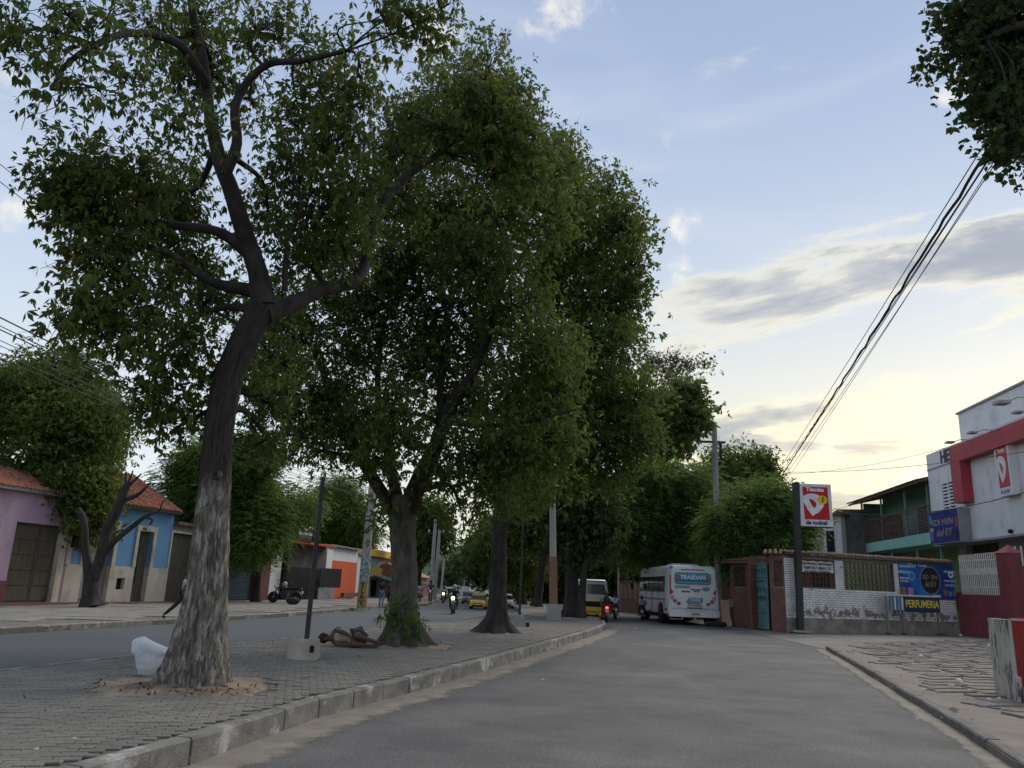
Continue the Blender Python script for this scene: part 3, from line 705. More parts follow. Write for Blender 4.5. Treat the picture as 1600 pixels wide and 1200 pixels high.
lb = [(95, 285, 9.9, 48, .9), (150, 275, 10, 55, 1), (215, 272, 10.2, 55, 1), (275, 290, 10.4, 50, 1), (110, 330, 10, 45, .8), (170, 345, 10, 60, 1.1), (235, 335, 10.2, 60, 1.1), (290, 350, 10.5, 45, .8), (130, 400, 9.8, 50, .5), (190, 420, 10, 50, .6),
      (270, 420, 10.5, 60, 1), (320, 400, 10.8, 45, .7), (330, 460, 11.2, 50, .7), (230, 480, 10.2, 55, .7), (150, 470, 9.7, 45, .5), (105, 500, 9.5, 38, .5), (170, 515, 9.8, 40, .5), (210, 545, 10, 30, .25), (290, 530, 11, 45, .7), (330, 580, 11.4, 45, .5), (270, 600, 11.2, 48, .7), (245, 640, 11.2, 32, .45), (300, 650, 11.4, 40, .5), (410, 620, 12.2, 50, .7), (440, 560, 12.2, 50, .7), (420, 680, 12.4, 40, .6),
      (250, 45, 9.2, 60, .8), (320, 40, 9.6, 60, 1.0), (330, 110, 9.6, 55, .8), (280, 120, 9.4, 50, .6), (400, 40, 9.8, 55, .8), (390, 150, 9.8, 40, .3), (480, 60, 9.8, 50, .4), (470, 180, 9.8, 50, .7), (520, 230, 10, 55, 1), (450, 260, 10, 50, .8), (540, 160, 10, 50, .8), (560, 90, 9.8, 40, .3), (500, 130, 9.8, 45, .5), (420, 320, 10.4, 50, .7), (500, 320, 11, 60, 1.1), (560, 290, 11, 55, 1), (470, 390, 11, 50, .8), (540, 380, 11.5, 50, .8), (610, 230, 11.5, 55, 1), (620, 330, 12, 50, .9),
      (690, 150, 12.3, 60, 1), (760, 170, 12.6, 70, 1.2), (820, 200, 12.8, 60, 1), (700, 240, 12.6, 60, 1), (780, 260, 12.8, 65, 1.1), (850, 270, 13, 50, .8), (740, 90, 12.4, 55, .8), (800, 110, 12.6, 50, .7), (860, 190, 13, 40, .5), (640, 180, 12, 45, .7),
      (645, 15, 8.6, 35, .35), (690, 10, 8.6, 30, .3), (600, 25, 8.8, 40, .3), (670, 60, 8.8, 22, .15)]
sp = [(90, 60, 8.2, 55, .4), (30, 70, 7.8, 45, .4), (170, 20, 8.4, 50, .45), (90, 150, 8.0, 50, .12), (150, 130, 8.2, 45, .35), (210, 130, 8.6, 45, .4), (270, 190, 9, 40, .4), (110, 20, 8, 40, .4), (5, 20, 7.6, 40, .4), (310, 190, 9.2, 30, .3)]
def push(a, b):
    # keep leaf masses behind the heavy limbs, as the limbs stand clear in front of them
    tr = [(412, 480), (384, 370), (362, 300), (328, 180), (310, 90), (370, 225), (385, 130), (450, 478), (640, 272), (300, 360)]
    dmin = min(math.hypot(a-x, b-y) for x, y in tr); return 1.9 if dmin < 75 else (.9 if dmin < 120 else .1)
make_tree('shade_tree', 'nearest tree with pale limewashed ridged trunk rooted in a soil pit beside the white sack', (T1P.x, T1P.y, MZ), (t1, r1), L1,
          [lobe(a+(14 if a < 140 else (-28 if a > 790 else (-8 if a > 700 else 0))), b+(45 if a > 660 and b < 200 and b > 70 else 0), c+push(a, b), d*(.85 if a < 140 else 1), w*1.05, dz_=.5) for a, b, c, d, w in lb] + [lobe(a, b, c, d*.9, w*.62, dz_=.45) for a, b, c, d, w in sp],
          (.108, .042), LM1, M_lime, flare=(.8, 1.38), seed=3, tseg=22, tsides=150, ridge=.10, dens=46, ros=6, per=5, gap=-.08, lower=M_bark2, freq=11, spread_r=.17, bare=.5, twigr=.008, droop=.5)

# ---- second tree, wide and dense
y2 = T2P.y
T1O = [o for o in bpy.data.objects if o.name == 'shade_tree'][0]
for (kx, ky, kr) in ((338, 742, .045), (316, 905, .04)):
    kp = D(kx, ky, y1-.225); kb = MB()
    kb.loft([[kp+Vector((kr*q*math.cos(a), -dd, kr*q*1.3*math.sin(a))) for a in [i*math.pi/8 for i in range(16)]] for q, dd in ((1.5, -.12), (1.15, -.02), (.9, .035), (.6, .035), (.4, -.01), (.1, -.015))])
    fixnormals(kb.build('branch_scar', M_lime, T1O))
t2 = [Vector((T2P.x, T2P.y, MZ-.05))]+path((630, 960, y2), (632, 900, y2), (630, 850, y2), (628, 800, y2), (630, 775, y2)); r2 = [.42, .33, .31, .30, .32, .28]
L2 = [(path((622, 810, y2), (600, 775, y2), (572, 730, y2), (545, 680, y2+.2), (520, 620, y2+.4), (495, 560, y2+.8)), [.2, .16, .14, .12, .09, .05]),
      (path((626, 800, y2), (612, 740, y2+.3), (602, 680, y2+.5), (590, 600, y2+.8), (600, 500, y2+1)), [.17, .13, .11, .08, .05]),
      (path((636, 800, y2), (655, 750, y2), (680, 700, y2-.2), (700, 640, y2-.4), (735, 590, y2-.5), (765, 520, y2-.6), (790, 430, y2-.4)), [.26, .22, .19, .16, .13, .10, .05]),
      (path((690, 670, y2-.3), (688, 600, y2-.2), (700, 520, y2), (690, 430, y2), (700, 330, y2+.3)), [.12, .09, .07, .05, .03]),
      (path((700, 660, y2-.4), (770, 665, y2-1), (840, 655, y2-1.4), (900, 640, y2-1.6)), [.08, .06, .045, .025]),
      (path((690, 430, y2), (740, 300, y2), (760, 200, y2), (770, 120, y2)), [.07, .05, .04, .02])]
lb2 = [(420, 480, 62), (400, 540, 45), (470, 530, 60), (440, 610, 50), (500, 620, 55), (470, 670, 45), (540, 680, 45), (560, 560, 60), (520, 470, 65), (580, 480, 65), (640, 560, 60), (620, 640, 50), (590, 720, 40), (640, 480, 70), (600, 400, 70), (670, 400, 75), (740, 400, 75), (720, 480, 75), (800, 470, 70), (790, 380, 65), (700, 340, 60), (760, 330, 60), (660, 320, 55), (620, 270, 50), (690, 560, 60), (760, 560, 65), (840, 540, 60), (720, 640, 60), (800, 620, 60), (860, 620, 55), (740, 700, 50), (800, 700, 55), (860, 700, 50), (700, 740, 40), (770, 760, 45), (840, 760, 40), (720, 790, 25), (880, 560, 55), (640, 200, 50), (700, 90, 50), (760, 70, 60), (720, 170, 60), (800, 130, 60), (850, 190, 60), (880, 260, 55), (820, 270, 60), (870, 330, 55), (500, 380, 50), (560, 330, 50), (540, 620, 50), (575, 655, 50), (640, 690, 35), (510, 700, 32), (740, 35, 35), (600, 800, 22)]
make_tree('shade_tree', 'thick-trunked tree with leafy shoots sprouting low on its trunk, behind the sleeping person\'s feet', (T2P.x, T2P.y, MZ), (t2, r2), L2,
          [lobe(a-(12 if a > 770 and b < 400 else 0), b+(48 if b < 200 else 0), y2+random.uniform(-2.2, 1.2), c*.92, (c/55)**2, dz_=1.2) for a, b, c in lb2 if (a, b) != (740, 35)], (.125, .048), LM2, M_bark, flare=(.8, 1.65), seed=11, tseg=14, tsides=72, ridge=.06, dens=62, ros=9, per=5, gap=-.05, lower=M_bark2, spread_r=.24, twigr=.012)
# ---- third tree, behind, right side of the mass
y3 = T3P.y
t3 = [Vector((T3P.x, T3P.y, MZ-.05))]+path((777, 960, y3), (778, 920, y3), (779, 880, y3), (780, 830, y3), (786, 760, y3)); r3 = [.38, .32, .27, .25, .25, .22]
L3 = [(path((784, 780, y3), (810, 700, y3), (850, 620, y3+.5), (900, 520, y3+1), (950, 420, y3+1.5)), [.2, .17, .14, .1, .05]), (path((784, 780, y3), (770, 680, y3+.6), (740, 600, y3+1)), [.17, .12, .06]), (path((850, 620, y3+.5), (920, 600, y3), (980, 560, y3)), [.1, .07, .03])]
lb3 = [(870, 300, 45), (880, 250, 32), (930, 330, 48), (980, 350, 45), (1000, 410, 38), (940, 400, 55), (890, 360, 50), (990, 460, 38), (950, 480, 55), (890, 460, 55), (960, 545, 50), (1000, 520, 25), (910, 560, 55), (975, 610, 50), (930, 650, 55), (990, 660, 40), (870, 660, 55), (960, 710, 50), (900, 730, 50), (840, 740, 45), (1010, 610, 30), (870, 600, 50), (820, 680, 50), (780, 730, 40), (915, 295, 30), (960, 300, 30), (1010, 370, 25), (860, 420, 50), (1020, 690, 35)]
make_tree('shade_tree', 'dark tree with flared knobbly root foot, between the two concrete post bases', (T3P.x, T3P.y, MZ), (t3, r3), L3,
          [lobe(a-14, b, y3+random.uniform(-1.6, 2), c*.95, (c/48)**2, dz_=1.6) for a, b, c in lb3], (.17, .075), LM2, M_bark2, flare=(.75, 2.1), seed=21, tseg=10, tsides=48, ridge=.08, dens=66, ros=9, per=5, gap=-.05, spread_r=.32, twigr=.016)
# ---- crown reaching in at the top right corner from a tree that stands out of the frame
b9 = Vector((11.2, 8.2, .09)); 
make_tree('overhanging_tree', 'black-green crown reaching in above the cables, its trunk out of the picture', b9, ([b9, b9+Vector((0, .1, 3)), b9+Vector((-.3, .3, 6))], [.25, .2, .16]),
          [([b9+Vector((-.3, .3, 6)), D(1700, 60, 9), D(1600, 40, 9), D(1540, 60, 9)], [.14, .1, .06, .03])],
          [lobe(a, b, 9+random.uniform(-.4, .6), c, w, dz_=.5) for a, b, c, w in ((1580, 60, 55, 1.2), (1530, 60, 42, .8), (1590, 140, 45, 1.1), (1545, 130, 38, .7), (1560, 175, 28, .5), (1510, 20, 35, .6), (1600, 200, 28, .5), (1580, 215, 20, .25), (1600, 255, 16, .2), (1470, 97, 14, .1), (1493, 130, 12, .08), (1500, 75, 14, .12), (1650, 100, 70, 1.2), (1640, 10, 70, 1.2), (1540, -20, 60, 1))],
          (.088, .07), LM6, M_bark2, seed=31, dens=60, ros=6, per=4, spread_r=.13, twigr=.006, gap=-.6, droop=.2)

def auto_lobes(cx, cy, Y, rx, ry, n, seed, r=.38, low=0):
    q = random.Random(seed); out = []
    for i in range(n):
        while True:
            a, b = q.uniform(-1, 1), q.uniform(-1, 1)
            if a*a+b*b < 1: break
        out.append(lobe(cx+a*rx*(1-r*.7), cy+b*ry*(1-r*.7), Y+q.uniform(-1, 1)*rx*(1-r)*Y/CAM_F*.8, rx*r*q.uniform(.75, 1.15), 1, ry=ry*r*q.uniform(.75, 1.15)))
    return out
def street_tree(name, label, foot, tops, crown, leafm, seed, leaf=(.2, .08), kind='rosette', per=5, ros=5, dens=60, r0=.2, n=16, group=None, z=.17, cat='tree', barkm=None, r=.38, spread=.4, droop=.3, twigr=.02, gap=-.35, Y=None):
    b = G(foot[0], foot[1], z) if Y is None else D(foot[0], foot[1], Y)
    if Y is not None: b.z = z
    Y = b.y
    tp = [b]+path(*[(x, y, Y) for x, y in tops]); rr = [r0*1.3]+[r0*(1-.25*i/len(tops)) for i in range(len(tops))]
    top = tops[-1]; cx, cy, rx, ry = crown
    limbs = []
    q = random.Random(seed)
    for k in range(4):
        e = (cx+rx*.55*(-1+k*.66), cy+ry*q.uniform(-.3, .2)); limbs.append((path((top[0], top[1]+4, Y), ((top[0]+e[0])/2+q.uniform(-4, 4), (top[1]+e[1])/2+4, Y+q.uniform(-.5, .5)), (e[0], e[1], Y+q.uniform(-1, 1))), [r0*.6, r0*.4, r0*.15]))
    return make_tree(name, label, b, (tp, rr), limbs, auto_lobes(cx, cy, Y, rx, ry, n, seed, r), leaf, leafm, barkm or M_bark2, group, dens, per, ros, kind, (.5, 1.5), seed, 5, 16, .07, cat, twigr, droop, gap, None, 7, spread)
street_tree('round_crown_tree', 'round dark green tree in front of the pink house, leftmost on the left pavement', (8, 936), [(2, 880), (14, 830), (30, 770)], (72, 708, 135, 165), LM2, 41, (.19, .09), ros=9, dens=110, n=34, r0=.22, r=.3, gap=-.6)
street_tree('neem_tree', 'feathery pale green tree behind the limewashed trunk, in front of the blue shutter', (400, 940), [(403, 900), (405, 865), (398, 820)], (362, 782, 120, 100), LM3, 42, (.17, .06), kind='feather', per=12, ros=7, dens=150, n=24, r0=.2, r=.33, spread=.35, gap=-.5)
street_tree('neem_tree', 'feathery pale green tree in front of the orange wall', (541, 928), [(540, 900), (541, 880), (548, 850)], (525, 805, 80, 58), LM3, 43, (.19, .07), kind='feather', per=12, ros=7, dens=130, n=16, r0=.22, spread=.4, gap=-.5)
# dark trees of the far median and both sides of the street
FT = [('street_tree', 'tall dark tree at the tip of the far median, beside the rusty-foot lamp post', (893, 964), [(893, 900), (890, 830)], (900, 790, 80, 80), LM6, 51, .34, .2, None),
      ('street_tree', 'leaning dark tree behind the thin median post', (838, 948), [(845, 900), (850, 850)], (840, 815, 70, 70), LM2, 52, .28, .2, None),
      ('street_tree', 'dark tree behind the thin trunk with knobbly foot', (815, 944), [(815, 900), (812, 860)], (800, 850, 70, 60), LM2, 53, .25, .2, None)]
for nm, lbl, foot, tops, cr, lm, sd_, r0, z, grp in FT: street_tree(nm, lbl, foot, tops, cr, lm, sd_, (.24, .10), ros=6, dens=75, n=16, r0=r0, z=z, spread=.45)
street_tree('street_tree', 'dim green tree filling the end of the street on its right side', (775, 931), [(775, 905), (775, 885)], (755, 880, 42, 38), LM4, 54, (.4, .2), ros=5, dens=50, n=12, r0=.2, z=0, Y=95, spread=.6)
street_tree('street_tree', 'tall green tree filling the right of the far street behind the taxi', (790, 930), [(790, 905), (790, 870)], (800, 860, 68, 62), LM2, 64, (.4, .2), ros=5, dens=60, n=18, r0=.25, z=0, Y=82, spread=.6)
street_tree('street_tree', 'small faded tree at the far left of the street', (702, 932), [(702, 920), (703, 900)], (705, 893, 22, 20), LM4, 55, (.4, .2), ros=5, dens=40, n=10, r0=.2, z=0, Y=125, spread=.7)
street_tree('street_tree', 'dark tree behind the twin concrete poles', (655, 935), [(655, 905), (658, 870)], (662, 835, 45, 62), LM2, 56, (.3, .14), ros=6, dens=60, n=14, r0=.22, z=.15, Y=84, spread=.5)
street_tree('neem_tree', 'bright feathery tree hanging over the street above the parked bus', (1088, 940), [(1086, 900), (1070, 850)], (1020, 800, 115, 80), LM3, 57, (.20, .07), kind='feather', per=12, ros=6, dens=110, n=26, r0=.3, z=.1, Y=52, spread=.5, r=.3, gap=-.5)
street_tree('street_tree', 'dense black-green tree behind the white van', (978, 936), [(976, 900), (970, 850)], (960, 830, 85, 70), LM6, 58, (.3, .14), ros=6, dens=85, n=18, r0=.3, z=.1, Y=80, spread=.5)
street_tree('mango_tree', 'tall rounded dense tree behind the concrete pole, right of the street', (1165, 945), [(1165, 900), (1165, 850), (1165, 800)], (1158, 765, 72, 92), LM2, 59, (.26, .10), ros=7, dens=95, n=26, r0=.35, z=.1, Y=60, spread=.5, r=.32, gap=-.55)
street_tree('neem_tree', 'feathery tree behind the teal gate and brick wall', (1205, 930), [(1207, 890), (1210, 860)], (1188, 824, 82, 55), LM3, 60, (.19, .07), kind='feather', per=12, ros=6, dens=120, n=22, r0=.25, z=.1, Y=44, spread=.45, r=.3, gap=-.5)
street_tree('almond_tree', 'loose big-leaved tree with rusty leaves, sticking out over the bus', (908, 950), [(915, 880), (945, 790), (990, 700)], (1055, 655, 62, 62), LM5, 61, (.34, .17), ros=4, dens=40, n=16, r0=.16, z=.1, Y=42, spread=.35, r=.35, gap=-.2, per=4)
street_tree('flowering_tree', 'thin umbrella-shaped crown with reddish specks, topmost behind the dense trees', (1012, 930), [(1014, 800), (1018, 680), (1030, 620)], (1052, 578, 68, 30), leafmat('leaf_flower', (.045, .05, .025), (.10, .10, .05), (.4, .1, .05), .93), 62, (.20, .09), ros=3, dens=26, n=12, r0=.13, z=.1, Y=64, spread=.45, r=.33, gap=.1)
# dim wood closing the view beyond the crossing
wp = []
r_ = np.random.default_rng(5)
for k in range(9000):
    px_ = r_.uniform(800, 1040); Y_ = r_.uniform(88, 104); py_ = 938-r_.random()**.8*(78+14*math.sin(px_*.07)); q = D(px_, py_, Y_)
    if q.z > .1: wp.append(tuple(q))
wo_ = link('wood', leafmesh('wood', np.array(wp), .8, .5, LM2, .3, 4, 12)); wo_['kind'] = 'stuff'
# pruned stump tree in front of the blue house
sb = G(143, 948, .17)
st = thing('pruned_tree', 'leafless pruned tree with sawn-off limbs in front of the blue house', 'tree', sb)
fixnormals(bark_tube([sb]+path((142, 925, sb.y), (143, 900, sb.y)), [.42, .34, .3], 5, 24, .1, (.3, 1.3), 5).build('trunk', M_bark2, st))
for q, r_ in ((((140, 905), (134, 860), (131, 815), (122, 795)), [.2, .17, .15, .12]), (((146, 905), (160, 865), (168, 825), (185, 795), (197, 760), (204, 752)), [.26, .25, .24, .2, .16, .08]), (((160, 872), (180, 845), (208, 822), (230, 805), (250, 798)), [.13, .12, .11, .08, .04]), (((198, 780), (212, 775), (225, 765), (236, 752)), [.1, .09, .06, .03]), (((200, 762), (203, 748), (208, 735)), [.07, .05, .03]), (((203, 757), (213, 748), (221, 740)), [.07, .05, .03]), (((197, 760), (196, 748), (198, 740)), [.06, .05, .03]), (((250, 798), (254, 785), (262, 779)), [.04, .03, .02]), (((226, 808), (238, 812), (234, 820)), [.06, .05, .04])):
    bark_tube(path(*[(x, y, sb.y) for x, y in q]), r_, 3, 10, .1, None, 3).build('limb', M_bark2, st)
# leafy shoots on the second trunk
shoots = []
for k in range(26): shoots.append(tuple(D(random.uniform(602, 655), random.uniform(930, 1000), y2-.45-random.uniform(0, .12))))
for k in range(6): shoots.append(tuple(D(random.choice((random.uniform(592, 606), random.uniform(655, 664))), random.uniform(955, 985), y2-.4)))
tr2 = [o for o in bpy.data.objects if o.name.startswith('shade_tree.001')][0]
P = np.repeat(np.array(shoots), 4, 0)+rng.normal(size=(len(shoots)*4, 3))*.07
o = link('shoots', leafmesh('shoots', P-np.array(tr2.location), .14, .036, LM3, .6, 4, 9), tr2); o['kind'] = 'stuff'
tw = MB()
for s in shoots[::2]: tw.tube([Vector((s[0], s[1]+.12, s[2]-.25)), Vector(s)], [.008, .004], 3, cap=False)
tag(tw.build('shoot_stems', M_bark, tr2), kind='stuff')
# ================================================================== BUILDINGS, WALLS
def plaster(name, c, dirt=(.25, .22, .18), v=.88, lo=.60, hi=.8, sc=.9):
    return mat(name, c, tuple(x*v for x in c), rough=.9, scale=1.3, bump=.35, bscale=30, c3=dirt, c3scale=sc, c3lo=lo, c3hi=hi, stretch=(1, 1, .6), detail=8)
M_pink = plaster('pink_paint', (.46, .32, .40), (.24, .18, .2), .85, .52, .72); M_blue = plaster('blue_paint', (.13, .27, .42), (.10, .20, .33)); M_cream = plaster('cream_paint', (.50, .45, .36), (.22, .19, .16), .8, .5, .7)
M_white = plaster('white_paint', (.62, .62, .62), (.45, .44, .42), .93); M_redp = plaster('dark_red_paint', (.16, .06, .06), (.09, .05, .05)); M_wood = mat('old_wood', (.13, .105, .07), (.07, .058, .042), scale=2, stretch=(8, 8, .8), bump=.4, bscale=12)
M_grey = plaster('grey_render', (.24, .235, .225), (.13, .125, .12), .8, .5, .7); M_black = mat('black_paint', (.018, .018, .02), (.012, .012, .013), rough=.5); M_dark = mat('dark_inside', (.012, .012, .012), (.008, .008, .008))
M_tile = mat('clay_tile', (.42, .17, .10), (.26, .10, .065), rough=.9, scale=4, bump=.5, bscale=25, c3=(.14, .09, .07), c3scale=1.6, c3lo=.55, c3hi=.68)
M_tileold = mat('old_clay_tile', (.19, .105, .075), (.10, .065, .052), rough=.95, scale=5, bump=.5, bscale=25, c3=(.24, .2, .17), c3scale=2, c3lo=.58, c3hi=.7)
M_orange = plaster('orange_paint', (.55, .10, .035), (.45, .09, .04)); M_yell = plaster('yellow_paint', (.68, .42, .07), (.45, .3, .1)); M_bluedoor = mat('blue_shutter', (.03, .06, .09), (.02, .04, .06), rough=.6)
M_floor = mat('red_floor', (.16, .075, .06), (.10, .055, .045), scale=1); M_glass = glass('window_glass'); M_metal = mat('grey_metal', (.32, .33, .34), (.22, .22, .22), rough=.5, metal=.6, scale=6)
M_whitem = mat('white_metal', (.65, .63, .57), (.42, .36, .28), rough=.6, scale=9, lo=.45, hi=.8); M_letw = mat('white_lettering', (.75, .75, .75), (.7, .7, .7)); M_letk = mat('black_lettering', (.02, .02, .025), (.02, .02, .025))
def fbox(fr, name, m, parent, u0, u1, n0, n1, z0, z1, label=None): return MB().box(u0, u1, n0, n1, z0, z1, fr).build(name, m, parent, label)
def R(fr, x0, y0, x1, y1, n=0):
    """sight two corners of an opening on the wall plane -> (u0,u1,z0,z1)"""
    a = fr.px(x0, y0, n); b = fr.px(x1, y1, n); return (min(a[0], b[0]), max(a[0], b[0]), min(a[1], b[1]), max(a[1], b[1]))
def rect(fr, name, m, parent, x0, y0, x1, y1, n0, n1, label=None, at_=0):
    u0, u1, z0, z1 = R(fr, x0, y0, x1, y1, at_); return fbox(fr, name, m, parent, u0, u1, n0, n1, z0, z1, label)
def frame4(fr, parent, h, w, n0, n1, m, name='frame', sill=True):
    mb = MB(); u0, u1, z0, z1 = h
    mb.box(u0-w, u0, n0, n1, z0, z1, fr).box(u1, u1+w, n0, n1, z0, z1, fr).box(u0-w, u1+w, n0, n1, z1, z1+w, fr)
    if sill: mb.box(u0-w, u1+w, n0, n1+.03, z0-w, z0, fr)
    return mb.build(name, m, parent)
def bars(fr, parent, h, n, m, nv, nh, r=.012, name='grille', curl=False):
    mb = MB(); u0, u1, z0, z1 = h
    for i in range(nv+1): u = u0+(u1-u0)*i/nv; mb.box(u-r, u+r, n-r, n+r, z0, z1, fr)
    for i in range(nh+1): z = z0+(z1-z0)*i/nh; mb.box(u0, u1, n-r-.002, n+r+.002, z-r, z+r, fr)
    if curl:
        for i in range(nv):
            uc = u0+(u1-u0)*(i+.5)/nv
            for j in range(nh):
                zc = z0+(z1-z0)*(j+.5)/nh; q = min((u1-u0)/nv, (z1-z0)/nh)*.36
                mb.tube([fr.pt(uc+q*math.cos(t_), n, zc+q*math.sin(t_)) for t_ in [k*math.pi/4 for k in range(9)]], r*.7, 4, cap=False)
    return mb.build(name, m, parent)
def tiles(fr, parent, u0, u1, n_eave, z_eave, n_ridge, z_ridge, m, pitch=.24, row=.36, n_ind=300, r=.09):
    """barrel tiles laid in overlapping rows up a slope"""
    L_ = math.hypot(n_ridge-n_eave, z_ridge-z_eave); nr = max(1, int(L_/row)); nu = int((u1-u0)/pitch)
    sl = (fr.n*(n_ridge-n_eave)+Vector((0, 0, z_ridge-z_eave))).normalized(); up = fr.u.cross(sl); up = up if up.z > 0 else -up
    MBs = []
    for k in range(4):
        q = random.Random(k); mb = MB(); rr = r*(1+q.uniform(-.08, .08)); vs = []
        for t_, ww in ((0, rr), (row*1.18, rr*.8)):
            for s in (1, .84):
                for j in range(6): a_ = math.pi*j/5; vs.append((ww*s*math.cos(a_), t_, ww*s*math.sin(a_)*.8))
        fs = [(j, j+1, 13+j, 12+j) for j in range(5)]+[(7+j, 6+j, 18+j, 19+j) for j in range(5)]+[(j+1, j, 6+j, 7+j) for j in range(5)]+[(12+j, 13+j, 19+j, 18+j) for j in range(5)]
        mb.add(vs, fs, True); MBs.append(mb.mesh('tile', m))
    off = worldpos(parent); cnt = 0; rest = MB()
    for j in range(nr):
        for i in range(nu):
            u = u0+pitch*(i+.5); p = fr.pt(u, n_eave, z_eave)+sl*(j*row)+up*(random.uniform(-.008, .014))
            Mx = Matrix(((fr.u.x, sl.x, up.x, p.x), (fr.u.y, sl.y, up.y, p.y), (fr.u.z, sl.z, up.z, p.z), (0, 0, 0, 1))) @ Matrix.Rotation(random.uniform(-.07, .07), 4, 'Z') @ Matrix.Rotation(random.uniform(0, .05), 4, 'X')
            if cnt < n_ind:
                o = link('tile', MBs[(i+j) % 4], parent); o.matrix_local = Matrix.Translation(-off) @ Mx
            else:
                me = MBs[(i+j) % 4]; rest.add([Mx @ v.co for v in me.vertices], [tuple(p_.vertices) for p_ in me.polygons], True)
            cnt += 1
    if rest.v: tag(rest.build('tiles_joined', m, parent), kind='stuff')
def Fpx(x0, Y0, x1, Y1):
    a, b = D(x0, 900, Y0), D(x1, 900, Y1); return Frame(a, b)

# ---------- left side: pink house
f1 = Fpx(-60, 33, 92, 38.1)
H = thing('pink_house', 'pink house with big double wooden gate and dark red plinth at the left edge', 'house', f1.pt(0, 0, .13))
h_g = R(f1, 27, 815, 88, 936); h_g = (h_g[0], h_g[1], .1, h_g[3]); uA = f1.px(-60, 900)[0]; uB = f1.px(95, 900)[0]; zt = f1.px(60, 772)[1]; zp = f1.px(50, 908)[1]
wall_holes(mb := MB(), f1, uA, uB-.42, zp, zt, -.3, 0, [h_g]); mb.build('wall', M_pink, H)
wall_holes(mb := MB(), f1, uA, uB-.42, .0, zp, -.3, .03, [h_g]); mb.build('plinth', M_redp, H)
fbox(f1, 'pilaster', M_cream, H, uB-.42, uB-.02, -.3, .06, 0, zt)
uc = (h_g[0]+h_g[1])/2
for a, b in ((h_g[0], uc-.02), (uc+.02, h_g[1])):
    dr = fbox(f1, 'gate_leaf', M_wood, H, a, b, -.28, -.2, .12, h_g[3])
    for k in range(5):
        z0 = .2+(h_g[3]-.3)*k/5; fbox(f1, 'panel', M_wood, dr, a+.1, b-.1, -.2, -.17, z0+.06, z0+(h_g[3]-.3)/5-.02)
fbox(f1, 'jamb', plaster('mauve', (.25, .17, .2)), H, h_g[1], h_g[1]+.22, -.05, .035, .12, h_g[3]+.1)
fbox(f1, 'roof_slab', M_grey, H, uA, uB, -5, .3, zt, zt+.15)
tiles(f1, H, uA, uB, .35, zt+.12, -3, zt+1.4, M_tile, n_ind=150)
fbox(f1, 'doorstep', M_floor, H, uA, uB, .03, 1.1, .0, .19)
fbox(f1, 'back_mass', M_pink, H, uA, uB, -7, -.3, 0, zt)
# ---------- blue house
f2 = Fpx(96, 38.3, 259, 44.4)
H = thing('blue_house', 'light blue house with cream plinth, white-framed openings and orange clay tile roof', 'house', f2.pt(0, 0, .13))
uA, uB = f2.px(96, 900)[0], f2.px(259.5, 900)[0]; zp = f2.px(190, 885)[1]; ze = f2.px(190, 793)[1]
d1 = R(f2, 140, 818, 165, 931); d1 = (d1[0], d1[1], .15, d1[3]); d2 = R(f2, 203, 931, 226, 930); d2 = (d2[0], d2[1], .15, f2.px(224, 830)[1]); vt = R(f2, 182, 903, 192, 921); mt = R(f2, 112, 836, 121, 856)
wall_holes(mb := MB(), f2, uA, uB, zp, ze, -.35, 0, [d1, d2]); mb.build('wall', M_blue, H)
wall_holes(mb := MB(), f2, uA, uB, 0, zp, -.35, .04, [d1, d2, vt]); mb.build('plinth', M_cream, H)
fbox(f2, 'corner_strip', M_cream, H, uA, uA+.3, .001, .06, zp, ze)
for d in (d1, d2):
    mb = MB(); w = .2; mb.box(d[0]-w, d[0], -.02, .07, zp, d[3], f2).box(d[1], d[1]+w, -.02, .07, zp, d[3], f2).box(d[0]-w, d[1]+w, -.02, .08, d[3], d[3]+w*1.4, f2); mb.build('door_frame', M_cream, H)
dd = fbox(f2, 'door', plaster('grey_door', (.2, .19, .18)), H, d1[0], d1[1], -.3, -.24, .15, d1[3], 'closed grey door')
for k in range(3): z = .3+k*(d1[3]-.4)/3; fbox(f2, 'panel', MT.get('x') or M_grey, dd, d1[0]+.12, d1[1]-.12, -.24, -.215, z, z+(d1[3]-.4)/3-.12)
um = (d2[0]+d2[1])/2; dd = fbox(f2, 'door', mat('green_door', (.06, .08, .065), (.04, .05, .04)), H, d2[0], um, -.3, -.25, .15, d2[3], 'dark green door leaf with glazing')
for k in range(5): z = 1.1+k*(d2[3]-1.3)/5; fbox(f2, 'pane', M_glass, dd, d2[0]+.1, um-.08, -.25, -.24, z, z+(d2[3]-1.3)/5-.06)
fbox(f2, 'door', M_wood, H, um+.01, d2[1], -.34, -.29, .15, d2[3], 'brown wooden door leaf')
fbox(f2, 'meter_box', M_black, H, mt[0], mt[1], 0, .12, mt[2], mt[3]); fbox(f2, 'vent_back', M_dark, H, vt[0], vt[1], -.3, -.2, vt[2], vt[3])
rect(f2, 'number_plate', M_wood, H, 222, 824, 227, 829, .08, .1)
fbox(f2, 'eaves_board', M_wood, H, uA-.1, uB+.1, -.1, .42, ze, ze+.12)
tiles(f2, H, uA-.1, uB+.2, .5, ze+.12, -3.4, ze+2.2, M_tile, n_ind=300, pitch=.27, row=.4, r=.10)
MB().add([f2.pt(uA, .45, ze+.1), f2.pt(uB+.2, .45, ze+.1), f2.pt(uB+.2, -3.4, ze+2.14), f2.pt(uA, -3.4, ze+2.14), f2.pt(uB+.2, -7, ze+.1), f2.pt(uA, -7, ze+.1)], [(0, 1, 2, 3), (3, 2, 4, 5), (1, 4, 2), (0, 3, 5)]).build('roof', M_tileold, H)
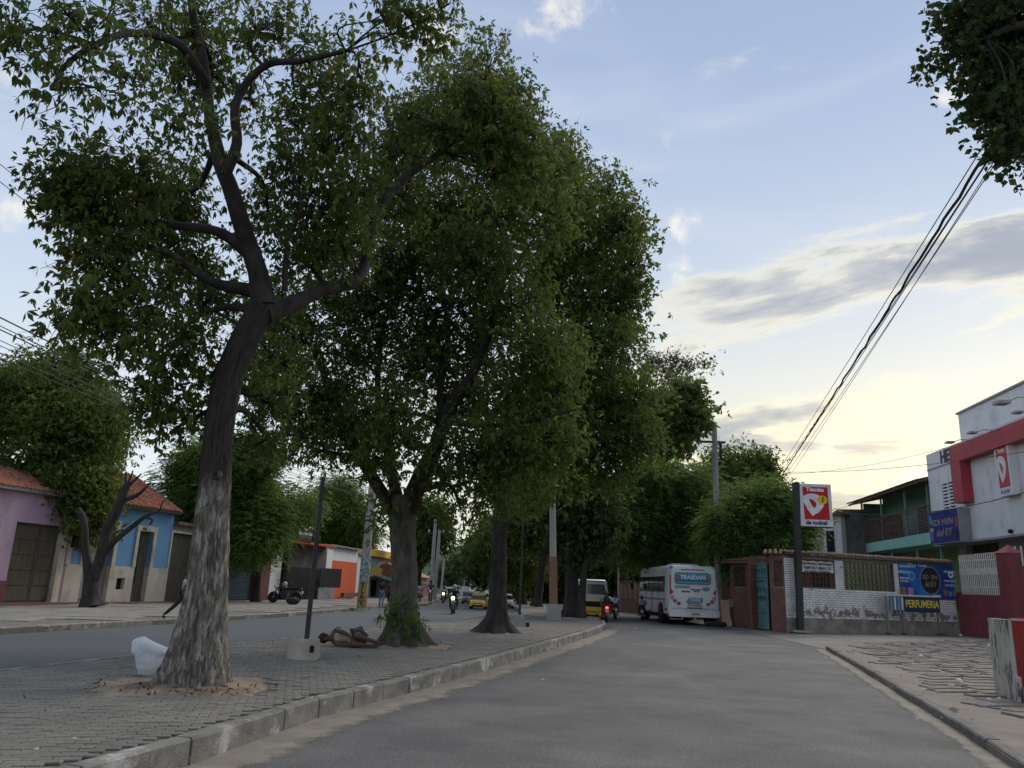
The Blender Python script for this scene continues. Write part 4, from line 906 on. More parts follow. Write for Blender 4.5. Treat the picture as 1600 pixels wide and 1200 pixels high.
fbox(f2, 'back_mass', M_blue, H, uA+.05, uB-.05, -7, -.35, 0, ze); fbox(f2, 'doorstep', M_floor, H, uA, uB, .04, 1.3, .0, .185)
# ---------- grey rendered house next door
f3 = Fpx(260.5, 44.5, 350, 50.5)
H = thing('grey_house', 'plain weathered grey house between the blue house and the dark red wall', 'house', f3.pt(0, 0, .13)); uA, uB = 0.02, f3.len; ze = f3.px(290, 822)[1]
d = R(f3, 270, 832, 292, 928); d = (d[0], d[1], .14, d[3]); wall_holes(mb := MB(), f3, uA, uB, 0, ze, -.3, 0, [d]); mb.build('wall', M_grey, H)
fbox(f3, 'door', M_wood, H, d[0], d[1], -.28, -.2, .14, d[3]); frame4(f3, H, (d[0], d[1], .2, d[3]), .12, -.02, .05, M_cream, 'door_frame', False)
fbox(f3, 'roof_slab', M_tileold, H, uA, uB, -6, .3, ze, ze+.18); fbox(f3, 'back_mass', M_grey, H, uA, uB, -6, -.3, 0, ze)
# ---------- shop with blue shutter
f4 = Fpx(351, 51, 422, 56)
H = thing('shuttered_shop', 'low dark red shop with a closed dark blue roller shutter behind the pale feathery tree', 'shop', f4.pt(0, 0, .13)); uB = f4.len; ze = f4.px(380, 838)[1]
d = R(f4, 364, 857, 395, 926); d = (d[0], d[1], .14, d[3]); wall_holes(mb := MB(), f4, 0, uB, 0, ze, -.3, 0, [d]); mb.build('wall', M_redp, H)
sh = fbox(f4, 'shutter', M_bluedoor, H, d[0], d[1], -.25, -.2, .14, d[3])
for k in range(16): z = .2+(d[3]-.25)*k/16; fbox(f4, 'slat', M_bluedoor, sh, d[0]+.02, d[1]-.02, -.2, -.17, z, z+(d[3]-.25)/16*.8)
fbox(f4, 'roof_slab', M_tileold, H, 0, uB, -6, .5, ze, ze+.15); fbox(f4, 'back_mass', M_redp, H, 0, uB, -6, -.3, 0, ze)
# ---------- open-fronted dark shop with the black sign
f5 = Fpx(422.5, 56.2, 508, 64)
H = thing('open_front_shop', 'dark open-fronted shop with white pillar, barred front and red roof edge', 'shop', f5.pt(0, 0, .13)); uB = f5.len; ze = f5.px(468, 850)[1]
rect(f5, 'pillar', M_white, H, 423, 856, 434, 930, -.3, .05); p1_ = f5.px(450, 900)[0]
fbox(f5, 'wall', plaster('brown_wall', (.10, .085, .08)), H, p1_, uB, -.3, -.1, 0, ze); fbox(f5, 'back_mass', M_dark, H, 0, uB, -6, -3, 0, ze)
fbox(f5, 'white_panel', M_white, H, f5.px(413, 880)[0], f5.px(423, 880)[0]-.02, -.4, -.3, .9, 3); fbox(f5, 'roof_slab', M_orange, H, 0, uB, -6, .8, ze, ze+.14)
g5 = bars(f5, H, (f5.px(436, 900)[0], f5.px(494, 900)[0], .18, f5.px(470, 887)[1]), .35, M_black, 34, 3, .018, 'barred_fence')
fbox(f5, 'black_panel', M_black, H, f5.px(494, 900)[0], f5.px(527, 900)[0], .3, .36, f5.px(510, 918)[1], f5.px(510, 888)[1])
for k in range(3): a = f5.px(492, 900)[0]+k*.9; fbox(f5, 'block', M_grey, H, a, a+.86, .25, .42, .14, f5.px(510, 918)[1]-.01)
sg = thing('shop_sign', 'small black sign with white lettering standing on the red roof edge', 'sign', f5.pt(f5.px(475, 840)[0], .8, ze+.14)); s0 = R(f5, 466, 819, 486, 850, .8); fbox(f5, 'board', M_black, sg, s0[0], s0[1], .78, .86, ze+.14, s0[3])
text('Barcelombia', f5, (s0[0]+s0[1])/2, (s0[2]+s0[3])/2+.05, .87, .4, M_letw, sg, width=(s0[1]-s0[0])*.9); text('restaurante', f5, (s0[0]+s0[1])/2, s0[2]+.45, .87, .22, mat('dim_lettering', (.25, .25, .25)), sg, width=(s0[1]-s0[0])*.8)
MB().tube([f5.pt(s0[0]+.15+(s0[1]-s0[0]-.3)*t_, .88, s0[3]-.22+.12*math.sin(t_*9)) for t_ in [k/12 for k in range(13)]], .045, 5).build('emblem', M_letw, sg)
# ---------- orange wall house, white house
f6 = Fpx(509, 65, 556, 73)
H = thing('orange_house', 'bright orange wall with white upper part between the barred shop and the concrete pole', 'house', f6.pt(0, 0, .13)); uB = f6.len; zo = f6.px(535, 877)[1]; ze = f6.px(535, 856)[1]
fbox(f6, 'wall', M_orange, H, 0, uB, -.3, 0, 0, zo); fbox(f6, 'upper_wall', M_white, H, 0, uB, -.3, -.02, zo, ze); fbox(f6, 'back_mass', M_white, H, 0, uB, -6, -.3, 0, ze-.02)
fbox(f6, 'roof_slab', M_grey, H, 0, uB, -6, .3, ze, ze+.12); rect(f6, 'post', M_white, H, 509, 858, 512, 926, .01, .15); rect(f6, 'kerb_block', M_floor, H, 527, 926, 552, 932, .3, .6)
f7 = Fpx(557, 74, 574, 79)
H = thing('white_house', 'narrow white house left of the yellow and teal building', 'house', f7.pt(0, 0, .13)); fbox(f7, 'wall', M_white, H, 0, f7.len, -.3, 0, 0, f7.px(565, 868)[1]); fbox(f7, 'roof_slab', M_grey, H, 0, f7.len, -5, .2, f7.px(565, 868)[1], f7.px(565, 865)[1]); rect(f7, 'door', M_dark, H, 565, 900, 570, 932, 0, .05)
# ---------- yellow and teal two-storey building with awning
f8 = Fpx(574.5, 79.5, 617, 92)
H = thing('yellow_building', 'two-storey yellow building with pale teal upper windows above a grey awning', 'building', f8.pt(0, 0, .13)); uB = f8.len
z1, z2, z3, z4 = [f8.px(598, y)[1] for y in (902, 889, 872, 862)]
M_teal = plaster('pale_teal', (.36, .50, .46), (.3, .4, .38))
fbox(f8, 'wall', M_white, H, 0, uB, -6, 0, 0, z1); fbox(f8, 'band', M_yell, H, 0, uB, -6, .5, z1, z2, 'yellow balcony band'); fbox(f8, 'upper_wall', M_teal, H, 0, uB, -6, .1, z2, z3)
fbox(f8, 'top_band', M_yell, H, 0, uB, -6, .6, z3, z4)
for k in range(5): a = uB*(.06+.19*k); w_ = fbox(f8, 'window', mat('pale_window', (.4, .46, .48)), H, a, a+uB*.15, .1, .14, z2+.1, z3-.1)
mb = MB(); mb.poly([f8.pt(0, .5, z1+.25), f8.pt(0, 3.2, z1-.5), f8.pt(0, 3.2, z1-.62), f8.pt(0, .5, z1+.12)], f8.u*uB); mb.build('awning', M_grey, H)
for k in range(3): rect(f8, 'door', M_dark, H, 580+k*12, 906, 586+k*12, 932, 0, .04)
f9 = Fpx(640, 84, 668, 100)
H = thing('red_roof_house', 'pale pink house with red roof behind the thick tree trunk', 'house', f9.pt(0, 0, .13)); z1 = f9.px(655, 902)[1]
fbox(f9, 'wall', plaster('pale_pink', (.5, .42, .42)), H, 0, f9.len, -5, 0, 0, z1); mb = MB(); mb.poly([f9.pt(-.2, .6, z1), f9.pt(-.2, -2.5, z1+1.3), f9.pt(-.2, -5.6, z1)], f9.u*(f9.len+.4)); fixnormals(mb.build('roof', M_tile, H)); rect(f9, 'dark_red_gate', M_redp, H, 660, 912, 668, 934, 0, .05)
# far buildings at the end of the street
for nm, lab, x0, y0, x1, y1, Y, m, gp in (('far_house', 'faded cream house low at the end of the street', 682, 905, 700, 931, 130, M_cream, None), ('far_house', 'pale flat-roofed shed at the very end of the street', 705, 901, 735, 926, 160, plaster('pale_shed', (.4, .42, .40)), None)):
    ff = Fpx(x0, Y, x1, Y); H = thing(nm, lab, 'house', ff.pt(0, 0, 0)); zz = ff.px(x0, y0)[1]; fbox(ff, 'wall', m, H, 0, ff.len, -8, 0, 0, zz); fbox(ff, 'roof', M_whitem, H, -.4, ff.len+.4, -8.4, .6, zz, zz+.3)
    for k in range(3): fbox(ff, 'window', M_dark, H, ff.len*(.12+.3*k), ff.len*(.12+.3*k)+.9, 0, .04, zz*.45, zz*.75)

# ================================================================== right side
M_brick = mat('red_brick', (.21, .085, .065), (.13, .058, .048), rough=.9, scale=2.5, bump=.5, bscale=40, c3=(.10, .07, .06), c3scale=1.2)
M_mortar = mat('mortar', (.20, .17, .145), (.12, .10, .085), rough=.95, scale=5)
def whitebrick():
    """limewashed bricks: the wash has flaked off in patches, most of all in a band near the foot"""
    m = mat('whitewashed_brick', (.78, .77, .75), (.60, .59, .57), rough=.9, scale=2.2, bump=.5, bscale=40, c3=(.24, .20, .18), c3scale=2.3, c3lo=.62, c3hi=.68)
    t = m.node_tree; n = t.nodes; l = t.links; b = [x for x in n if x.type == 'BSDF_PRINCIPLED'][0]; src = b.inputs['Base Color'].links[0].from_socket
    g_ = n.new('ShaderNodeNewGeometry'); s = n.new('ShaderNodeSeparateXYZ'); l.new(g_.outputs['Position'], s.inputs[0]); nz = n.new('ShaderNodeTexNoise'); nz.inputs['Scale'].default_value = 2.6; nz.inputs['Detail'].default_value = 9; nz.inputs['Roughness'].default_value = .7; l.new(g_.outputs['Position'], nz.inputs['Vector'])
    def M_(op, a, b_): 
        x = n.new('ShaderNodeMath'); x.operation = op
        for i, v in enumerate((a, b_)):
            if isinstance(v, (int, float)): x.inputs[i].default_value = v
            else: l.new(v, x.inputs[i])
        return x.outputs[0]
    band = M_('SUBTRACT', 1.0, M_('DIVIDE', M_('ABSOLUTE', M_('SUBTRACT', s.outputs[2], .95), 0), .42)); mr = n.new('ShaderNodeMapRange'); l.new(M_('ADD', nz.outputs[0], M_('MULTIPLY', band, .16)), mr.inputs[0]); mr.inputs[1].default_value = .61; mr.inputs[2].default_value = .66
    mx = n.new('ShaderNodeMix'); mx.data_type = 'RGBA'; l.new(mr.outputs[0], mx.inputs[0]); l.new(src, mx.inputs[6]); mx.inputs[7].default_value = (.26, .18, .15, 1); l.new(mx.outputs[2], b.inputs['Base Color']); return m
M_wbrick = whitebrick()
def brickwall(fr, parent, u0, u1, z0, z1, n1, holes, m, bw=.34, bh=.105, core=M_mortar, n_ind=300, depth=.25, proud=.012):
    """mortar core with single bricks standing proud of it"""
    wall_holes(mb := MB(), fr, u0, u1, z0, z1, n1-depth, n1-proud, holes); mb.build('mortar', core, parent)
    me = []
    for k in range(3):
        q = random.Random(k+3); b = MB(); a = bw/2-.008; c = bh/2-.008; e = .006
        b.add([(-a, 0, -c), (a, 0, -c), (a, 0, c), (-a, 0, c), (-a+e, proud+q.uniform(0, .006), -c+e), (a-e, proud+q.uniform(0, .006), -c+e), (a-e, proud+q.uniform(0, .006), c-e), (-a+e, proud+q.uniform(0, .006), c-e)], [(4, 5, 6, 7), (0, 1, 5, 4), (1, 2, 6, 5), (2, 3, 7, 6), (3, 0, 4, 7)])
        me.append(fixn(b.mesh('brick', m)))
    off = worldpos(parent); cnt = 0; rest = MB(); nz = int((z1-z0)/bh)
    for j in range(nz):
        z = z0+bh*(j+.5); spans = [(u0, u1)]
        for h in holes:
            if h[2]-bh*.4 < z < h[3]+bh*.4:
                sp2 = []
                for (p_, q_) in spans:
                    if h[1] <= p_ or h[0] >= q_: sp2.append((p_, q_)); continue
                    if h[0] > p_+.04: sp2.append((p_, h[0]))
                    if h[1] < q_-.04: sp2.append((h[1], q_))
                spans = sp2
        for (p_, q_) in spans:
            k0 = math.floor((p_-u0)/bw)-1
            while True:
                c0 = u0+k0*bw-(j % 2)*bw/2; k0 += 1
                e0, e1 = max(c0, p_), min(c0+bw, q_)
                if c0 >= q_: break
                if e1-e0 < .06: continue
                uu = (e0+e1)/2; sx_ = (e1-e0)/bw
                p = fr.pt(uu, n1-proud+random.uniform(-.003, .004), z); Mx = Matrix(((fr.u.x*sx_, fr.n.x, 0, p.x), (fr.u.y*sx_, fr.n.y, 0, p.y), (0, 0, 1, p.z), (0, 0, 0, 1)))
                if cnt < n_ind: o = link('brick', me[(cnt*7) % 3], parent); o.matrix_local = Matrix.Translation(-off) @ Mx
                else: rest.add([Mx @ v.co for v in me[cnt % 3].vertices], [tuple(q.vertices) for q in me[cnt % 3].polygons])
                cnt += 1
    if rest.v: tag(rest.build('bricks_joined', m, parent), kind='stuff')
def fixn(me):
    import bmesh
    bm = bmesh.new(); bm.from_mesh(me); bmesh.ops.recalc_face_normals(bm, faces=bm.faces)
    c = sum((f.normal.y for f in bm.faces))
    if c < 0: bmesh.ops.reverse_faces(bm, faces=bm.faces)
    bm.to_mesh(me); bm.free(); return me
a, b = G(1230, 986, .1), G(1498, 991, .1)
fw = Frame(a, b); WL = fw.len
W_ = thing('brick_yard_wall', 'whitewashed flaking brick wall with barred openings and clay tile coping behind the tall sign', 'wall', fw.pt(0, 0, .1))
zc = fw.px(1300, 872)[1]; u_end = WL
w1 = R(fw, 1240, 874, 1306, 919); w2 = R(fw, 1317, 879, 1399, 925); zb = fw.px(1300, 967)[1]; 
w1 = (w1[0], w1[1], w1[2], zc-.12); w2 = (w2[0], w2[1], w2[2], zc-.15); u3 = fw.px(1404, 900)[0]; w3 = (u3, WL-.02, fw.px(1450, 934)[1], zc-.02)
brickwall(fw, W_, 0, WL, zb, zc, 0, [w1, w2, w3], M_wbrick)
M_plinthc = mat('stained_cream_plinth', (.30, .27, .21), (.17, .155, .13), scale=1.5, bump=.4, bscale=25, c3=(.12, .105, .09), c3scale=1.1, c3lo=.5, c3hi=.68, detail=10)
fbox(fw, 'plinth', M_plinthc, W_, 0, WL, -.25, .02, 0, zb)
fbox(fw, 'lintel', M_wood, W_, 0, WL, -.26, .03, zc, zc+.08)
tiles(fw, W_, 0, WL+.1, .26, zc+.07, -.22, zc+.26, M_tileold, n_ind=200, pitch=.23, row=.34, r=.095)
M_rust = mat('rusty_bars', (.14, .085, .06), (.08, .05, .04), scale=6)
bars(fw, W_, w1, -.1, M_rust, 11, 5, .014, 'window_grille', True); bars(fw, W_, w2, -.1, M_rust, 12, 5, .014, 'window_grille', True)
M_lime = plaster('green_yard_wall', (.26, .31, .15), (.14, .17, .09))
# porch behind the openings
fbox(fw, 'inner_wall', M_brick, W_, -.1, w2[0]+1.55, -2.6, -2.4, 0, zc); fbox(fw, 'inner_green_wall', M_lime, W_, w2[0]+1.6, WL, -2.9, -2.7, 0, zc+.3); fbox(fw, 'inner_door', M_dark, W_, w1[0]+.2, w1[1]-.5, -2.38, -2.3, 0, zc-.3); fbox(fw, 'inner_window', M_dark, W_, w2[0]+.1, w2[0]+1.2, -2.38, -2.3, .8, zc-.3)
# paper notice in the first opening
nb = thing('paper_notice', 'creased white notice with rows of black writing tied in the barred opening', 'notice', fw.pt(w1[0]+.4, .05, zc-.9)); q = R(fw, 1251, 876, 1302, 896, .02)
mb = MB(); n_ = 20; pts = []
for j in range(5):
    for i in range(n_+1): pts.append(fw.pt(q[0]+(q[1]-q[0])*i/n_, .03+.02*math.sin(i*1.3+j), q[2]+(q[3]-q[2])*j/4+(.02*math.sin(i*1.1) if j in (0, 4) else 0)))
mb.add(pts, [(j*(n_+1)+i, j*(n_+1)+i+1, (j+1)*(n_+1)+i+1, (j+1)*(n_+1)+i) for j in range(4) for i in range(n_)], True); mb.build('paper', mat('paper', (.6, .6, .6)), nb)
for k, s_ in enumerate(('SE PINTAN VENTANAS', 'PUERTAS Y REJAS C.G.', 'SOLDADURA EN GENERAL')): text(s_, fw, (q[0]+q[1])/2, q[3]-.12-k*.19, .062, .17, M_letk, nb, width=(q[1]-q[0])*(.9-.05*k), extrude=.002, bold=.004)
# banner with the big round emblem
bn = thing('perfume_banner', 'blue printed banner with a big dark round emblem, on the wall under the tiles', 'banner', fw.pt(w3[0], .02, w3[2])); q = (w3[0], WL+.02, w3[2], zc-.03)
def bannermat():
    m = mat('banner_print', (.02, .07, .30), (.012, .03, .14), rough=.5, scale=.7, c3=(.02, .20, .50), c3scale=.45, c3lo=.48, c3hi=.62); return m
fbox(fw, 'canvas', bannermat(), bn, q[0], q[1], .01, .05, q[2], q[3])
ec = fw.px(1452, 907); er = (q[3]-q[2])*.42; cu_, cz0 = ec
def disc(fr, name, m, parent, u, z, r, n0, n1, nseg=28, sq=1, r2=None):
    mb = MB()
    if r2 is None: mb.poly([fr.pt(u+r*math.cos(t_), n0, z+r*sq*math.sin(t_)) for t_ in [2*math.pi*k/nseg for k in range(nseg)]], fr.n*(n1-n0))
    else:
        A = [(math.cos(2*math.pi*k/nseg), math.sin(2*math.pi*k/nseg)) for k in range(nseg)]; vs = []
        for (rr, nn) in ((r, n0), (r, n1), (r2, n1), (r2, n0)): vs += [fr.pt(u+rr*c, nn, z+rr*s*sq) for c, s in A]
        mb.add(vs, [(b_*nseg+k, b_*nseg+(k+1) % nseg, ((b_+1) % 4)*nseg+(k+1) % nseg, ((b_+1) % 4)*nseg+k) for b_ in range(4) for k in range(nseg)])
    return fixnormals(mb.build(name, m, parent))
disc(fw, 'emblem_disc', mat('emblem_dark', (.025, .025, .03), (.015, .015, .02)), bn, cu_, cz0, er*.93, .05, .056); disc(fw, 'emblem_ring', mat('emblem_silver', (.26, .26, .27), (.16, .16, .17)), bn, cu_, cz0, er, .05, .06, r2=er*.93)
M_gold = mat('gold_print', (.33, .29, .20), (.24, .21, .15)); text('ED  EN', fw, cu_, cz0+er*.22, .058, er*.42, M_gold, bn, width=er*1.35, extrude=.003); text('del REY', fw, cu_, cz0-er*.28, .058, er*.55, M_gold, bn, width=er*1.1, extrude=.003, shear=.2)
for (x, y, s_, sz, c) in ((1411, 885, 'ARMANI', .16, 0), (1424, 884, 'Dior', .28, 0), (1411, 894, 'VERSACE', .2, 0), (1412, 903, 'Rabanne', .18, 0), (1412, 908, 'CHANEL', .15, 0), (1482, 894, 'PERFUMES', .17, 1), (1483, 908, 'HUGO BOSS', .15, 1), (1483, 915, 'LACOSTE', .16, 1), (1463, 932, 'VENTAS', .14, 1), (1440, 884, 'Carolina', .17, 0)):
    u, z = fw.px(x, y); text(s_, fw, u, z, .052, sz, M_letw, bn, extrude=.002)
u, z = fw.px(1484, 898); disc(fw, 'ring_logo', M_letw, bn, u, z, .17, .05, .054, 16, r2=.08); u, z = fw.px(1423, 900); disc(fw, 'round_logo', mat('blue_print', (.15, .28, .5)), bn, u, z, .24, .05, .054, 16, r2=.12)
for x0, y0, x1, y1, c in ((1405, 917, 1415, 932, (.4, .16, .1)), (1417, 918, 1427, 932, (.5, .25, .4)), (1473, 921, 1480, 931, (.4, .13, .06)), (1481, 924, 1487, 932, (.1, .3, .6)), (1488, 922, 1494, 932, (.35, .2, .15)), (1456, 929, 1469, 933, (.5, .5, .5))):
    rect(fw, 'bottle_print', mat('print_patch', c, tuple(x*.6 for x in c), scale=5), bn, x0, y0, x1, y1, .05, .054)
# railing with the perfume sign
fr_ = fw.off(.75); RL = thing('metal_railing', 'low grey metal railing in front of the cream wall foot, under the big banner', 'railing', fr_.pt(fr_.px(1386, 985)[0], 0, .1)); zt = fr_.px(1425, 932)[1]; zm = fr_.px(1425, 956)[1]
for x in (1386, 1411, 1465): u = fr_.px(x, 960)[0]; MB().box(u-.04, u+.04, -.04, .04, .08, zt, fr_).build('leg', M_metal, RL); MB().box(u-.1, u+.1, -.1, .1, .09, .13, fr_).build('foot_plate', M_dark, RL)
u0, u1 = fr_.px(1385, 940)[0], fr_.px(1466, 940)[0]; fbox(fr_, 'top_rail', M_whitem, RL, u0, u1, -.05, .05, zt, zt+.07)
SG = thing('perfumeria_sign', 'navy board with yellow PERFUMERIA lettering hung on the grey railing', 'sign', fr_.pt(fr_.px(1438, 945)[0], .05, zm)); a_, b_ = fr_.px(1411, 940)[0], fr_.px(1466, 940)[0]; fbox(fr_, 'board', mat('navy_board', (.03, .04, .09), (.02, .028, .065)), SG, a_, b_, .045, .07, zm, zt-.01)
text('PERFUMERIA', fr_, (a_+b_)/2, (zm+zt)/2, .075, .5, mat('yellow_lettering', (.75, .60, .03), (.7, .55, .03)), SG, width=(b_-a_)*.93, bold=.006)
PO = thing('striped_poster', 'small blue and white striped poster on the railing left of the navy board', 'poster', fr_.pt(fr_.px(1400, 945)[0], .05, zm)); a0 = fr_.px(1388, 940)[0]; fbox(fr_, 'sheet', mat('poster_blue', (.10, .16, .22)), PO, a0, a_-.06, .045, .06, zm+.05, zt-.01)
for k in range(4): u = a0+.1+k*.22; fbox(fr_, 'stripe', M_letw if k % 2 else mat('stripe_grey', (.3, .33, .36)), PO, u, u+.07, .06, .066, zm+.08, zt-.05)
# side of the yard wall running back to the gate
fs = Frame(G(1205, 984, .1)+Vector((-.2, 5.2, 0)), fw.pt(0, 0, 0)); fs = Frame(D(1204.5, 950, 38.2), fw.pt(0, -.02, 0)); SW = thing('brick_side_wall', 'dark red brick wall end with barred window between the teal gate and the whitewashed wall', 'wall', fs.pt(0, 0, .1))
zs_ = fs.px(1218, 868)[1]; hw = R(fs, 1208, 876, 1227, 917); zq = fs.px(1215, 955)[1]; brickwall(fs, SW, 0, fs.len-.01, zq, zs_, 0, [hw], M_brick, n_ind=150, core=M_mortar); fbox(fs, 'plinth', plaster('dull_red_plinth', (.14, .075, .065)), SW, 0, fs.len-.01, -.25, .015, 0, zq)
bars(fs, SW, hw, -.08, M_rust, 10, 5, .014, 'window_grille', True); fbox(fs, 'window_back', M_dark, SW, hw[0], hw[1], -.24, -.2, hw[2], hw[3]); tiles(fs, SW, -.3, fs.len, .3, zs_+.02, -.5, zs_+.28, M_tileold, n_ind=60)
gp0 = fs.pt(0, 0, 0); fg = Frame(D(1183.5, 950, 40.3), gp0+Vector((-.03, .3, 0))); GT = thing('iron_gate', 'pale teal iron gate with rows of arrow-head ornaments between two brick walls', 'gate', fg.pt(0, 0, .1)); M_tealm = mat('teal_metal', (.12, .27, .255), (.08, .18, .17), rough=.6, scale=3)
zg = fg.px(1193, 880)[1]
for k in range(4):
    a = fg.len*k/4; fbox(fg, 'stile', M_tealm, GT, a+.03, a+fg.len/4-.03, -.05, 0, .14, zg)
    for j, y in enumerate((891, 905, 921, 935)):
        z = fg.px(1193, y)[1]; uc_ = a+fg.len/8; w = .09; MB().poly([fg.pt(uc_-w, .001, z+.1), fg.pt(uc_, .001, z-.16), fg.pt(uc_+w, .001, z+.1), fg.pt(uc_, .001, z+.02)], fg.n*.02).build('ornament', M_black, GT)
bars(fg, GT, (0, fg.len, .14, zg), .02, M_tealm, 1, 4, .03, 'gate_frame'); MB().box(fg.len-.28, fg.len-.2, .02, .06, 1.2, 1.35, fg).build('lock', M_metal, GT)
fp = Frame(D(1142, 950, 42.5), D(1183, 950, 40.5)); BP = thing('brick_front_wall', 'short red brick wall with small barred window left of the teal gate', 'wall', fp.pt(0, 0, .1)); zt_ = fp.px(1165, 880)[1]; hw = R(fp, 1145, 886, 1165, 917)
brickwall(fp, BP, 0, fp.len, .0, zt_, 0, [hw], M_brick, n_ind=300); bars(fp, BP, hw, -.06, M_rust, 8, 5, .014, 'window_grille', True); fbox(fp, 'window_back', M_dark, BP, hw[0], hw[1], -.24, -.2, hw[2], hw[3]); fbox(fp, 'roof_edge', M_tileold, BP, -.3, fp.len+.2, -.8, .35, zt_, zt_+.1); tiles(fp, BP, -.3, fp.len+.2, .38, zt_+.1, -.8, zt_+.35, M_tileold, n_ind=60)
rect(fp, 'meter_box', M_metal, BP, 1141.5, 936, 1147, 949, .0, .14)
# house behind the bus: brick, ochre frame, white board with an emblem
fh = Frame(D(1032, 900, 66), D(1140, 900, 56)); HB = thing('brick_ochre_house', 'brick house with ochre window surround seen above the bus roof', 'house', fh.pt(0, 0, 0)); z1_, z0_ = fh.px(1080, 862)[1], 0
fbox(fh, 'wall', plaster('brown_brick_wall', (.15, .08, .055), (.1, .06, .04)), HB, 0, fh.len, -6, 0, z0_, z1_); rect(fh, 'ochre_wall', plaster('ochre', (.34, .17, .05)), HB, 1053, 868, 1072, 884, 0, .06); rect(fh, 'ochre_surround', plaster('ochre', (.38, .19, .05)), HB, 1091, 853, 1118, 885, 0, .3)
rect(fh, 'window', M_dark, HB, 1099, 857, 1117, 877, .3, .32); fbox(fh, 'roof', M_tileold, HB, -.5, fh.len+.5, -6, 1, z1_, z1_+.25)
bo = thing('white_signboard', 'upright white board with a dark figure-like emblem on the brick house behind the bus', 'sign', fh.pt(fh.px(1082, 870)[0], .3, 3)); q = R(fh, 1075, 861, 1090, 882); fbox(fh, 'board', M_whitem, bo, q[0], q[1], .3, .38, q[2], q[3]); u = (q[0]+q[1])/2; disc(fh, 'emblem', M_black, bo, u, q[3]-.35*(q[3]-q[2]), .2, .38, .4, 12); fbox(fh, 'emblem_foot', M_black, bo, u-.16, u+.16, .38, .4, q[2]+.15, q[2]+.5)
fb2 = Frame(D(968, 930, 66), D(1030, 930, 58)); BW = thing('garden_wall', 'low brown wall with upright panels between the white van and the bus', 'wall', fb2.pt(0, 0, 0)); za = fb2.px(1000, 910)[1]; fbox(fb2, 'wall', plaster('brown_wall2', (.17, .105, .075)), BW, 0, fb2.len, -.3, 0, 0, za)
for k in range(8): a = fb2.len*(k+.15)/8; fbox(fb2, 'panel', plaster('panel_tan', (.22, .15, .11)), BW, a, a+fb2.len/8*.7, 0, .05, za*.45, za*.93)
fbox(fb2, 'cap', M_brick, BW, 0, fb2.len, -.35, .06, za, za+.1)
# ---------- cream house, grey party wall
fc = Frame(D(1250, 850, 68), D(1316, 850, 65)); CH = thing('cream_house', 'two-storey cream house with one dark window seen beside the tall sign', 'house', fc.pt(0, 0, 0)); zc1 = fc.px(1300, 806)[1]
fbox(fc, 'wall', M_white, CH, fc.px(1287, 840)[0], fc.len, -5, 0, 0, zc1); fbox(fc, 'recessed_wall', M_cream, CH, 0, fc.px(1287, 840)[0]-.01, -5, -.5, 0, fc.px(1270, 822)[1]); q = R(fc, 1292, 831, 1304, 861); w_ = fbox(fc, 'window', M_glass, CH, q[0], q[1], 0, .03, q[2], q[3]); frame4(fc, w_, q, .06, 0, .05, M_black, 'frame'); fbox(fc, 'roof', M_tileold, CH, -.4, fc.len+.3, -5, .5, zc1, zc1+.2)
bars(fc, w_, q, .06, M_black, 4, 6, .02, 'grille')
fgw = Frame(D(1315, 840, 65.5), D(1354, 840, 65)); GW = thing('party_wall', 'stained dark grey wall between the cream house and the green balcony house', 'wall', fgw.pt(0, 0, 0)); fbox(fgw, 'wall', plaster('stained_grey', (.16, .155, .145), (.07, .068, .065), .6, .45, .6), GW, 0, fgw.len, -6, 0, 0, fgw.px(1335, 800)[1]); fbox(fgw, 'capping', M_tileold, GW, -.2, fgw.len+.1, -6, .1, fgw.px(1335, 800)[1], fgw.px(1335, 796)[1])
# ---------- green balcony house
fgn = Frame(D(1347, 850, 66), D(1464, 850, 51.2)); GH = thing('green_balcony_house', 'old two-storey green house with brown railed balcony and long tiled roof slope', 'house', fgn.pt(0, 0, 0)); GL = fgn.len
M_gr = plaster('green_paint', (.22, .42, .34), (.13, .24, .20), .8); M_grl = plaster('light_green_slab', (.30, .58, .50), (.22, .38, .33)); M_grd = plaster('dark_green', (.05, .11, .08), (.03, .06, .05), .7)
zA = fgn.px(1400, 857)[1]; zB = fgn.px(1400, 841)[1]; zR = fgn.px(1400, 803)[1]; zE = fgn.px(1400, 768)[1]
fbox(fgn, 'floor_slab', M_grl, GH, 0, GL-.02, -4, 0, zA, zB); fbox(fgn, 'upper_wall', M_gr, GH, .2, GL-.02, -2.1, -1.8, zB, zE+.42); fbox(fgn, 'lower_wall', M_lime, GH, .2, GL-.02, -2.6, -2.4, 0, zA)
fbox(fgn, 'end_wall', M_gr, GH, 0, .2, -4, -.3, 0, zE); fbox(fgn, 'door', M_dark, GH, GL*.50, GL*.64, -1.8, -1.74, zB+.02, zB+2.2); fbox(fgn, 'door', M_dark, GH, GL*.87, GL*.97, -1.8, -1.74, zB+.02, zB+2.2)
fbox(fgn, 'pale_doorway', M_gr, GH, GL*.74, GL*.84, -1.8, -1.74, zB+.02, zB+2.3)
for k in range(3): fbox(fgn, 'window', M_dark, GH, GL*(.15+.3*k), GL*(.15+.3*k)+1.2, -2.4, -2.35, 1.1, 2.3)
for t_ in (.02, .33, .66, .93): u = GL*t_; MB().box(u, u+.12, -.14, -.02, zB, zE, fgn).build('post', mat('pale_post', (.24, .3, .27)), GH); MB().box(u+.5, u+.64, -.5, -.36, 0, zA, fgn).build('lower_post', M_gr, GH)
M_rail = mat('brown_railing', (.17, .11, .09), (.10, .07, .058), scale=3); off = 0
rl = bars(fgn, GH, (0, GL*.62, zB, zR), -.02, M_rail, 40, 3, .02, 'balcony_railing'); fbox(fgn, 'railing_panel', M_rail, GH, 0.02, GL*.6, -.1, -.05, zB+.05, zR-.05)
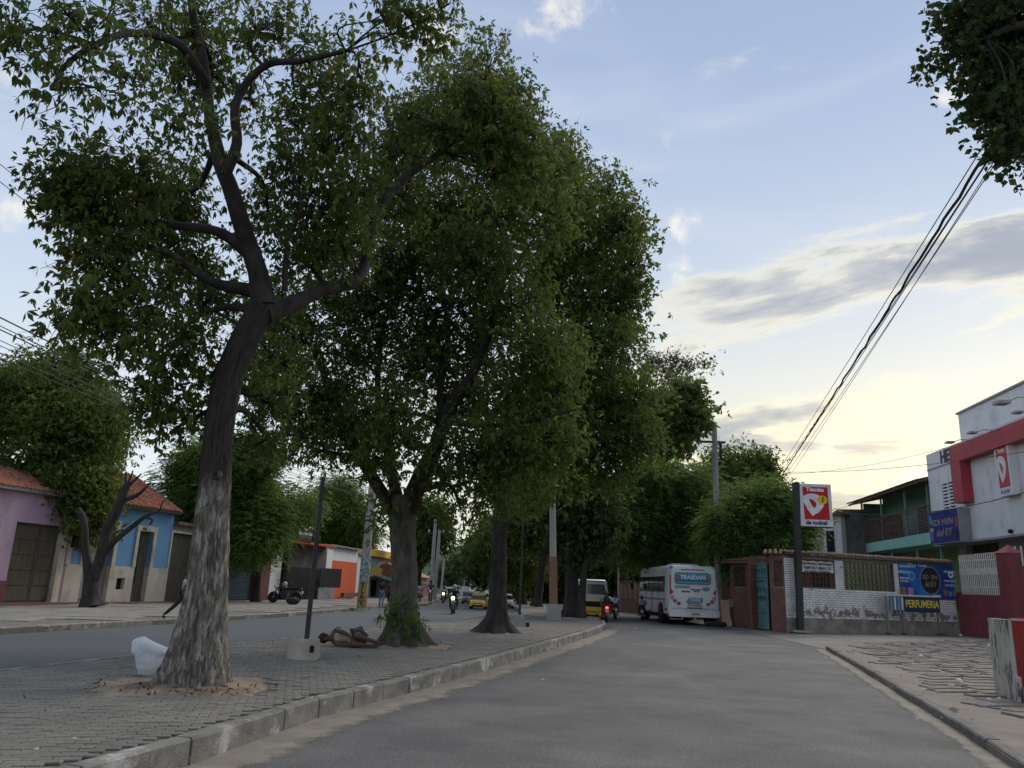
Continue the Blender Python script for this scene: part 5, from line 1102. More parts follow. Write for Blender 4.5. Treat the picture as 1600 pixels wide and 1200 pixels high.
bars(fgn, GH, (GL*.62, GL, zB, zR), -.02, mat('pale_railing', (.22, .21, .19)), 20, 4, .014, 'balcony_railing', True)
fbox(fgn, 'handrail', M_rail, GH, 0, GL, -.09, .03, zR, zR+.07)
mb = MB(); mb.poly([fgn.pt(-.6, .7, zE-.02), fgn.pt(-.6, -4, zE+1.1), fgn.pt(-.6, -4, zE+.95), fgn.pt(-.6, .7, zE-.14)], fgn.u*(GL+.5)); fixnormals(mb.build('roof', M_wood, GH)); tiles(fgn, GH, -.6, GL-.15, .85, zE+.0, -3.9, zE+1.12, M_tileold, n_ind=300, pitch=.26, row=.4, r=.1)
# ---------- white shop building with red frame
fwb = Frame(D(1458, 800, 51), D(1600, 800, 40.2)); ub = fwb.px(1455.5, 800)[0]; u9 = fwb.px(1600, 800)[0]+9; WB = thing('white_shop_building', 'tall white shop building with a red frame band on its front', 'building', fwb.pt(0, 0, 0))
M_wht = plaster('shop_white', (.72, .72, .73), (.36, .35, .34), .9, .56, .80, 1.4); M_redf = mat('red_frame', (.40, .055, .065), (.33, .045, .055), rough=.6, scale=1, bump=.1); M_soff = plaster('soffit', (.33, .33, .33))
zL, zT = fwb.px(1500, 846)[1], fwb.px(1471, 702)[1]; g0 = R(fwb, 1471, 756, 1495, 793)
wall_holes(mb := MB(), fwb, ub, u9, zL, zT, -.3, 0, [g0]); mb.build('wall', M_wht, WB); fbox(fwb, 'wall_body', M_wht, WB, ub, u9, -8, -.3, zL, zT-.03); fbox(fwb, 'soffit', M_soff, WB, ub, u9, -8, .02, zL-.12, zL)
fbox(fwb, 'far_end_return', M_wht, WB, ub-.02, ub+.02, -8, 0, zL, zT)
gr = MB(); 
for c in range(3): u = g0[0]+(g0[1]-g0[0])*c/2; gr.box(u-.07, u+.07, -.1, .03, g0[2], g0[3], fwb)
for k in range(9): z = g0[2]+(g0[3]-g0[2])*k/8; gr.box(g0[0], g0[1], -.08, .01, z-.05, z+.05, fwb)
gr.build('louvre_block', M_wht, WB); fbox(fwb, 'louvre_shade', M_dark, WB, g0[0], g0[1], -.28, -.2, g0[2], g0[3])
# rail-like concrete parapet with old lettering
text('HEI', fwb, fwb.px(1478, 713)[0], fwb.px(1478, 713)[1], .02, 1.05, mat('decayed_letters', (.10, .095, .09)), WB, width=1.5, bold=.03, extrude=.02, name='old_lettering'); fbox(fwb, 'moulding', M_soff, WB, ub, fwb.px(1487, 727)[0], 0, .06, fwb.px(1471, 727)[1]-.06, fwb.px(1471, 727)[1])
FN = .6; uf = fwb.px(1487, 750, FN)[0]; uf2 = fwb.px(1502, 750, FN)[0];  zfb = fwb.px(1495, 786, FN)[1]; zft0, zft1 = fwb.px(1489, 723, FN)[1], fwb.px(1489, 697, FN)[1]
fbox(fwb, 'red_post', M_redf, WB, uf, uf2, .0, FN, zfb, zft0); nb_ = 5
for k in range(nb_):
    a = uf+(u9-uf)*k/nb_; b = uf+(u9-uf)*(k+1)/nb_; fbox(fwb, 'red_panel', M_redf, WB, a+.01, b-.01, 0, FN, zft0, zft1)
zU = fwb.px(1497, 648)[1]; q0 = fwb.px(1497, 690, -2)[0]
fU = fwb.off(-2.0); q0, zU = fU.px(1497, 648); fbox(fU, 'upper_block', M_wht, WB, q0, u9, -6, 0, zT-.03, zU); fbox(fU, 'upper_coping', M_soff, WB, q0-.1, u9, -6, .12, zU, zU+.12)
fbox(fwb, 'roof_slab', M_soff, WB, ub, u9, -8, 0, zT-.03, zT)
# ground floor: pillar, olive curtain
q = R(fwb, 1498, 846, 1513, 870, -1.2); fbox(fwb, 'pillar', M_soff, WB, q[0], q[1], -1.5, -1.1, 0, zL-.12); q = R(fwb, 1514, 846, 1562, 870, -1.2); cr = MB(); n_ = 40
for i in range(n_): 
    a = q[0]+(q[1]-q[0])*i/n_; cr.box(a, a+(q[1]-q[0])/n_, -1.5, -1.4+.06*math.sin(i*1.9), .3, zL-.12, fwb)
cr.build('curtain', mat('olive_curtain', (.10, .11, .05), (.06, .065, .03), stretch=(6, 6, 1)), WB); fbox(fwb, 'back_wall', M_dark, WB, ub, u9, -3, -2.6, 0, zL-.12); q = R(fwb, 1563, 846, 1600, 870, -1.2); fbox(fwb, 'pillar', M_soff, WB, q[0], q[1]+2, -1.6, -1.1, 0, zL-.12)
# box sign on the front, like the tall one
def d1face(fr, parent, u0, u1, z0, z1, n, faded=0, mir=1):
    """red square, white heart-like D with a red drop, yellow disc with a 1"""
    W, Hh = u1-u0, z1-z0; rd = mat('sign_red', (.48, .025, .03) if not faded else (.50, .10, .10)); wt = mat('sign_white', (.74, .73, .74)); s_ = 1 if (fr.u.cross(Vector((0, 0, 1))).dot(fr.n) > 0) else -1
    def P(x, y, k): uu = x if s_ > 0 else 1-x; return fr.pt(u0+W*uu, n+k, z0+Hh*(1-y))
    def poly(name, m, pts, k, t_=.008): fixnormals(MB().poly([P(x, y, k) for x, y in pts], fr.n*t_).build(name, m, parent))
    poly('red_field', rd, [(.12, .07), (.89, .07), (.91, .84), (.14, .84)], 0)
    wd_ = [(.12, .27)]+[(.40+.36*math.cos(t_), .445-.215*math.sin(t_)) for t_ in [rad(x) for x in range(135, -31, -15)]]+[(.60, .66), (.385, .755), (.26, .63), (.125, .43)]
    poly('white_heart', wt, wd_, .0085, .006); poly('red_drop', rd, [(.30, .37), (.33, .355), (.42, .38), (.51, .44), (.525, .50), (.47, .565), (.45, .575), (.375, .50), (.335, .44)], .015, .004)
    c = [(.71+.16*math.cos(t_), .375+.105*math.sin(t_)) for t_ in [2*math.pi*k/20 for k in range(20)]]
    if not faded: poly('yellow_disc', mat('sign_yellow', (.80, .50, .03)), c, .0155, .005)
    uu = .71 if s_ > 0 else .29
    if not faded: text('1', fr, u0+W*uu, z0+Hh*.625, n+.024, Hh*.17, M_letk, parent, extrude=.002, bold=.012, shear=.15)
    text('Tiendas', fr, (u0+u1)/2, z0+Hh*.865, n+.011, Hh*.125, wt, parent, extrude=.003, width=W*.56, bold=.01)
    text('de todos!', fr, (u0+u1)/2, z0+Hh*.085, n+.004, Hh*.13, mat('sign_navy', (.03, .04, .14) if not faded else (.2, .3, .5)), parent, extrude=.003, width=W*.66, bold=.012)
fsg = fwb.off(.0); q = R(fwb, 1552, 697, 1583, 772, .45); bs = thing('wall_box_sign', 'sun-faded red and white box sign fixed to the white shop front inside the red frame', 'sign', fwb.pt(q[0], 0, q[2])); fbox(fwb, 'casing', M_wht, bs, q[0], q[1], 0.005, .45, q[2], q[3]); d1face(fwb, bs, q[0], q[1], q[2], q[3], .452, 1)
# blue box sign (crosswise) beside the white building
a_, b_ = fwb.px(1499, 820)[0], fwb.px(1513, 820)[0]
fbs = Frame(D(1452, 820, 49.5), D(1498, 820, 46)); zb0, zb1 = fbs.px(1475, 849)[1], fbs.px(1475, 797)[1]; BS = thing('blue_box_sign', 'dark blue box sign with tarnished gold letters hanging at the corner of the white building', 'sign', fbs.pt(0, 0, zb0))
fbox(fbs, 'casing', mat('sign_casing', (.3, .32, .34)), BS, 0, fbs.len, -.9, 0, zb0, zb1); fbox(fbs, 'blue_face', mat('sign_blue', (.03, .05, .22), (.02, .03, .14)), BS, .03, fbs.len-.03, .001, .015, zb0+.05, zb1-.03)
uu = fbs.len; text('EDI MEN', fbs, uu*.48, zb1-(zb1-zb0)*.36, .02, .5, M_gold, BS, width=uu*.72, bold=.012); text('del EY', fbs, uu*.5, zb1-(zb1-zb0)*.68, .02, .6, M_gold, BS, width=uu*.55, bold=.01, shear=.2)
for a, b, z0_, z1_, c in ((.04, .1, .62, .9, (.1, .4, .6)), (.04, .12, .1, .35, (.4, .15, .35)), (.04, .14, .38, .5, (.5, .5, .5)), (.9, .97, .45, .75, (.4, .1, .1)), (.86, .97, .1, .35, (.06, .04, .04))): fbox(fbs, 'print_patch', mat('print_patch', c, tuple(x*.6 for x in c), scale=6), BS, a*uu, b*uu, .016, .02, zb0+(zb1-zb0)*z0_, zb0+(zb1-zb0)*z1_)
# floodlights on arms
for (x, y, lab) in ((1484, 691, 'floodlight at the far end of the red frame'), (1519, 676, 'floodlight on the red frame left of the box sign'), (1590, 644, 'floodlight on the red frame near the picture edge'), (1568, 629, 'larger lamp head on a long arm above the red frame')):
    u, z = fwb.px(x, y, 1.5); LT = thing('floodlight', lab, 'lamp', fwb.pt(u, 1.5, z)); big = 1.5 if y == 629 else 1
    MB().box(u-.22*big, u+.22*big, 1.3, 1.3+.4*big, z-.06*big, z+.04*big, fwb).build('lamp_head', M_metal, LT); MB().tube([fwb.pt(u, 1.4, z), fwb.pt(u+.3*big, 1.0, z+.12*big), fwb.pt(u+.8*big, .3, z-.05)], .025, 5).build('arm', M_metal, LT)
CM = thing('security_camera', 'small dome camera under the edge of the white wall', 'camera', fwb.pt(fwb.px(1582, 829)[0], .1, fwb.px(1582, 829)[1])); u, z = fwb.px(1582, 829); MB().lathe([(0, z-.16), (.1, z-.12), (.13, z), (.1, z+.06), (0, z+.06)], (fwb.pt(u, .1, 0)), 10).build('dome', M_black, CM)
# ---------- dark red brick fence walls with cream steel palings
M_maroon = mat('maroon_paint', (.25, .07, .078), (.19, .05, .058), rough=.8, scale=1.5, bump=.3, bscale=30, c3=(.14, .05, .05), c3scale=1); 
fr1 = Frame(fw.pt(WL+.02, .1, 0), G(1562, 997, .1)); RW = thing('maroon_wall', 'dark red brick wall with a panel of cream steel palings and pillars, right of the banner', 'wall', fr1.pt(0, 0, .1)); zz1 = fr1.px(1500, 925)[1]; zpl = fr1.px(1520, 960)[1]
u_f = (fr1.px(1501, 900)[0], fr1.px(1562, 900)[0]); zh = fr1.px(1500, 868)[1]; zh2 = fr1.px(1561, 862)[1]
brickwall(fr1, RW, 0, u_f[1], zpl, zz1, .0, [], M_maroon, core=M_maroon, n_ind=120, bw=.3, bh=.11); fbox(fr1, 'plinth', M_maroon, RW, 0, u_f[1], -.25, .01, 0, zpl)
for k in range(20):
    u = u_f[0]+(u_f[1]-u_f[0])*(k+.5)/20; zz_ = zh+(zh2-zh)*k/19; mb = MB(); mb.box(u-.03, u+.03, .02, .05, zz1-.12, zz_, fr1); mb.box(u-.045, u+.045, .01, .06, zz1+(zz_-zz1)*.45, zz1+(zz_-zz1)*.62, fr1); mb.build('paling', M_whitem, RW)
for t_ in (.12, .84): z = zz1+(zh-zz1)*t_; fbox(fr1, 'rail', M_whitem, RW, u_f[0], u_f[1], -.02, .02, z, z+.06)
pe = fr1.pt(u_f[1], 0, 0); fr2 = Frame(pe, pe+(fr1.u*.78)); PP = thing('maroon_pillar', 'dark red brick gate pillar with pyramid cap', 'pillar', pe); zp2 = fr2.px(1568, 864)[1]; brickwall(fr2, PP, 0, .78, .0, zp2, .1, [], M_maroon, core=M_maroon, n_ind=80, bw=.26, bh=.11, depth=.8)
mb = MB(); c_ = [fr2.pt(a, b, zp2) for a, b in ((-.05, -.75), (.83, -.75), (.83, .15), (-.05, .15))]; mb.add(c_+[fr2.pt(.39, -.3, zp2+.4)], [(0, 1, 4), (1, 2, 4), (2, 3, 4), (3, 0, 4), (3, 2, 1, 0)]); fixnormals(mb.build('cap', plaster('pink_cap', (.34, .12, .12)), PP))
q0_ = fr2.pt(.8, -.5, 0); fr3 = Frame(q0_, q0_+Vector((3.6, -4.2, 0))); R3 = thing('maroon_side_wall', 'nearer dark red wall with a narrow cream steel gate at the right edge', 'wall', q0_); z3 = fr3.px(1585, 860)[1]; hh = R(fr3, 1577, 864, 1592, 962); fbox(fr3, 'wall', M_maroon, R3, hh[1]+.02, fr3.len, -.25, 0, 0, z3-.7)
for k in range(7): u = hh[0]+(hh[1]-hh[0])*k/6; fbox(fr3, 'paling', M_whitem, R3, u-.03, u+.03, -.1, -.05, .14, z3)
for z in (.4, z3*.55, z3-.3): fbox(fr3, 'rail', M_whitem, R3, hh[0], hh[1], -.14, -.1, z, z+.07)
for k in range(12): u = hh[1]+.15+.25*k; fbox(fr3, 'paling', M_whitem, R3, u-.03, u+.03, -.1, -.06, z3-.7, z3+.2)
# ---------- low red wall end near the camera, its white end face peeling
pb = G(1592, 1097, .09); fb = Frame(G(1556, 1083, .09), pb); ux = D(1556, 966, G(1556, 1083, .09).y); LW = thing('low_red_wall', 'low red wall with flaking whitewashed end standing by the broken stones at the right edge', 'wall', fb.pt(0, 0, .09)); zt3 = ux.z
M_flake = mat('flaking_white', (.50, .48, .44), (.36, .34, .30), rough=.9, scale=4, bump=1, bscale=30, c3=(.12, .105, .09), c3scale=5, c3lo=.52, c3hi=.58, stretch=(1, 1, .35), detail=12)
mb = MB(); w = fb.len; hx = fb.u
P0, P1 = fb.pt(0, 0, 0), fb.pt(w, 0, 0); nr = fb.n; n_ = 8; rings = []
for j in range(n_+1):
    z = .02+(zt3-.02)*j/n_; e = .03*noise.noise(Vector((j*.9, 2, 1))); rings.append([fb.pt(-.02+e, 0, z), fb.pt(w*.5, .012*noise.noise(Vector((j, 5, 2))), z), fb.pt(w-.05+e*.6+(.06 if j < 3 else 0), 0, z), fb.pt(w-.05, -.12, z), fb.pt(0, -.12, z)])
mb.loft(rings, smooth=False); fixnormals(mb.build('end_face', M_flake, LW))
fl2 = Frame(fb.pt(w-.03, -.02, 0), fb.pt(w, 0, 0)+Vector((4, -.6, 0))); MB().poly([fb.pt(.03, -.13, .02), fb.pt(w-.03, -.13, .02), fb.pt(w-.03, -.02, .02)+Vector((.02, 0, 0)), fb.pt(w, -.03, .02)+Vector((4, -.6, 0)), fb.pt(0, -.13, .02)+Vector((4, -.2, 0))], (0, 0, zt3-.035)).build('wall_body', mat('deep_red', (.26, .03, .025), (.19, .025, .022), scale=2, bump=.3, bscale=30), LW); fbox(fl2, 'footing', mat('pinkish_footing', (.25, .14, .12)), LW, .05, fl2.len, 0, .06, .02, .32); fbox(fl2, 'coping', mat('pink_coping', (.45, .28, .25)), LW, .02, fl2.len, -.12, .03, zt3-.012, zt3+.025)
# ================================================================== POLES, SIGNS, CABLES
M_conc = mat('pole_concrete', (.34, .33, .31), (.22, .215, .2), rough=.9, scale=2, bump=.5, bscale=40, stretch=(1, 1, .4), c3=(.42, .40, .37), c3scale=2)
M_postd = mat('dark_post', (.035, .038, .036), (.025, .022, .02), rough=.6, scale=4)
def pole(name, label, foot, topxy, w, m, z=MZ, cat='pole', group=None, extra=None, base=None, Y=None, r1=.7, n=14):
    b = G(foot[0], foot[1], z) if Y is None else D(foot[0], foot[1], Y)
    if Y is not None: b.z = z
    t_ = D(topxy[0], topxy[1], b.y); H = thing(name, label, cat, b, group); r = w/2*(b-_C).length/CAM_F
    MB().tube([b, b+(t_-b)*.5, t_], [r, r*(1+r1)/2, r*r1], n).build('shaft', m, H)
    return H, b, t_, r
# thin dark post with a chipped concrete foot near the sleeper
b = G(474, 1030, MZ); P0_, P1_ = D(478, 1008, b.y), D(505, 745, b.y); H = thing('leaning_post', 'thin dark leaning post in a chipped concrete block by the sleeping person', 'post', b)
MB().tube([P0_-Vector((0, 0, .3)), P1_], [.048, .044], 10).build('shaft', M_postd, H)
rings = []
for z, s, dx in ((MZ-.02, 1.0, 0), (MZ+.18, .97, 0), (MZ+.30, .90, .01), (MZ+.36, .84, .01)):
    rings.append([Vector((b.x+dx+s*x+.02*noise.noise(Vector((x*4, y*4, z*5))), b.y+.1+s*y+.02*noise.noise(Vector((y*4, x*4, z*7))), z+.02*noise.noise(Vector((x*3, y*3, 1))))) for x, y in ((-.30, -.2), (0, -.22), (.20, -.21), (.235, -.16), (.235, .2), (0, .2), (-.3, .2))])
fixnormals(MB().loft(rings, smooth=False).build('concrete_block', mat('chipped_concrete', (.46, .42, .35), (.30, .265, .22), rough=.95, scale=3, bump=1, bscale=30, c3=(.28, .2, .14), c3scale=2, detail=10), H))
MB().box(b.x+.125, b.x+.20, b.y-.125, b.y-.08, MZ+.13, MZ+.25).build('socket_hole', M_dark, H)
b = G(811, 979, MZ); H = thing('thin_post', 'thin dark post on a tapered concrete foot right of the knobbly-footed tree', 'post', b); a_ = D(813, 968, b.y); t_ = D(818, 800, b.y); MB().tube([b, t_], [.045, .04], 8).build('shaft', M_postd, H)
rings = [[Vector((b.x+x*s, b.y+y*s, z)) for x, y in ((-.24, -.2), (.24, -.2), (.24, .2), (-.24, .2))] for z, s in ((MZ-.02, 1), (MZ+.42, .66))]; MB().loft(rings, smooth=False).build('concrete_foot', M_conc, H); MB().box(b.x+.24, b.x+.38, b.y-.06, b.y+.08, MZ, MZ+.16).build('iron_lug', M_postd, H)
# lamp post with square base, rusty band
b = G(865, 968, MZ); tp_ = D(863, 740, b.y); H = thing('median_pole', 'tapering rust-banded pole on a square concrete plinth at the median tip', 'pole', b); r = 6*(b-_C).length/CAM_F
s_ = (tp_-b); MB().tube([b, b+s_*.24, b+s_*.241, tp_], [r*1.05, r*.98, r*.9, r*.75], 14).build('shaft', mat('pole_tan', (.30, .27, .22), (.21, .19, .155), scale=1.5, stretch=(1, 1, .3)), H); MB().tube([b+s_*.10, b+s_*.42], [r*1.07, r*.98], 14).build('rust_band', mat('rust_paint', (.24, .10, .06), (.20, .13, .09), scale=3), H)
zb_ = D(865, 944, b.y).z; w_ = 10*(b-_C).length/CAM_F; MB().box(b.x-w_, b.x+w_, b.y-w_, b.y+w_, MZ-.02, zb_).build('plinth', M_conc, H)
# concrete pole with posters and yellow painted foot on the left pavement
H, b, t_, r = pole('concrete_pole', 'light concrete pole with peeling posters and a yellow hand-painted foot', (565, 950), (584, 735), 15, M_conc, .155, r1=.72)
s_ = t_-b; MB().tube([b, b+s_*.19], [r*1.02, r*.985], 14, cap=False).build('yellow_foot', mat('worn_yellow', (.36, .26, .09), (.22, .17, .09), scale=5, lo=.4, hi=.6), H)
MB().tube([b+s_*.20, b+s_*.36], [r*1.01, r*.97], 14, cap=False).build('poster_layer', mat('torn_posters', (.30, .34, .33), (.10, .17, .17), scale=6, lo=.45, hi=.55, c3=(.5, .5, .48), c3scale=4), H)
ff = Frame(b+Vector((-1, 0, 0)), b+Vector((1, 0, 0)))
for k, ch in enumerate('YALT'): text(ch, ff.off(r*.93-.0), 1+s_.x*(.035+.04*k), b.z+s_.z*(.035+.042*k), .02+.0, .34, mat('dark_paint_letter', (.06, .045, .04)), H, bold=.02)
# twin poles further down the left side
def twin(px, foot, top, w, lab, Y, arms=()):
    b = D(px, foot, Y); b.z = .15; H = thing('utility_pole', lab, 'pole', b); t_ = D(px+(8 if top < 850 else 4), top, Y); r = w/2*Y/CAM_F; MB().tube([b, t_], [r*1.1, r*.7], 10).build('shaft', M_conc, H)
    for z_, l_ in arms:
        p = b+(t_-b)*z_; MB().box(p.x-l_, p.x+l_, p.y-.08, p.y+.08, p.z-.07, p.z+.07).build('crossarm', M_postd, H)
        for q in (-.85, -.3, .3, .85): MB().lathe([(.0, 0), (.07, .02), (.05, .12), (.08, .16), (.03, .25), (0, .26)], (p.x+l_*q, p.y, p.z+.06), 8).build('insulator', M_whitem, H)
    return H, t_
Hh_, tA = twin(672.5, 932, 812, 6, 'left one of two slender concrete poles standing close together down the left side', 72); twin(679, 930, 828, 5.5, 'right one of two slender concrete poles standing close together down the left side', 78, ((.95, 1.2),))
MB().tube([tA, tA+Vector((.5, -1, .5)), tA+Vector((1.6, -2, .6))], .04, 5).build('lamp_arm', M_postd, Hh_)
twin(689, 925, 838, 3.2, 'thin far pole with two crossarms against the sky gap', 120, ((.93, 2.6), (.80, 1.6)))
# pole right of the bus
H, b, t_, r = pole('concrete_pole', 'tall concrete pole rising behind the bus among the green crowns', (1124, 964), (1116, 660), 11, M_conc, .09, Y=44, r1=.7)
MB().box(t_.x-.9, t_.x+.6, t_.y-.05, t_.y+.05, t_.z-1.2, t_.z-1.08).build('crossarm', M_postd, H)
for k in range(3): p = b+(t_-b)*(.88-.03*k); MB().lathe([(0, -.15), (.09, -.12), (.09, .12), (0, .15)], (p.x+.3, p.y-.1, p.z), 8).build('insulator', M_postd, H)
pole('slim_pole', 'slim grey pole on the right kerb behind the two motorcyclists', (967, 948), (966, 872), 3.5, M_conc, .09, Y=60)
# flat pale boxes and boards at the foot of the right pole
bd = D(1135, 955, 42); cb = thing('cardboard_sheet', 'pinkish upright board leaning at the brick wall between bus and meter box', 'board', (bd.x, bd.y, .09)); q0 = D(1129, 968, 42); q1 = D(1141, 938, 42)
MB().hexa([Vector((q0.x, 42, .09)), Vector((q1.x, 42, .09)), Vector((q1.x, 42.08, .09)), Vector((q0.x, 42.08, .09)), Vector((q0.x, 42.3, q1.z)), Vector((q1.x, 42.3, q1.z)), Vector((q1.x, 42.38, q1.z)), Vector((q0.x, 42.38, q1.z))]).build('sheet', mat('cardboard', (.34, .22, .17), (.27, .18, .14)), cb)
bt = G(1118, 979, .09); ty = thing('tyre_heap', 'dark worn tyre lying on the pavement at the rear of the bus', 'tyre', bt); MB().loft([[Vector((bt.x+(.42+.13*math.cos(a))*math.cos(c), bt.y+(.42+.13*math.cos(a))*math.sin(c), bt.z+.12+.12*math.sin(a))) for a in [k*math.pi/4 for k in range(8)]] for c in [k*math.pi/9 for k in range(19)]], cap=False).build('tyre', M_dark, ty)
# ---- tall shop sign on its post
b = G(1250, 987, .1); Ys = b.y; H = thing('tall_shop_sign', 'tall black post with red and white shop sign before the whitewashed wall', 'sign', b)
fs_ = Frame(b+Vector((-1, 0, 0)), b+Vector((1, 0, 0))); 
pb, pt_ = D(1250.5, 985, Ys), D(1243.5, 754, Ys); hw_ = .125
MB().hexa([Vector((pb.x-hw_+dx, Ys+dy, .05)) if z == 0 else Vector((pt_.x-hw_+dx, Ys+dy, pt_.z)) for z in (0, 1) for dx, dy in ((0, -.15), (2*hw_, -.15), (2*hw_, .15), (0, .15))]).build('post', M_postd, H)
MB().box(pb.x-.4, pb.x+.45, Ys-.4, Ys+.35, .08, .17).build('concrete_footing', M_conc, H)
s0, s1, s2 = D(1248, 822, Ys), D(1300, 823, Ys), D(1247, 756, Ys); fS = Frame(Vector((s0.x+.04, Ys, 0)), Vector((s1.x, Ys-.02, 0)))
fbox(fS, 'casing', mat('sign_case', (.62, .62, .63), (.52, .52, .53)), H, 0, fS.len, -.14, .14, s0.z, s2.z); fbox(fS, 'rim', M_postd, H, -.03, fS.len+.03, -.1, .1, s0.z-.04, s0.z)
d1face(fS, H, 0, fS.len, s0.z, s2.z, .141)
# ---- electricity cables
M_cab = mat('cable_black', (.02, .02, .022), (.015, .015, .016), rough=.6)
def cable(label, p0, p1, r, sag=.2, wav=0, group=None, n=24, k=0):
    p0, p1 = Vector(p0), Vector(p1); pts = []
    d = (p1-p0).normalized(); s = d.cross(Vector((0, 0, 1))).normalized()
    for i in range(n+1):
        t_ = i/n; p = p0.lerp(p1, t_); p.z -= sag*4*t_*(1-t_)
        if wav: p += s*wav*math.sin(i*1.9+k)*(.5+.5*math.sin(i*.7))+Vector((0, 0, wav*.7*math.cos(i*1.3)))
        pts.append(p)
    o = MB().tube(pts, r, 6 if r < .02 else 8).build('overhead_cable', M_cab); tag(o, label, 'cable', group); return o
gR = 'cables rising over the street to the top right'
E_ = [((1212, 742, 48), (1560, 190, 10), .010), ((1216, 745, 48), (1573, 205, 10), .010), ((1218, 748, 48), (1590, 180, 10.3), .012), ((1221, 752, 48), (1583, 214, 10.2), .009), ((1225, 757, 48), (1606, 170, 10.5), .009)]
for i, (a, b_, r) in enumerate(E_): cable(('outermost left thin cable of those rising to the top right corner', 'thin cable just right of the twisted bundle, rising to the top right', 'thickest of the thin straight cables right of the twisted bundle', 'faint thin cable in the middle of the rising cables', 'outermost right thin cable of those rising to the top right corner')[i], D(*a), D(*b_), r, .05, group=gR)
cable('thick twisted cable bundle, fattest of the cables rising to the top right corner', D(1217, 750, 48), D(1568, 196, 10), .026, .05, .022, group=gR, n=90)
for i, (a, b_, r, lab) in enumerate((((1214, 737, 48), (1700, 690, 26), .012, 'nearly level wire crossing the red frame, above the tall sign'), ((1216, 741, 48), (1500, 693, 40), .010, 'faint wire climbing to the corner of the white building'), ((1212, 768, 48), (1640, 758, 24), .016, 'sagging black wire passing in front of the tall sign and the balcony'), ((1150, 800, 50), (1330, 790, 40), .010, 'short sagging wire in front of the feathery tree and the tall sign'))):
    cable(lab, D(*a), D(*b_), r, 1.15 if 'sagging black' in lab else .35)
gL = 'cables slanting down across the left street'
pl = D(584, 752, 42)
for i, (y, r, e) in enumerate(((494, .016, 0), (508, .010, .2), (514, .014, .35), (532, .009, .6), (541, .009, .7), (553, .011, .9), (562, .010, 1.0), (236, .010, -1.6), (266, .010, -1.4))):
    cable(('topmost and thickest of the cables slanting over the round dark tree', 'second cable from the top over the round dark tree', 'third cable from the top over the round dark tree', 'fourth cable from the top over the round dark tree', 'fifth cable from the top over the round dark tree', 'second lowest of the cables slanting over the round dark tree', 'lowest of the cables slanting over the round dark tree', 'upper one of two thin cables high at the left edge', 'lower one of two thin cables high at the left edge')[i], D(-60, y-28, 15+i*.2), pl+Vector((-.5+.1*i, .1*i, -e)), r, .25, group=gL if i < 7 else 'pair of cables high at the left edge')
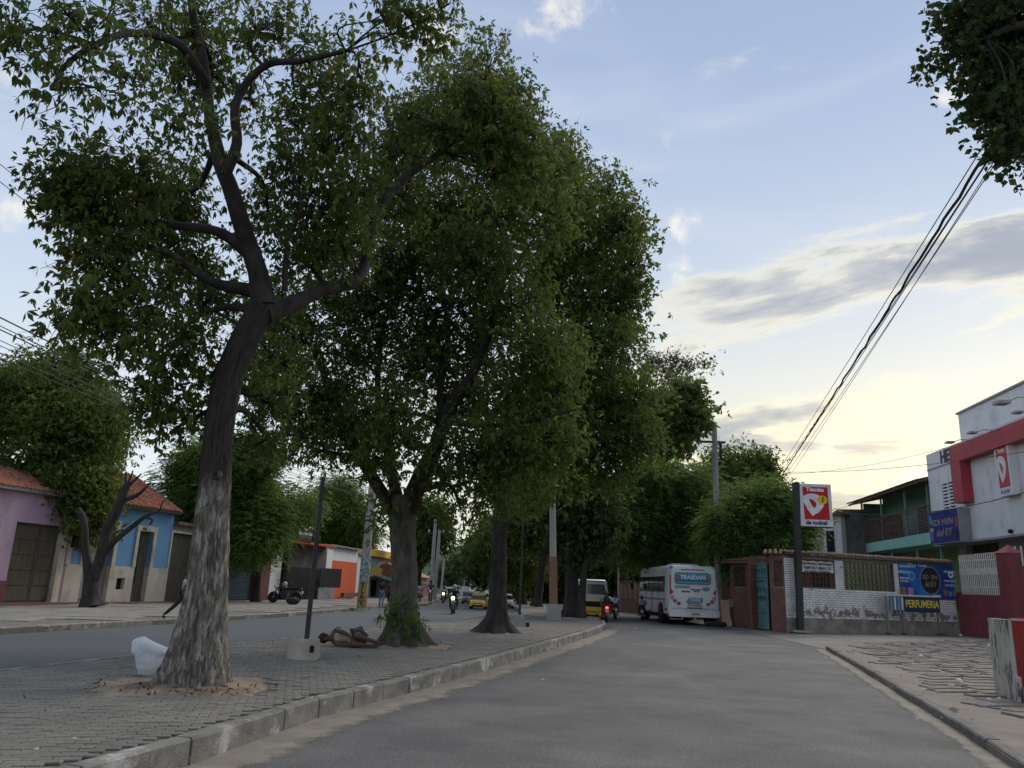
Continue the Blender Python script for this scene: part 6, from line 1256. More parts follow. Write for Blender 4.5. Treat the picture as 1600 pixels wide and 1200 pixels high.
# ================================================================== PEOPLE
SK = [mat('skin_tan', (.20, .105, .07), (.16, .085, .055), rough=.6), mat('skin_brown', (.13, .068, .045), (.10, .052, .035), rough=.6)]
def cloth(c, n='cloth'): return mat(n, c, tuple(x*.65 for x in c), rough=.9, scale=7, bump=.3, bscale=30)
M_hair = mat('black_hair', (.012, .010, .010), (.008, .007, .007), rough=.6)
def sph(c, r, n=10, m=7, sc=(1, 1, 1)):
    rings = []
    for i in range(m+1):
        t_ = math.pi*i/m; rings.append([Vector((c[0]+sc[0]*r*max(.02, math.sin(t_))*math.cos(2*math.pi*k/n), c[1]+sc[1]*r*max(.02, math.sin(t_))*math.sin(2*math.pi*k/n), c[2]+sc[2]*r*math.cos(t_))) for k in range(n)])
    return rings
def human(root, J, shirt, trousers, shoes=None, skin_m=None, hair=M_hair, sleeves=False, shorts=False, helmet=None, sub=1, skirt=False):
    """J: joints in root-local metres. head neck chest hip shL elL haL shR elR haR thL knL anL toL thR ..."""
    sm = skin_m or SK[1]; V = {k: Vector(v) for k, v in J.items()}
    r = dict(head=.095, crown=.085, neck=.055, chest=.13, belly=.12, hip=.125, shL=.062, shR=.062, elL=.042, elR=.042, wrL=.03, wrR=.03, haL=.032, haR=.032, thL=.085, thR=.085, knL=.055, knR=.055, anL=.038, anR=.038, toL=.035, toR=.035)
    V['crown'] = V['head']+(V['head']-V['neck']).normalized()*.09; V['belly'] = (V['chest']+V['hip'])/2
    for s in 'LR': V['wr'+s] = V['el'+s].lerp(V['ha'+s], .85)
    E = [('hip', 'belly'), ('belly', 'chest'), ('chest', 'neck'), ('neck', 'head'), ('head', 'crown')]
    for s in 'LR': E += [('chest', 'sh'+s), ('sh'+s, 'el'+s), ('el'+s, 'wr'+s), ('wr'+s, 'ha'+s), ('hip', 'th'+s), ('th'+s, 'kn'+s), ('kn'+s, 'an'+s), ('an'+s, 'to'+s)]
    ks = ['hip']+[k for k in V if k != 'hip' and k in r]
    skin('body', {k: (V[k], r[k]) for k in ks}, E, sm, root, sub)
    g = 1.16
    ar = {'hip': (V['hip'].lerp(V['belly'], .2), .135), 'belly': (V['belly'], .14), 'chest': (V['chest'], .155), 'nk': (V['chest'].lerp(V['neck'], .7), .075)}; ed = [('hip', 'belly'), ('belly', 'chest'), ('chest', 'nk')]
    for s in 'LR':
        e = V['el'+s] if sleeves else V['sh'+s].lerp(V['el'+s], .75); ar['sh'+s] = (V['sh'+s], .078); ar['el'+s] = (e, .055); ed += [('chest', 'sh'+s), ('sh'+s, 'el'+s)]
        if sleeves: ar['wr'+s] = (V['wr'+s], .042); ed.append(('el'+s, 'wr'+s))
    skin('shirt', ar, ed, shirt, root, sub)
    tr = {'hip': (V['hip'], .142)}; ed = []
    for s in 'LR':
        k = V['th'+s].lerp(V['kn'+s], .8) if shorts else V['kn'+s]; tr['th'+s] = (V['th'+s], .10); tr['kn'+s] = (k, .075); ed += [('hip', 'th'+s), ('th'+s, 'kn'+s)]
        if not shorts: tr['an'+s] = (V['an'+s]+(V['kn'+s]-V['an'+s])*.08, .055); ed.append(('kn'+s, 'an'+s))
    skin('trousers' if not shorts else 'shorts', tr, ed, trousers, root, sub)
    if shoes:
        for s in 'LR':
            a, t_ = V['an'+s], V['to'+s]; skin('shoe', {'a': (a+(t_-a)*-.1+Vector((0, 0, -.02)), .052), 'm': (a.lerp(t_, .5), .048), 't': (t_, .04)}, [('a', 'm'), ('m', 't')], shoes, root, 1)
    up = (V['head']-V['neck']).normalized(); c = V['head']+up*.045
    if helmet: MB().loft(sph(c, .145, 14, 9, (1, 1.08, 1))).build('helmet', helmet, root)
    else: MB().loft(sph(c+up*.03+Vector((0, -.018, 0)), .112, 14, 9, (.92, 1, .98))).build('hair', hair, root)
    return V
def standing(h=1.7, stride=.25, side=1):
    k = h/1.72; P = dict(head=(0, .02, 1.53), neck=(0, 0, 1.42), chest=(0, 0, 1.25), hip=(0, 0, .95), shL=(-.18, 0, 1.36), elL=(-.23, -.05*side, 1.09), haL=(-.22, .10*side+.05, .84), shR=(.18, 0, 1.36), elR=(.23, .02, 1.09), haR=(.22, .08-.10*side, .84),
                             thL=(-.09, 0, .88), knL=(-.10, stride*.45*side+.05, .49), anL=(-.10, stride*side-.05, .09), toL=(-.11, stride*side+.10, .04), thR=(.09, 0, .88), knR=(.10, -stride*.35*side+.06, .49), anR=(.10, -stride*side-.03, .10), toR=(.11, -stride*side+.12, .04))
    return {a: Vector(b)*k for a, b in P.items()}
def ped(label, px, py, Y, h, shirt, trousers, face, z=.155, stride=.22, cat='person', **kw):
    b = D(px, py, Y); b.z = z; o = thing('person', label, cat, (0, 0, 0)); human(o, standing(h, stride), shirt, trousers, **kw); o.location = b; o.rotation_euler = (0, 0, face); return o
ped('person in dark shirt and light blue jeans walking away by the concrete pole', 596, 938, 50, 1.72, cloth((.02, .025, .05)), cloth((.16, .23, .32)), rad(5), shoes=M_dark)
ped('person in long maroon top standing right of the one in jeans', 608, 932, 57, 1.6, cloth((.12, .02, .03)), cloth((.10, .02, .03)), rad(-20), stride=.08)
ped('person in white shirt and pale shorts walking on the left pavement past the red-roofed house', 656, 935, 66, 1.55, cloth((.5, .42, .42)), cloth((.35, .3, .28)), rad(170), shorts=True, shoes=M_dark)
pm = ped('person in dark red shirt carrying a small white thing before the twin poles', 672, 939, 62, 1.75, cloth((.10, .03, .035)), cloth((.12, .10, .08)), rad(178), shoes=M_dark)
hb = thing('paper_bag', 'tiny white bag held by the person in dark red', 'bag', D(672, 924, 61.8)); MB().loft(sph(tuple(D(672, 924, 61.75)), .1, 8, 5, (1, .5, 1.2))).build('bag', M_letw, hb)
# walker half hidden behind the limed trunk
b = G(283, 968, .10); o = thing('person', 'person in dark trousers striding along the kerb, mostly hidden behind the limewashed trunk', 'person', (0, 0, 0))
J = standing(1.7, .45, 1); J['anR'] = Vector((.10, -.60, .13)); J['toR'] = Vector((.11, -.52, .03)); J['knR'] = Vector((.10, -.22, .50)); human(o, J, cloth((.45, .45, .46)), cloth((.025, .028, .035)), shoes=M_dark, sub=2); o.location = b; o.rotation_euler = (0, 0, rad(-80))
# the sleeping person, curled up on the pavers
b = G(545, 1010, MZ); o = thing('person', 'person with black hair asleep on the pavers in pale top and dark shorts', 'person', (0, 0, 0))
J = dict(hip=(.16, -.02, .17), belly=(-.03, -.02, .18), chest=(-.24, -.02, .19), neck=(-.42, -.05, .165), head=(-.525, -.085, .15), crown=(-.61, -.08, .145), jaw=(-.49, -.15, .135),
         shU=(-.33, -.02, .33), elU=(-.10, -.20, .31), wrU=(.10, -.30, .20), haU=(.16, -.33, .17), shD=(-.34, -.08, .09), elD=(-.16, -.33, .06), wrD=(.06, -.40, .055), haD=(.13, -.41, .05),
         thU=(.20, -.06, .29), knU=(.22, -.46, .25), anU=(.56, -.34, .15), heU=(.62, -.30, .13), toU=(.70, -.40, .11), thD=(.18, -.06, .10), knD=(.14, -.50, .09), anD=(.50, -.42, .06), heD=(.57, -.38, .05), toD=(.68, -.47, .05))
rr = dict(hip=.13, belly=.115, chest=.13, neck=.055, head=.085, crown=.07, jaw=.055, shU=.065, elU=.045, wrU=.032, haU=.036, shD=.065, elD=.045, wrD=.03, haD=.036, thU=.098, knU=.068, anU=.042, heU=.042, toU=.03, thD=.098, knD=.068, anD=.042, heD=.042, toD=.03)
E = [('hip', 'belly'), ('belly', 'chest'), ('chest', 'neck'), ('neck', 'head'), ('head', 'crown'), ('head', 'jaw')]
for s in 'UD': E += [('chest', 'sh'+s), ('sh'+s, 'el'+s), ('el'+s, 'wr'+s), ('wr'+s, 'ha'+s), ('hip', 'th'+s), ('th'+s, 'kn'+s), ('kn'+s, 'an'+s), ('an'+s, 'he'+s), ('he'+s, 'to'+s)]
JJ = {k: (Vector(J[k]), rr[k]) for k in J}
for s in 'UD':   # fingers
    h = Vector(J['ha'+s]); w = Vector(J['wr'+s]); d = (h-w).normalized(); sd = d.cross(Vector((0, 0, 1))).normalized()
    for k in range(4):
        a = h+d*.03+sd*(.027-.018*k); JJ[f'f{s}{k}a'] = (a, .0095); JJ[f'f{s}{k}b'] = (a+d*(.035+.006*(k in (1, 2)))+Vector((0, 0, -.004)), .009); JJ[f'f{s}{k}c'] = (a+d*(.055+.008*(k in (1, 2)))+Vector((0, 0, -.022)), .008); E += [('ha'+s, f'f{s}{k}a'), (f'f{s}{k}a', f'f{s}{k}b'), (f'f{s}{k}b', f'f{s}{k}c')]
    a = w+d*.03+sd*.035; JJ[f't{s}a'] = (a, .012); JJ[f't{s}b'] = (a+d*.04+sd*.015, .010); E += [('wr'+s, f't{s}a'), (f't{s}a', f't{s}b')]
skin('body', JJ, E, mat('sleeper_skin', (.095, .052, .038), (.07, .038, .028), rough=.6), o, 2)
def VV(k): return Vector(J[k])
skin('vest', {'b': (VV('belly'), .145), 'c': (VV('chest'), .168), 'n': (VV('chest').lerp(VV('neck'), .55), .10), 'u': (VV('shU').lerp(VV('chest'), .15), .078), 'd': (VV('shD').lerp(VV('chest'), .15), .078), 'h': (VV('hip').lerp(VV('belly'), .45), .145)}, [('c', 'b'), ('c', 'n'), ('c', 'u'), ('c', 'd'), ('b', 'h')], mat('beige_vest', (.36, .32, .25), (.20, .175, .13), rough=.9, scale=5, bump=.8, bscale=18), o, 2)
skin('shorts', {'h': (VV('hip'), .165), 'u': (VV('thU'), .138), 'u2': (VV('thU').lerp(VV('knU'), .70), .122), 'd': (VV('thD'), .135), 'd2': (VV('thD').lerp(VV('knD'), .70), .118)}, [('h', 'u'), ('u', 'u2'), ('h', 'd'), ('d', 'd2')], mat('dark_shorts', (.045, .045, .055), (.025, .025, .03), rough=.9, scale=6, bump=.6, bscale=20), o, 2)
hr = sph((-.565, -.035, .165), .125, 18, 12, (1.0, .92, .93))
for ring in hr:
    for q in ring: q += (q-Vector((-.565, -.035, .165)))*.13*noise.noise(q*22)
MB().loft(hr).build('hair', M_hair, o)
MB().tube([(-.40, -.18, .27), (-.35, -.12, .34), (-.28, -.02, .40), (-.22, .05, .38)], .012, 6).build('strap', M_black, o)
for (x, y, z, sx_) in ((-.53, -.168, .172, .012), (-.53, -.170, .125, .012)): MB().loft(sph((x, y, z), .012, 8, 5, (1, .5, .6))).build('eye', M_hair, o)
MB().loft(sph((-.50, -.178, .15), .017, 8, 5, (1.2, .9, .7))).build('nose', SK[0], o); MB().tube([(-.465, -.178, .165), (-.46, -.182, .15), (-.465, -.178, .135)], .005, 5).build('mouth', M_redp, o)
o.location = b; o.rotation_euler = (0, 0, rad(4))
# ================================================================== SACK, LITTER
b = G(236, 1056, MZ); o = thing('white_sack', 'crumpled full white woven sack leaning against the back of the limewashed trunk', 'sack', b); rings = []
for j in range(20):
    t_ = j/19; z = .49*t_; w = .142*(1+.42*math.sin(math.pi*min(1, t_*.95))**.8)*(1 if t_ < .86 else max(.12, 1-((t_-.86)/.14)**2*.85)); ring = []
    if t_ < .03: w *= .8
    for k in range(36):
        a = 2*math.pi*k/36; f = 1+.06*noise.noise(Vector((math.cos(a)*2, math.sin(a)*2, z*4)))+.05*(1-abs(noise.noise(Vector((math.cos(a)*1.5+z*6, math.sin(a)*1.5, z*9))))*3)+.03*noise.noise(Vector((math.cos(a)*8, math.sin(a)*8, z*14)))
        ring.append(Vector((b.x+w*f*math.cos(a)*1.15-.10*t_*t_+(.05 if t_ > .6 else 0)*math.cos(a), b.y+w*f*math.sin(a)*.85, MZ+z-(.05*math.cos(a) if t_ > .8 else 0))))
    rings.append(ring)
fixnormals(MB().loft(rings).build('sack', mat('sack_white', (.62, .63, .66), (.48, .49, .53), rough=.7, scale=5, bump=1, bscale=9), o))
lm = [mat('litter_white', (.65, .65, .62), (.5, .5, .48), scale=9), mat('litter_lilac', (.45, .42, .62)), mat('litter_tan', (.35, .27, .17), (.22, .16, .1))]
def litter(px, py, z, s, k, mi=0, lab=None, grp=None, dome=False):
    b = G(px, py, z); q = random.Random(k); mb = MB(); n_ = 7; pts = []
    for i in range(n_): a = 2*math.pi*i/n_; rr_ = s*q.uniform(.55, 1.1); pts.append(Vector((b.x+rr_*math.cos(a), b.y+rr_*math.sin(a)*.7, b.z+.004+q.uniform(0, .3)*s)))
    top = [p.lerp(Vector((b.x, b.y, b.z+s*(.55 if dome else .25))), .45)+Vector((0, 0, q.uniform(.1, .4)*s)) for p in pts]; mb.loft([[Vector((p.x, p.y, b.z)) for p in pts], pts, top], smooth=False)
    o = fixnormals(mb.build('litter', lm[mi])); o['label'] = lab; o['category'] = 'litter'
    if grp: o['group'] = grp
L_ = [(1546, 1009, .14, .11, 0, 'white crumpled cup lying by the low red wall', 1), (1500, 1066, .13, .10, 0, 'white foam bowl, biggest scrap on the broken stones', 1), (1438, 1025, .13, .08, 0, 'torn white wrapper on a raised paving stone', 0), (1486, 1072, .12, .06, 0, 'small scrap left of the white foam bowl', 0), (1400, 1046, .12, .05, 0, 'white scrap near the kerb bend', 0), (1445, 1077, .12, .05, 0, 'flat white scrap at the edge of the bare earth', 0), (1490, 1110, .10, .09, 2, 'pale folded carton strip on the bare earth', 0), (1547, 1102, .10, .06, 1, 'small lilac packet on the bare earth', 0), (1545, 1093, .10, .05, 0, 'white paper above the lilac packet', 0), (1562, 1092, .10, .05, 0, 'bent white paper right of the lilac packet', 0), (1290, 1029, .0, .06, 0, 'white scrap in the gutter by the kerb corner', 0), (1502, 993, .11, .10, 0, 'flat white piece at the foot of the maroon wall', 0),
      (848, 1062, .0, .035, 0, 'lone white speck on the open asphalt', 0), (993, 982, .0, .06, 0, 'white scrap on the road before the bus', 0), (487, 1091, MZ, .025, 0, 'small white chip on the pavers by the kerb', 0), (350, 948, .16, .16, 0, 'crumpled white bag on the left pavement behind the trunk', 0), (466, 934, .16, .12, 0, 'white litter by the dark bundle across the left road', 0), (118, 962, .16, .07, 0, 'white scrap on the left pavement near the pruned tree', 0), (116, 1154, MZ, .02, 0, 'white flake on the near pavers, right of the other', 0), (57, 1171, MZ, .02, 0, 'white flake on the near pavers, left of the other', 0), (240, 1082, MZ+.03, .03, 0, 'pale pebble in the tree pit soil', 0)]
for k, (x, y, z, s, mi, lab, dm) in enumerate(L_): litter(x, y, z, s, k+3, mi, lab, dome=bool(dm))
for k in range(46): litter(random.uniform(1420, 1600), random.uniform(1080, 1125), .10, random.uniform(.008, .022), 100+k, random.choice((0, 0, 2)), 'tiny pale crumb of rubbish scattered on the bare earth at the lower right', 'crumbs of rubbish on the bare earth')
for k in range(22): litter(random.uniform(1330, 1550), random.uniform(1010, 1075), .13, random.uniform(.012, .028), 200+k, random.choice((0, 2)), 'tiny pale scrap lying among the broken paving stones', 'scraps among the broken stones')
# dead leaves round the first trunk's pit
dl = []
for k in range(60):
    a = random.uniform(0, 6.28); q = random.uniform(.6, 1.15); dl.append((T1P.x+math.cos(a)*q*1.05, T1P.y-abs(math.sin(a))*q if random.random() < .8 else T1P.y+math.sin(a)*q, MZ+.035))
for k in range(160): p_ = random.uniform(5, 30); dl.append((random.uniform(-6, 2), p_, MZ+.01) if inpoly(random.uniform(-6, 2), p_, inner) else (T1P.x+random.uniform(-1, 1), T1P.y-random.uniform(.2, 1.1), MZ+.04))
o = link('fallen_leaves', leafmesh('fallen_leaves', np.array([p for p in dl if inpoly(p[0], p[1], inner)]), .065, .03, mat('dead_leaf', (.13, .08, .045), (.07, .045, .028)), -.1, 1, 77)); o['kind'] = 'stuff'
b = D(458, 936, 48); b.z = .16; o = thing('dark_bundle', 'dark rounded bundle lying on the pavement before the parked motorcycle', 'bundle', b); MB().loft(sph((b.x, b.y, b.z+.2), .34, 12, 7, (1.2, .7, .65))).build('bundle', mat('bundle_dark', (.04, .035, .03), (.02, .018, .016), bump=.6, bscale=10), o)
# ================================================================== VEHICLES
M_tyre = mat('tyre_rubber', (.022, .022, .022), (.015, .015, .015), rough=.9); M_busw = mat('bus_white', (.60, .60, .61), (.50, .50, .50), rough=.42, scale=1.2, spec=.5, c3=(.34, .32, .29), c3scale=1.8, c3lo=.56, c3hi=.85); M_red = mat('lamp_red', (.35, .02, .02), (.28, .02, .02), rough=.3); M_chr = mat('chrome', (.5, .5, .5), rough=.25, metal=1)
M_headl = mat('headlamp_lit', (1, .93, .6), (1, .9, .5), emit=6.0); M_taill = mat('tail_lamp_lit', (1, .05, .03), (1, .05, .03), emit=4.0); M_plate = mat('plate', (.55, .5, .3), (.5, .45, .28))
def wheel(root, x, y, r, w, name='wheel', hub=None):
    MB().lathe([(r*.55, -w/2), (r*.92, -w/2), (r, -w*.3), (r, w*.3), (r*.92, w/2), (r*.55, w/2)], (x, y, r), 20, 'x').build(name, M_tyre, root)
    MB().lathe([(0, -w*.42), (r*.3, -w*.45), (r*.56, -w*.35), (r*.56, w*.35), (r*.3, w*.45), (0, w*.42)], (x, y, r), 12, 'x').build('hub', hub or M_metal, root)
def rrect(w, z0, z1, y, r=.12, n=4, top=None, cx=0):
    """rounded cross-section in the xz plane, counter-clockwise seen from the back"""
    P = []; wt = top if top is not None else w
    for (cx_, cz_, a0, ww) in ((w/2-r*.5, z0+r*.5, -90, .5), (wt/2-r, z1-r, 0, 1), (-wt/2+r, z1-r, 90, 1), (-w/2+r*.5, z0+r*.5, 180, .5)):
        for k in range(n+1): a = rad(a0+90*k/n); P.append(Vector((cx+cx_+r*ww*math.cos(a), y, cz_+r*ww*math.sin(a))))
    return P
# ---- the white bus, seen from behind
rl_ = G(1044, 976, 0); bs_ = (D(1127, 930, rl_.y)-D(1044, 930, rl_.y)).length/2.16; bc = (D(1044, 976, rl_.y)+D(1127, 976, rl_.y))/2
BUS = thing('bus', 'white minibus with blue rear window lettering and round tail lamps, parked by the right kerb', 'bus', (0, 0, 0)); Wd, zlo, zhi = 2.16, .42, 2.62
secs = [rrect(Wd-.14, zlo+.06, zhi-.16, .02, .22, 5, Wd-.42), rrect(Wd-.03, zlo+.01, zhi-.06, .07, .22, 5, Wd-.26), rrect(Wd, zlo, zhi-.01, .18, .22, 5, Wd-.18)]+[rrect(Wd, zlo, zhi, y, .22, 5, Wd-.14) for y in (.5, 2, 4, 6.2)]+[rrect(Wd-.08, zlo, zhi-.06, 6.6, .22, 5, Wd-.3), rrect(Wd-.3, zlo+.1, zhi-.5, 6.85, .22, 5, Wd-.6)]
fixnormals(MB().loft(secs).build('body', M_busw, BUS))
for s in (-1, 1):
    for k in range(5):
        y0 = .75+k*1.08; w_ = MB().box(s*(Wd/2-.04), s*(Wd/2+.004), y0, y0+.96, 1.42, 2.12).build('side_window', mat('tinted_glass', (.02, .024, .03), (.015, .018, .022), rough=.1, spec=.6), BUS)
        MB().box(s*(Wd/2-.03), s*(Wd/2+.010), y0+.46, y0+.49, 1.42, 2.12).build('window_bar', M_postd, w_)
    MB().box(s*(Wd/2-.02), s*(Wd/2+.006), .6, 6.2, 1.05, 1.12).build('side_stripe', mat('stripe_blue', (.12, .25, .38)), BUS); MB().box(s*(Wd/2-.02), s*(Wd/2+.005), .15, .6, .6, .72).build('red_stripe', M_red, BUS)
    for y in (1.35, 5.4): wheel(BUS, s*(Wd/2-.16), y, .42, .26); MB().lathe([(.0, -.01), (.52, -.01), (.52, .01), (0, .01)], (s*(Wd/2-.0), y, .44), 20, 'x').build('wheel_arch', M_dark, BUS)
RF = Frame(Vector((-1, 0, 0)), Vector((1, 0, 0))); RF.n = Vector((0, -1, 0)); RF.o = Vector((0, .02, 0)); RF.u = Vector((1, 0, 0))
def rp_(name, m, pts, n0, n1): return fixnormals(MB().poly([RF.pt(x, n0, z) for x, z in pts], RF.n*(n1-n0)).build(name, m, BUS))
def rr_(x0, x1, z0, z1, r=.06): return [(x0+r, z0), (x1-r, z0), (x1, z0+r), (x1, z1-r), (x1-r, z1), (x0+r, z1), (x0, z1-r), (x0, z0+r)]
win = rp_('rear_window', mat('rear_glass', (.03, .05, .07), (.02, .035, .05), rough=.15, spec=.6), rr_(-.78, .70, 1.78, 2.30, .08), .0, .03)
for z0, z1 in ((1.84, 1.88), (2.20, 2.25)): rp_('blue_band', mat('glass_blue', (.10, .35, .52)), [(-.72, z0), (.64, z0), (.64, z1), (-.72, z1)], .03, .033)
rp_('blue_glow_print', mat('glass_blue_dark', (.05, .18, .30)), [(-.70, 1.9), (.62, 1.9), (.62, 2.0), (-.1, 2.06), (-.7, 2.0)], .03, .032)
text('TRASDAN', RF, -.05, 2.08, .036, .24, mat('pale_blue_print', (.5, .72, .85)), BUS, width=1.05, bold=.012, shear=.15)
for s in (-1, 1):
    for k, (x, z, c) in enumerate(((.86, 1.20, 0), (.76, 1.05, 1), (.60, .94, 1))): 
        a = disc(RF, 'tail_lamp_ring', M_metal, BUS, s*x-.03, z, .085, .0, .03, 16); disc(RF, 'tail_lamp', M_red if c else M_metal, BUS, s*x-.03, z, .065, .03, .045, 16)
    rp_('corner_lamp', M_red, [(s*.90-.03, 1.35), (s*.96-.03, 1.32), (s*.945-.03, 2.2), (s*.915-.03, 2.2)][::1 if s > 0 else -1], -.06, -.005); rp_('red_flash', M_red, [(s*.80-.03, 1.42), (s*.93-.03, 1.28), (s*.93-.03, 1.62)], .0, .012)
rp_('top_lamp_bar', M_red, [(-.55, 2.40), (.5, 2.40), (.42, 2.45), (-.47, 2.45)], -.03, .0)
stk = [('CONCORDE', -.45, 1.66, .10, .6, (.30, .33, .30)), ('Servicio', .1, 1.56, .09, .42, (.10, .10, .10)), ('H', .10, 1.47, .07, .2, (.05, .05, .05)), ('METRO', -.32, 1.46, .10, .35, (.08, .08, .09))]
rp_('grey_sticker', mat('sticker_grey', (.25, .28, .26)), [(-.78, 1.60), (-.2, 1.60), (-.15, 1.72), (-.78, 1.72)], .0, .006); rp_('round_sticker', mat('sticker_slate', (.18, .22, .25)), [(.32, 1.58), (.45, 1.48), (.62, 1.52), (.68, 1.62), (.55, 1.68), (.38, 1.67)], .0, .006)
rp_('logo_sticker', mat('sticker_teal', (.17, .24, .29), (.10, .15, .19), scale=14), [(-.32, 1.0), (-.24, .92), (.26, .92), (.38, 1.06), (.34, 1.20), (-.22, 1.20)], .0, .008)
text('TRANS', RF, .02, 1.1, .012, .16, mat('sticker_pale', (.45, .52, .56)), BUS, width=.5, bold=.008); text('SASTOQUE', RF, .05, .99, .012, .09, mat('sticker_pale', (.45, .52, .56)), BUS, width=.48)
for t4, x, z, sz, w_, c in stk: text(t4, RF, x, z, .009, sz, mat('sticker_text', c), BUS, width=w_, bold=.006)
rp_('lower_sticker', mat('sticker_rose', (.28, .20, .20), (.16, .17, .18), scale=12), [(-.3, .70), (.34, .70), (.36, .80), (-.28, .80)], .0, .006); text('WWW.BUS-8', RF, .03, .865, .009, .08, M_red, BUS, width=.6, bold=.004)
rp_('bumper', M_busw, [(-1.02, .36), (1.0, .36), (1.04, .62), (.55, .70), (.30, .58), (-.30, .58), (-.55, .70), (-1.06, .62)], -.10, .09); rp_('bumper_line', M_metal, [(-.98, .655), (-.56, .745), (-.28, .62), (.26, .62), (.54, .745), (.96, .655), (.96, .675), (.55, .765), (.26, .64), (-.28, .64), (-.57, .765), (-.98, .675)], .085, .10)
pl_ = rp_('number_plate', M_plate, [(-.16, .42), (.20, .42), (.20, .56), (-.16, .56)], .092, .105); text('TFZ 308', RF, .02, .49, .108, .11, M_letk, BUS, width=.3)
MB().box(-.95, .95, .3, 6.0, .28, .43).build('chassis', M_dark, BUS); MB().tube([(-.5, -.02, .30), (-.5, .6, .32)], .04, 8).build('exhaust', M_metal, BUS); MB().box(-.04, .04, -.12, .3, .25, .34).build('tow_hitch', M_metal, BUS); MB().lathe([(.0, -.2), (.16, -.18), (.16, .18), (0, .2)], (0, 1.35, .34), 12, 'x').build('axle', M_dark, BUS)
for x in (-.95, .93): MB().box(x-.02, x+.02, .9, .93, .14, .42).build('mud_flap', M_dark, BUS)
[MB().box(-Wd/2-.004, -Wd/2+.01, y_, y_+.012, .5, 1.4).build('panel_gap', M_dark, BUS) for y_ in (.7, 1.9, 3.2, 4.6)]; MB().box(-.9, .84, .004, .03, .735, .742).build('boot_gap', M_dark, BUS); MB().box(-.95, -.83, .06, .16, 2.44, 2.56).build('marker_lamp', mat('blue_lamp', (.15, .15, .6)), BUS); MB().box(-.6, .5, 1.2, 2.2, 2.6, 2.72).build('roof_hatch', M_busw, BUS)
MB().tube([(-Wd/2, 6.3, 1.9), (-Wd/2-.28, 6.5, 1.9), (-Wd/2-.3, 6.5, 1.75)], .03, 6).box(-Wd/2-.38, -Wd/2-.24, 6.44, 6.52, 1.5, 1.8).build('mirror', M_dark, BUS)
BUS.location = (bc.x, bc.y, 0); BUS.scale = (bs_, bs_, bs_*.9); BUS.rotation_euler = (0, 0, rad(1))
# ---- cars
def car(name, label, px, Y, col, front=True, L_=3.6, W_=1.6, H_=1.48, rz=0, cat='car', rack=False, lit=False, wid=None, scale=1, lift=.0):
    root = thing(name, label, cat, (0, 0, 0)); d = 1 if front else -1   # local -y faces the camera; the end at y=0 is the one seen
    paint = mat('car_paint', col, tuple(x*.85 for x in col), rough=.3, spec=.5, scale=1)
    secs = []
    prof = [(0.0, .32, .62, .93), (.06, .25, .74, .97), (.35, .22, .82, 1.0), (.75, .22, .90, 1.0), (1.2, .22, .93, 1.0), (2.4, .22, .93, 1.0), (L_-.3, .22, .92, 1.0), (L_-.04, .25, .86, .96), (L_, .3, .7, .92)] if front else [(0, .32, .86, .93), (.05, .25, .93, .98), (.3, .22, .95, 1), (1.5, .22, .93, 1), (L_-1, .22, .9, 1), (L_-.3, .22, .78, .98), (L_, .3, .6, .9)]
    for y, z0, z1, w in prof: secs.append(rrect(W_*w, z0, z1, y, .10, 3, W_*w*.94))
    fixnormals(MB().loft(secs).build('body', paint, root))
    cab = [(.72, .88, .90, .92), (1.15, .88, H_-.08, .84), (1.5, .88, H_, .82), (L_-.7, .88, H_-.02, .82), (L_-.18, .88, .95, .9)] if front else [(.12, .9, .94, .92), (.32, .9, H_-.06, .84), (.7, .9, H_, .82), (L_-1.9, .9, H_-.02, .82), (L_-1.0, .88, .92, .9)]
    fixnormals(MB().loft([rrect(W_*w, z0, z1, y, .07, 3, W_*w*.88) for y, z0, z1, w in cab]).build('cabin', paint, root))
    gl = M_glass; ya, za, yb, zb_, = (.72, .93, 1.13, H_-.13) if front else (.13, .96, .31, H_-.12)
    MB().hexa([Vector((-W_*.42, ya-.015, za)), Vector((W_*.42, ya-.015, za)), Vector((W_*.42, ya+.02, za)), Vector((-W_*.42, ya+.02, za)), Vector((-W_*.36, yb-.02, zb_)), Vector((W_*.36, yb-.02, zb_)), Vector((W_*.36, yb+.02, zb_)), Vector((-W_*.36, yb+.02, zb_))]).build('windscreen' if front else 'rear_window', gl, root)
    for s in (-1, 1):
        MB().box(s*W_*.40, s*W_*.455, 1.25 if front else .6, L_-.95, .95, H_-.14).build('side_window', gl, root)
        for y in (.62, L_-.62): wheel(root, s*(W_/2-.1), y, .28, .18)
        MB().loft(sph((s*W_*.36, .05, .62 if front else .68), .10, 10, 6, (1.2, .6, .8))).build('headlight' if front else 'tail_light', (M_headl if lit else mat('lamp_glass', (.6, .6, .55), rough=.15)) if front else M_red, root)
        MB().box(s*(W_/2-.02), s*(W_/2+.14), .98, 1.06, .90, 1.02).build('mirror', M_dark if not front else paint, root)
    MB().box(-W_*.32, W_*.32, -.03, .03, .28, .42).build('lower_grille', M_dark, root); MB().box(-.24, .24, -.045, -.02, .40, .50).build('number_plate', M_plate, root); MB().box(-W_*.28, W_*.28, -.012, .02, .56, .60).build('grille', M_dark, root)
    if rack:
        MB().box(-.5, .5, 1.3, 2.5, H_+.02, H_+.06).build('roof_rack', M_whitem, root)
        for x in (-.5, .48): MB().box(x, x+.03, 1.2, 2.6, H_+.05, H_+.14).build('rack_rail', M_whitem, root)
    b = D(px, 930, Y); s_ = (D(px+wid, 930, Y)-D(px, 930, Y)).length/W_ if wid else scale
    root.location = (b.x, b.y, lift); root.scale = (s_,)*3; root.rotation_euler = (0, 0, rz); return root
car('taxi', 'small yellow taxi with roof rack driving towards the camera on the left road', 746.5, 57, (.68, .40, .02), True, rack=True, lit=False, wid=26, rz=rad(-2))
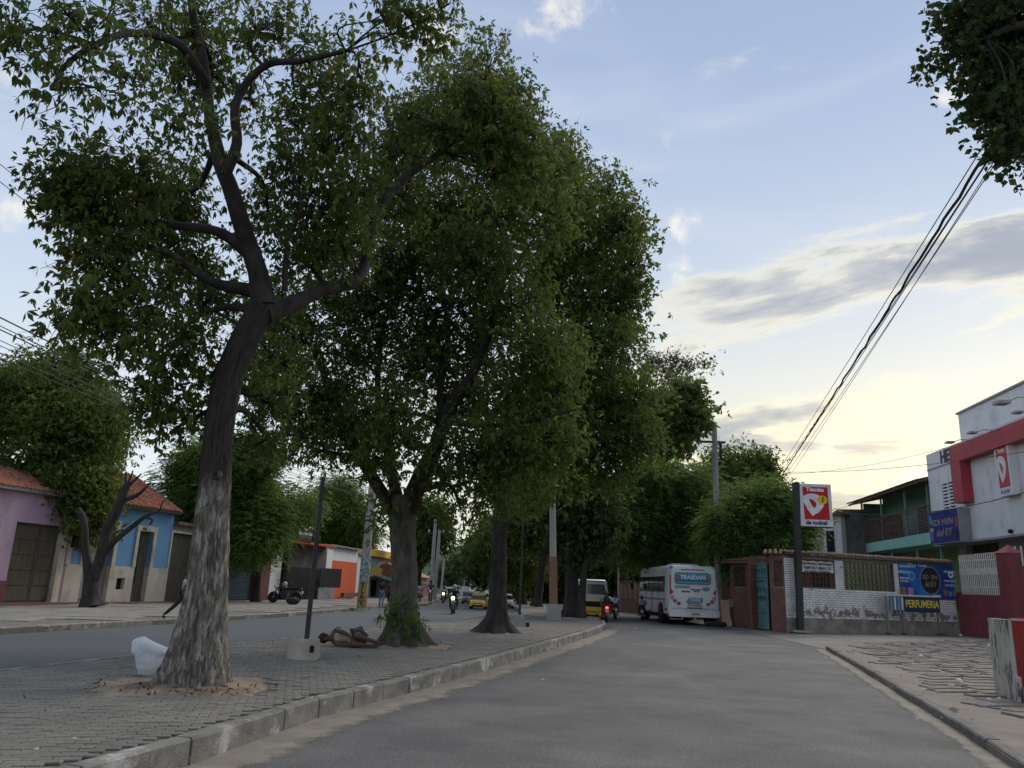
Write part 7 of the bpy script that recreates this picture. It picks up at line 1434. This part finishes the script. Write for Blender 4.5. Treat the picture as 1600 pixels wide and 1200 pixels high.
car('parked_car', 'dim grey-green car right behind the yellow taxi', 732, 72, (.12, .15, .11), True, wid=21, L_=4)
car('parked_car', 'pale silver car far down the left road behind the motorcyclist', 701, 84, (.36, .37, .40), True, wid=22, L_=4.2, lit=False)
car('parked_car', 'white car half hidden behind the trunk with the knobbly foot', 791, 62, (.5, .5, .5), True, wid=24, L_=4)
YT = car('taxi', 'yellow taxi seen from behind, turning beside the white van', 0, 44, (.62, .36, .02), False, wid=None); bb = D(925, 960, 45); YT.location = (bb.x, 45, 0); YT.scale = (.74,)*3; YT.rotation_euler = (0, 0, rad(-14)); text('TAXI', Frame(Vector((-1, 0, 0)), Vector((1, 0, 0))), 1, .74, .03, .14, M_letw, YT, width=.5)
for o_ in YT.children:
    if o_.name.startswith('lettering'): o_.location = (0, -.06, .76)
# ---- white van behind it
VN = thing('van', 'tall white van seen from behind with dark rear window, behind the yellow taxi', 'van', (0, 0, 0)); fixnormals(MB().loft([rrect(1.7, .4, 2.15, .02, .16, 4, 1.45), rrect(1.8, .36, 2.28, .1, .18, 4, 1.58), rrect(1.84, .36, 2.36, .5, .18, 4, 1.62), rrect(1.84, .36, 2.38, 3.6, .18, 4, 1.62), rrect(1.7, .4, 2.0, 4.5, .18, 4, 1.3)]).build('body', M_busw, VN))
MB().hexa([Vector((-.66, .0, 1.35)), Vector((.66, .0, 1.35)), Vector((.66, .06, 1.35)), Vector((-.66, .06, 1.35)), Vector((-.60, .015, 2.02)), Vector((.60, .015, 2.02)), Vector((.60, .09, 2.02)), Vector((-.60, .09, 2.02))]).build('rear_window', M_glass, VN)
for s in (-1, 1): wheel(VN, s*.78, .9, .33, .2); wheel(VN, s*.78, 3.5, .33, .2); MB().box(s*.80-.05, s*.80+.05, -.0, .06, .8, 1.2).build('tail_light', M_red, VN); MB().box(s*.92-.0, s*.925, .6, 3.2, 1.4, 1.95).build('side_window', M_glass, VN)
MB().box(-.5, .5, -.005, .03, .62, 1.2).build('door_panel', M_busw, VN); MB().box(-.2, .2, -.02, .0, .66, .8).build('number_plate', M_plate, VN); MB().box(-.8, .8, -.06, .05, .38, .54).build('bumper', M_metal, VN); MB().box(-.7, .7, .05, .2, 2.2, 2.27).build('spoiler', M_postd, VN)
b = D(931, 930, 56); VN.location = (b.x, 56, .0); VN.scale = ((D(952, 930, 56)-D(911, 930, 56)).length/1.84,)*3; VN.rotation_euler = (0, 0, rad(3))
# ---- motorcycles (local +y is forward)
def motorbike(root, col, lit_front=False, lit_back=False):
    pt = mat('bike_paint', col, tuple(x*.8 for x in col), rough=.35, spec=.5)
    for y in (0, 1.28):
        MB().lathe([(.24, -.03), (.29, -.05), (.31, 0), (.29, .05), (.24, .03)], (0, y, .31), 22, 'x').build('wheel', M_tyre, root); MB().lathe([(0, -.05), (.06, -.05), (.06, .05), (0, .05)], (0, y, .31), 10, 'x').build('hub', M_metal, root)
        sp_ = MB()
        for k in range(10): a = 2*math.pi*k/10; sp_.tube([(0, y+.05*math.cos(a), .31+.05*math.sin(a)), (0, y+.25*math.cos(a), .31+.25*math.sin(a))], .005, 3)
        sp_.build('spokes', M_metal, root)
    MB().tube([(-.07, 1.28, .31), (-.07, 1.1, .85)], .022, 6).tube([(.07, 1.28, .31), (.07, 1.1, .85)], .022, 6).build('fork', M_metal, root)
    MB().tube([(0, 1.08, .85), (0, .95, .55), (0, .55, .40), (0, .0, .31)], .03, 6).tube([(0, 1.08, .82), (0, .6, .74), (0, -.1, .72)], .028, 6).build('frame', M_postd, root)
    MB().loft([[Vector((w*math.cos(a), y, z+h*math.sin(a))) for a in [k*math.pi/5 for k in range(10)]] for y, z, w, h in ((.55, .82, .07, .06), (.66, .86, .13, .11), (.86, .88, .14, .12), (1.0, .86, .07, .07))]).build('tank', pt, root)
    MB().loft([[Vector((w*math.cos(a), y, z+.05*math.sin(a))) for a in [k*math.pi/4 for k in range(8)]] for y, z, w in ((-.25, .88, .07), (-.1, .83, .12), (.3, .80, .13), (.58, .82, .09))]).build('seat', M_dark, root)
    MB().box(-.13, .13, .45, .85, .32, .62).build('engine', M_postd, root); MB().tube([(.1, .8, .35), (.16, .5, .27), (.17, -.15, .34)], [.02, .03, .04], 8).build('exhaust', M_metal, root)
    MB().tube([(-.36, .92, 1.03), (-.2, 1.02, 1.02), (0, 1.08, 1.0), (.2, 1.02, 1.02), (.36, .92, 1.03)], .016, 6).build('handlebar', M_postd, root)
    MB().loft(sph((0, 1.2, .90), .10, 12, 7, (1, .7, 1))).build('headlight', M_headl if lit_front else mat('lamp_glass', (.6, .6, .55), rough=.15), root); MB().loft(sph((0, -.3, .78), .065, 10, 6, (1.3, .6, .8))).build('tail_light', M_taill if lit_back else M_red, root)
    MB().loft([[Vector((x, .0+.35*math.cos(a), .31+.36*math.sin(a))) for x in (-.06, .06)]+[Vector((x, .0+.33*math.cos(a), .31+.34*math.sin(a))) for x in (.06, -.06)] for a in [rad(k) for k in (60, 90, 120, 150, 175)]], smooth=False).build('rear_fender', pt, root); MB().box(-.09, .09, -.36, -.34, .55, .68).build('number_plate', M_plate, root)
    for s in (-1, 1): MB().tube([(s*.2, 1.0, 1.03), (s*.26, 1.0, 1.2)], .008, 4).box(s*.26-.06, s*.26+.06, .99, 1.01, 1.17, 1.25).build('mirror', M_dark, root); MB().box(s*.22-.06, s*.22+.06, .48, .54, .28, .31).build('footrest', M_dark, root)
RID = dict(head=(0, .42, 1.48), neck=(0, .36, 1.38), chest=(0, .30, 1.22), hip=(0, .15, .93), shL=(-.18, .32, 1.32), elL=(-.32, .55, 1.13), haL=(-.33, .88, 1.05), shR=(.18, .32, 1.32), elR=(.32, .55, 1.13), haR=(.33, .88, 1.05), thL=(-.1, .2, .90), knL=(-.2, .62, .80), anL=(-.21, .50, .38), toL=(-.22, .66, .33), thR=(.1, .2, .90), knR=(.2, .62, .80), anR=(.21, .50, .38), toR=(.22, .66, .33))
def rider_on(px, Y, face, blabel, plabel, col, shirt, trou, helmet, lf=False, lb=False, pack=False, s=1, rd=True, x=None):
    b = D(px, 930, Y); B = thing('motorcycle', blabel, 'motorcycle', (0, 0, 0)); motorbike(B, col, lf, lb); B.location = (b.x, Y, 0.0); B.rotation_euler = (0, 0, face); B.scale = (s,)*3
    if rd:
        P_ = thing('person', plabel, 'person', (0, 0, 0)); human(P_, {k: Vector(v) for k, v in RID.items()}, shirt, trou, shoes=M_dark, helmet=helmet, sleeves=True); P_.location = B.location; P_.rotation_euler = (0, 0, face); P_.scale = (s,)*3
        if pack:
            K = thing('backpack', 'black backpack on the rider with the glowing tail lamp', 'backpack', (0, 0, 0)); MB().loft([[Vector((w*math.cos(a), .12-.0+.09*math.sin(a), z)) for a in [k*math.pi/6 for k in range(12)]] for z, w in ((.98, .10), (1.02, .16), (1.25, .17), (1.36, .12), (1.38, .05))]).build('bag', M_black, K); K.location = B.location; K.rotation_euler = (0, 0, face); K.scale = (s,)*3
M_hw = mat('helmet_white', (.5, .5, .52), rough=.25, spec=.6); M_hk = mat('helmet_black', (.03, .03, .035), rough=.25, spec=.6)
rider_on(711, 47.5, rad(178), 'motorcycle with lit yellow headlamp coming up the left road', 'motorcyclist in dark jacket and pale helmet riding towards the camera', (.05, .05, .06), cloth((.02, .022, .03)), cloth((.03, .03, .035)), mat('helmet_grey', (.25, .26, .27), rough=.25), lf=True, s=.98)
rider_on(694, 72, rad(180), 'far motorcycle with white lit headlamp left of the silver car', 'far motorcyclist in pale shirt left of the silver car', (.2, .2, .2), cloth((.45, .45, .45)), cloth((.05, .05, .06)), M_hk, lf=True, s=.9)
rider_on(948, 42.5, rad(-4), 'red motorcycle with glowing red tail lamp seen from behind', 'motorcyclist in white shirt and black helmet riding away right of the yellow taxi', (.25, .03, .04), cloth((.55, .55, .56)), cloth((.20, .05, .06)), M_hk, lb=True, pack=True, s=.97)
rider_on(962, 47, rad(-3), 'dark motorcycle without lit lamp beside the red one', 'bareheaded motorcyclist in white shirt, right of the one with the backpack', (.04, .04, .05), cloth((.52, .52, .53)), cloth((.05, .06, .09)), None, s=.9)
rider_on(1003, 47, rad(-8), 'dark red motorcycle at the left flank of the white bus', 'motorcyclist in pale shirt passing the left flank of the bus', (.18, .03, .035), cloth((.3, .3, .32)), cloth((.03, .03, .04)), M_hk, s=.85)
b = D(440, 925, 50); B = thing('motorcycle', 'dark motorcycle parked sideways before the barred shop, helmet on its tank', 'motorcycle', (0, 0, 0)); motorbike(B, (.04, .04, .045)); B.location = (b.x+.9, 50, .155); B.rotation_euler = (0, 0, rad(86)); B.scale = (1.1,)*3
hh_ = thing('helmet', 'grey helmet resting on the parked motorcycle', 'helmet', (0, 0, 0)); MB().loft(sph((0, 0, .0), .16, 14, 9)).build('shell', mat('helmet_pale', (.4, .4, .4), rough=.3), hh_); hh_.location = (b.x+.15, 50, 1.28)
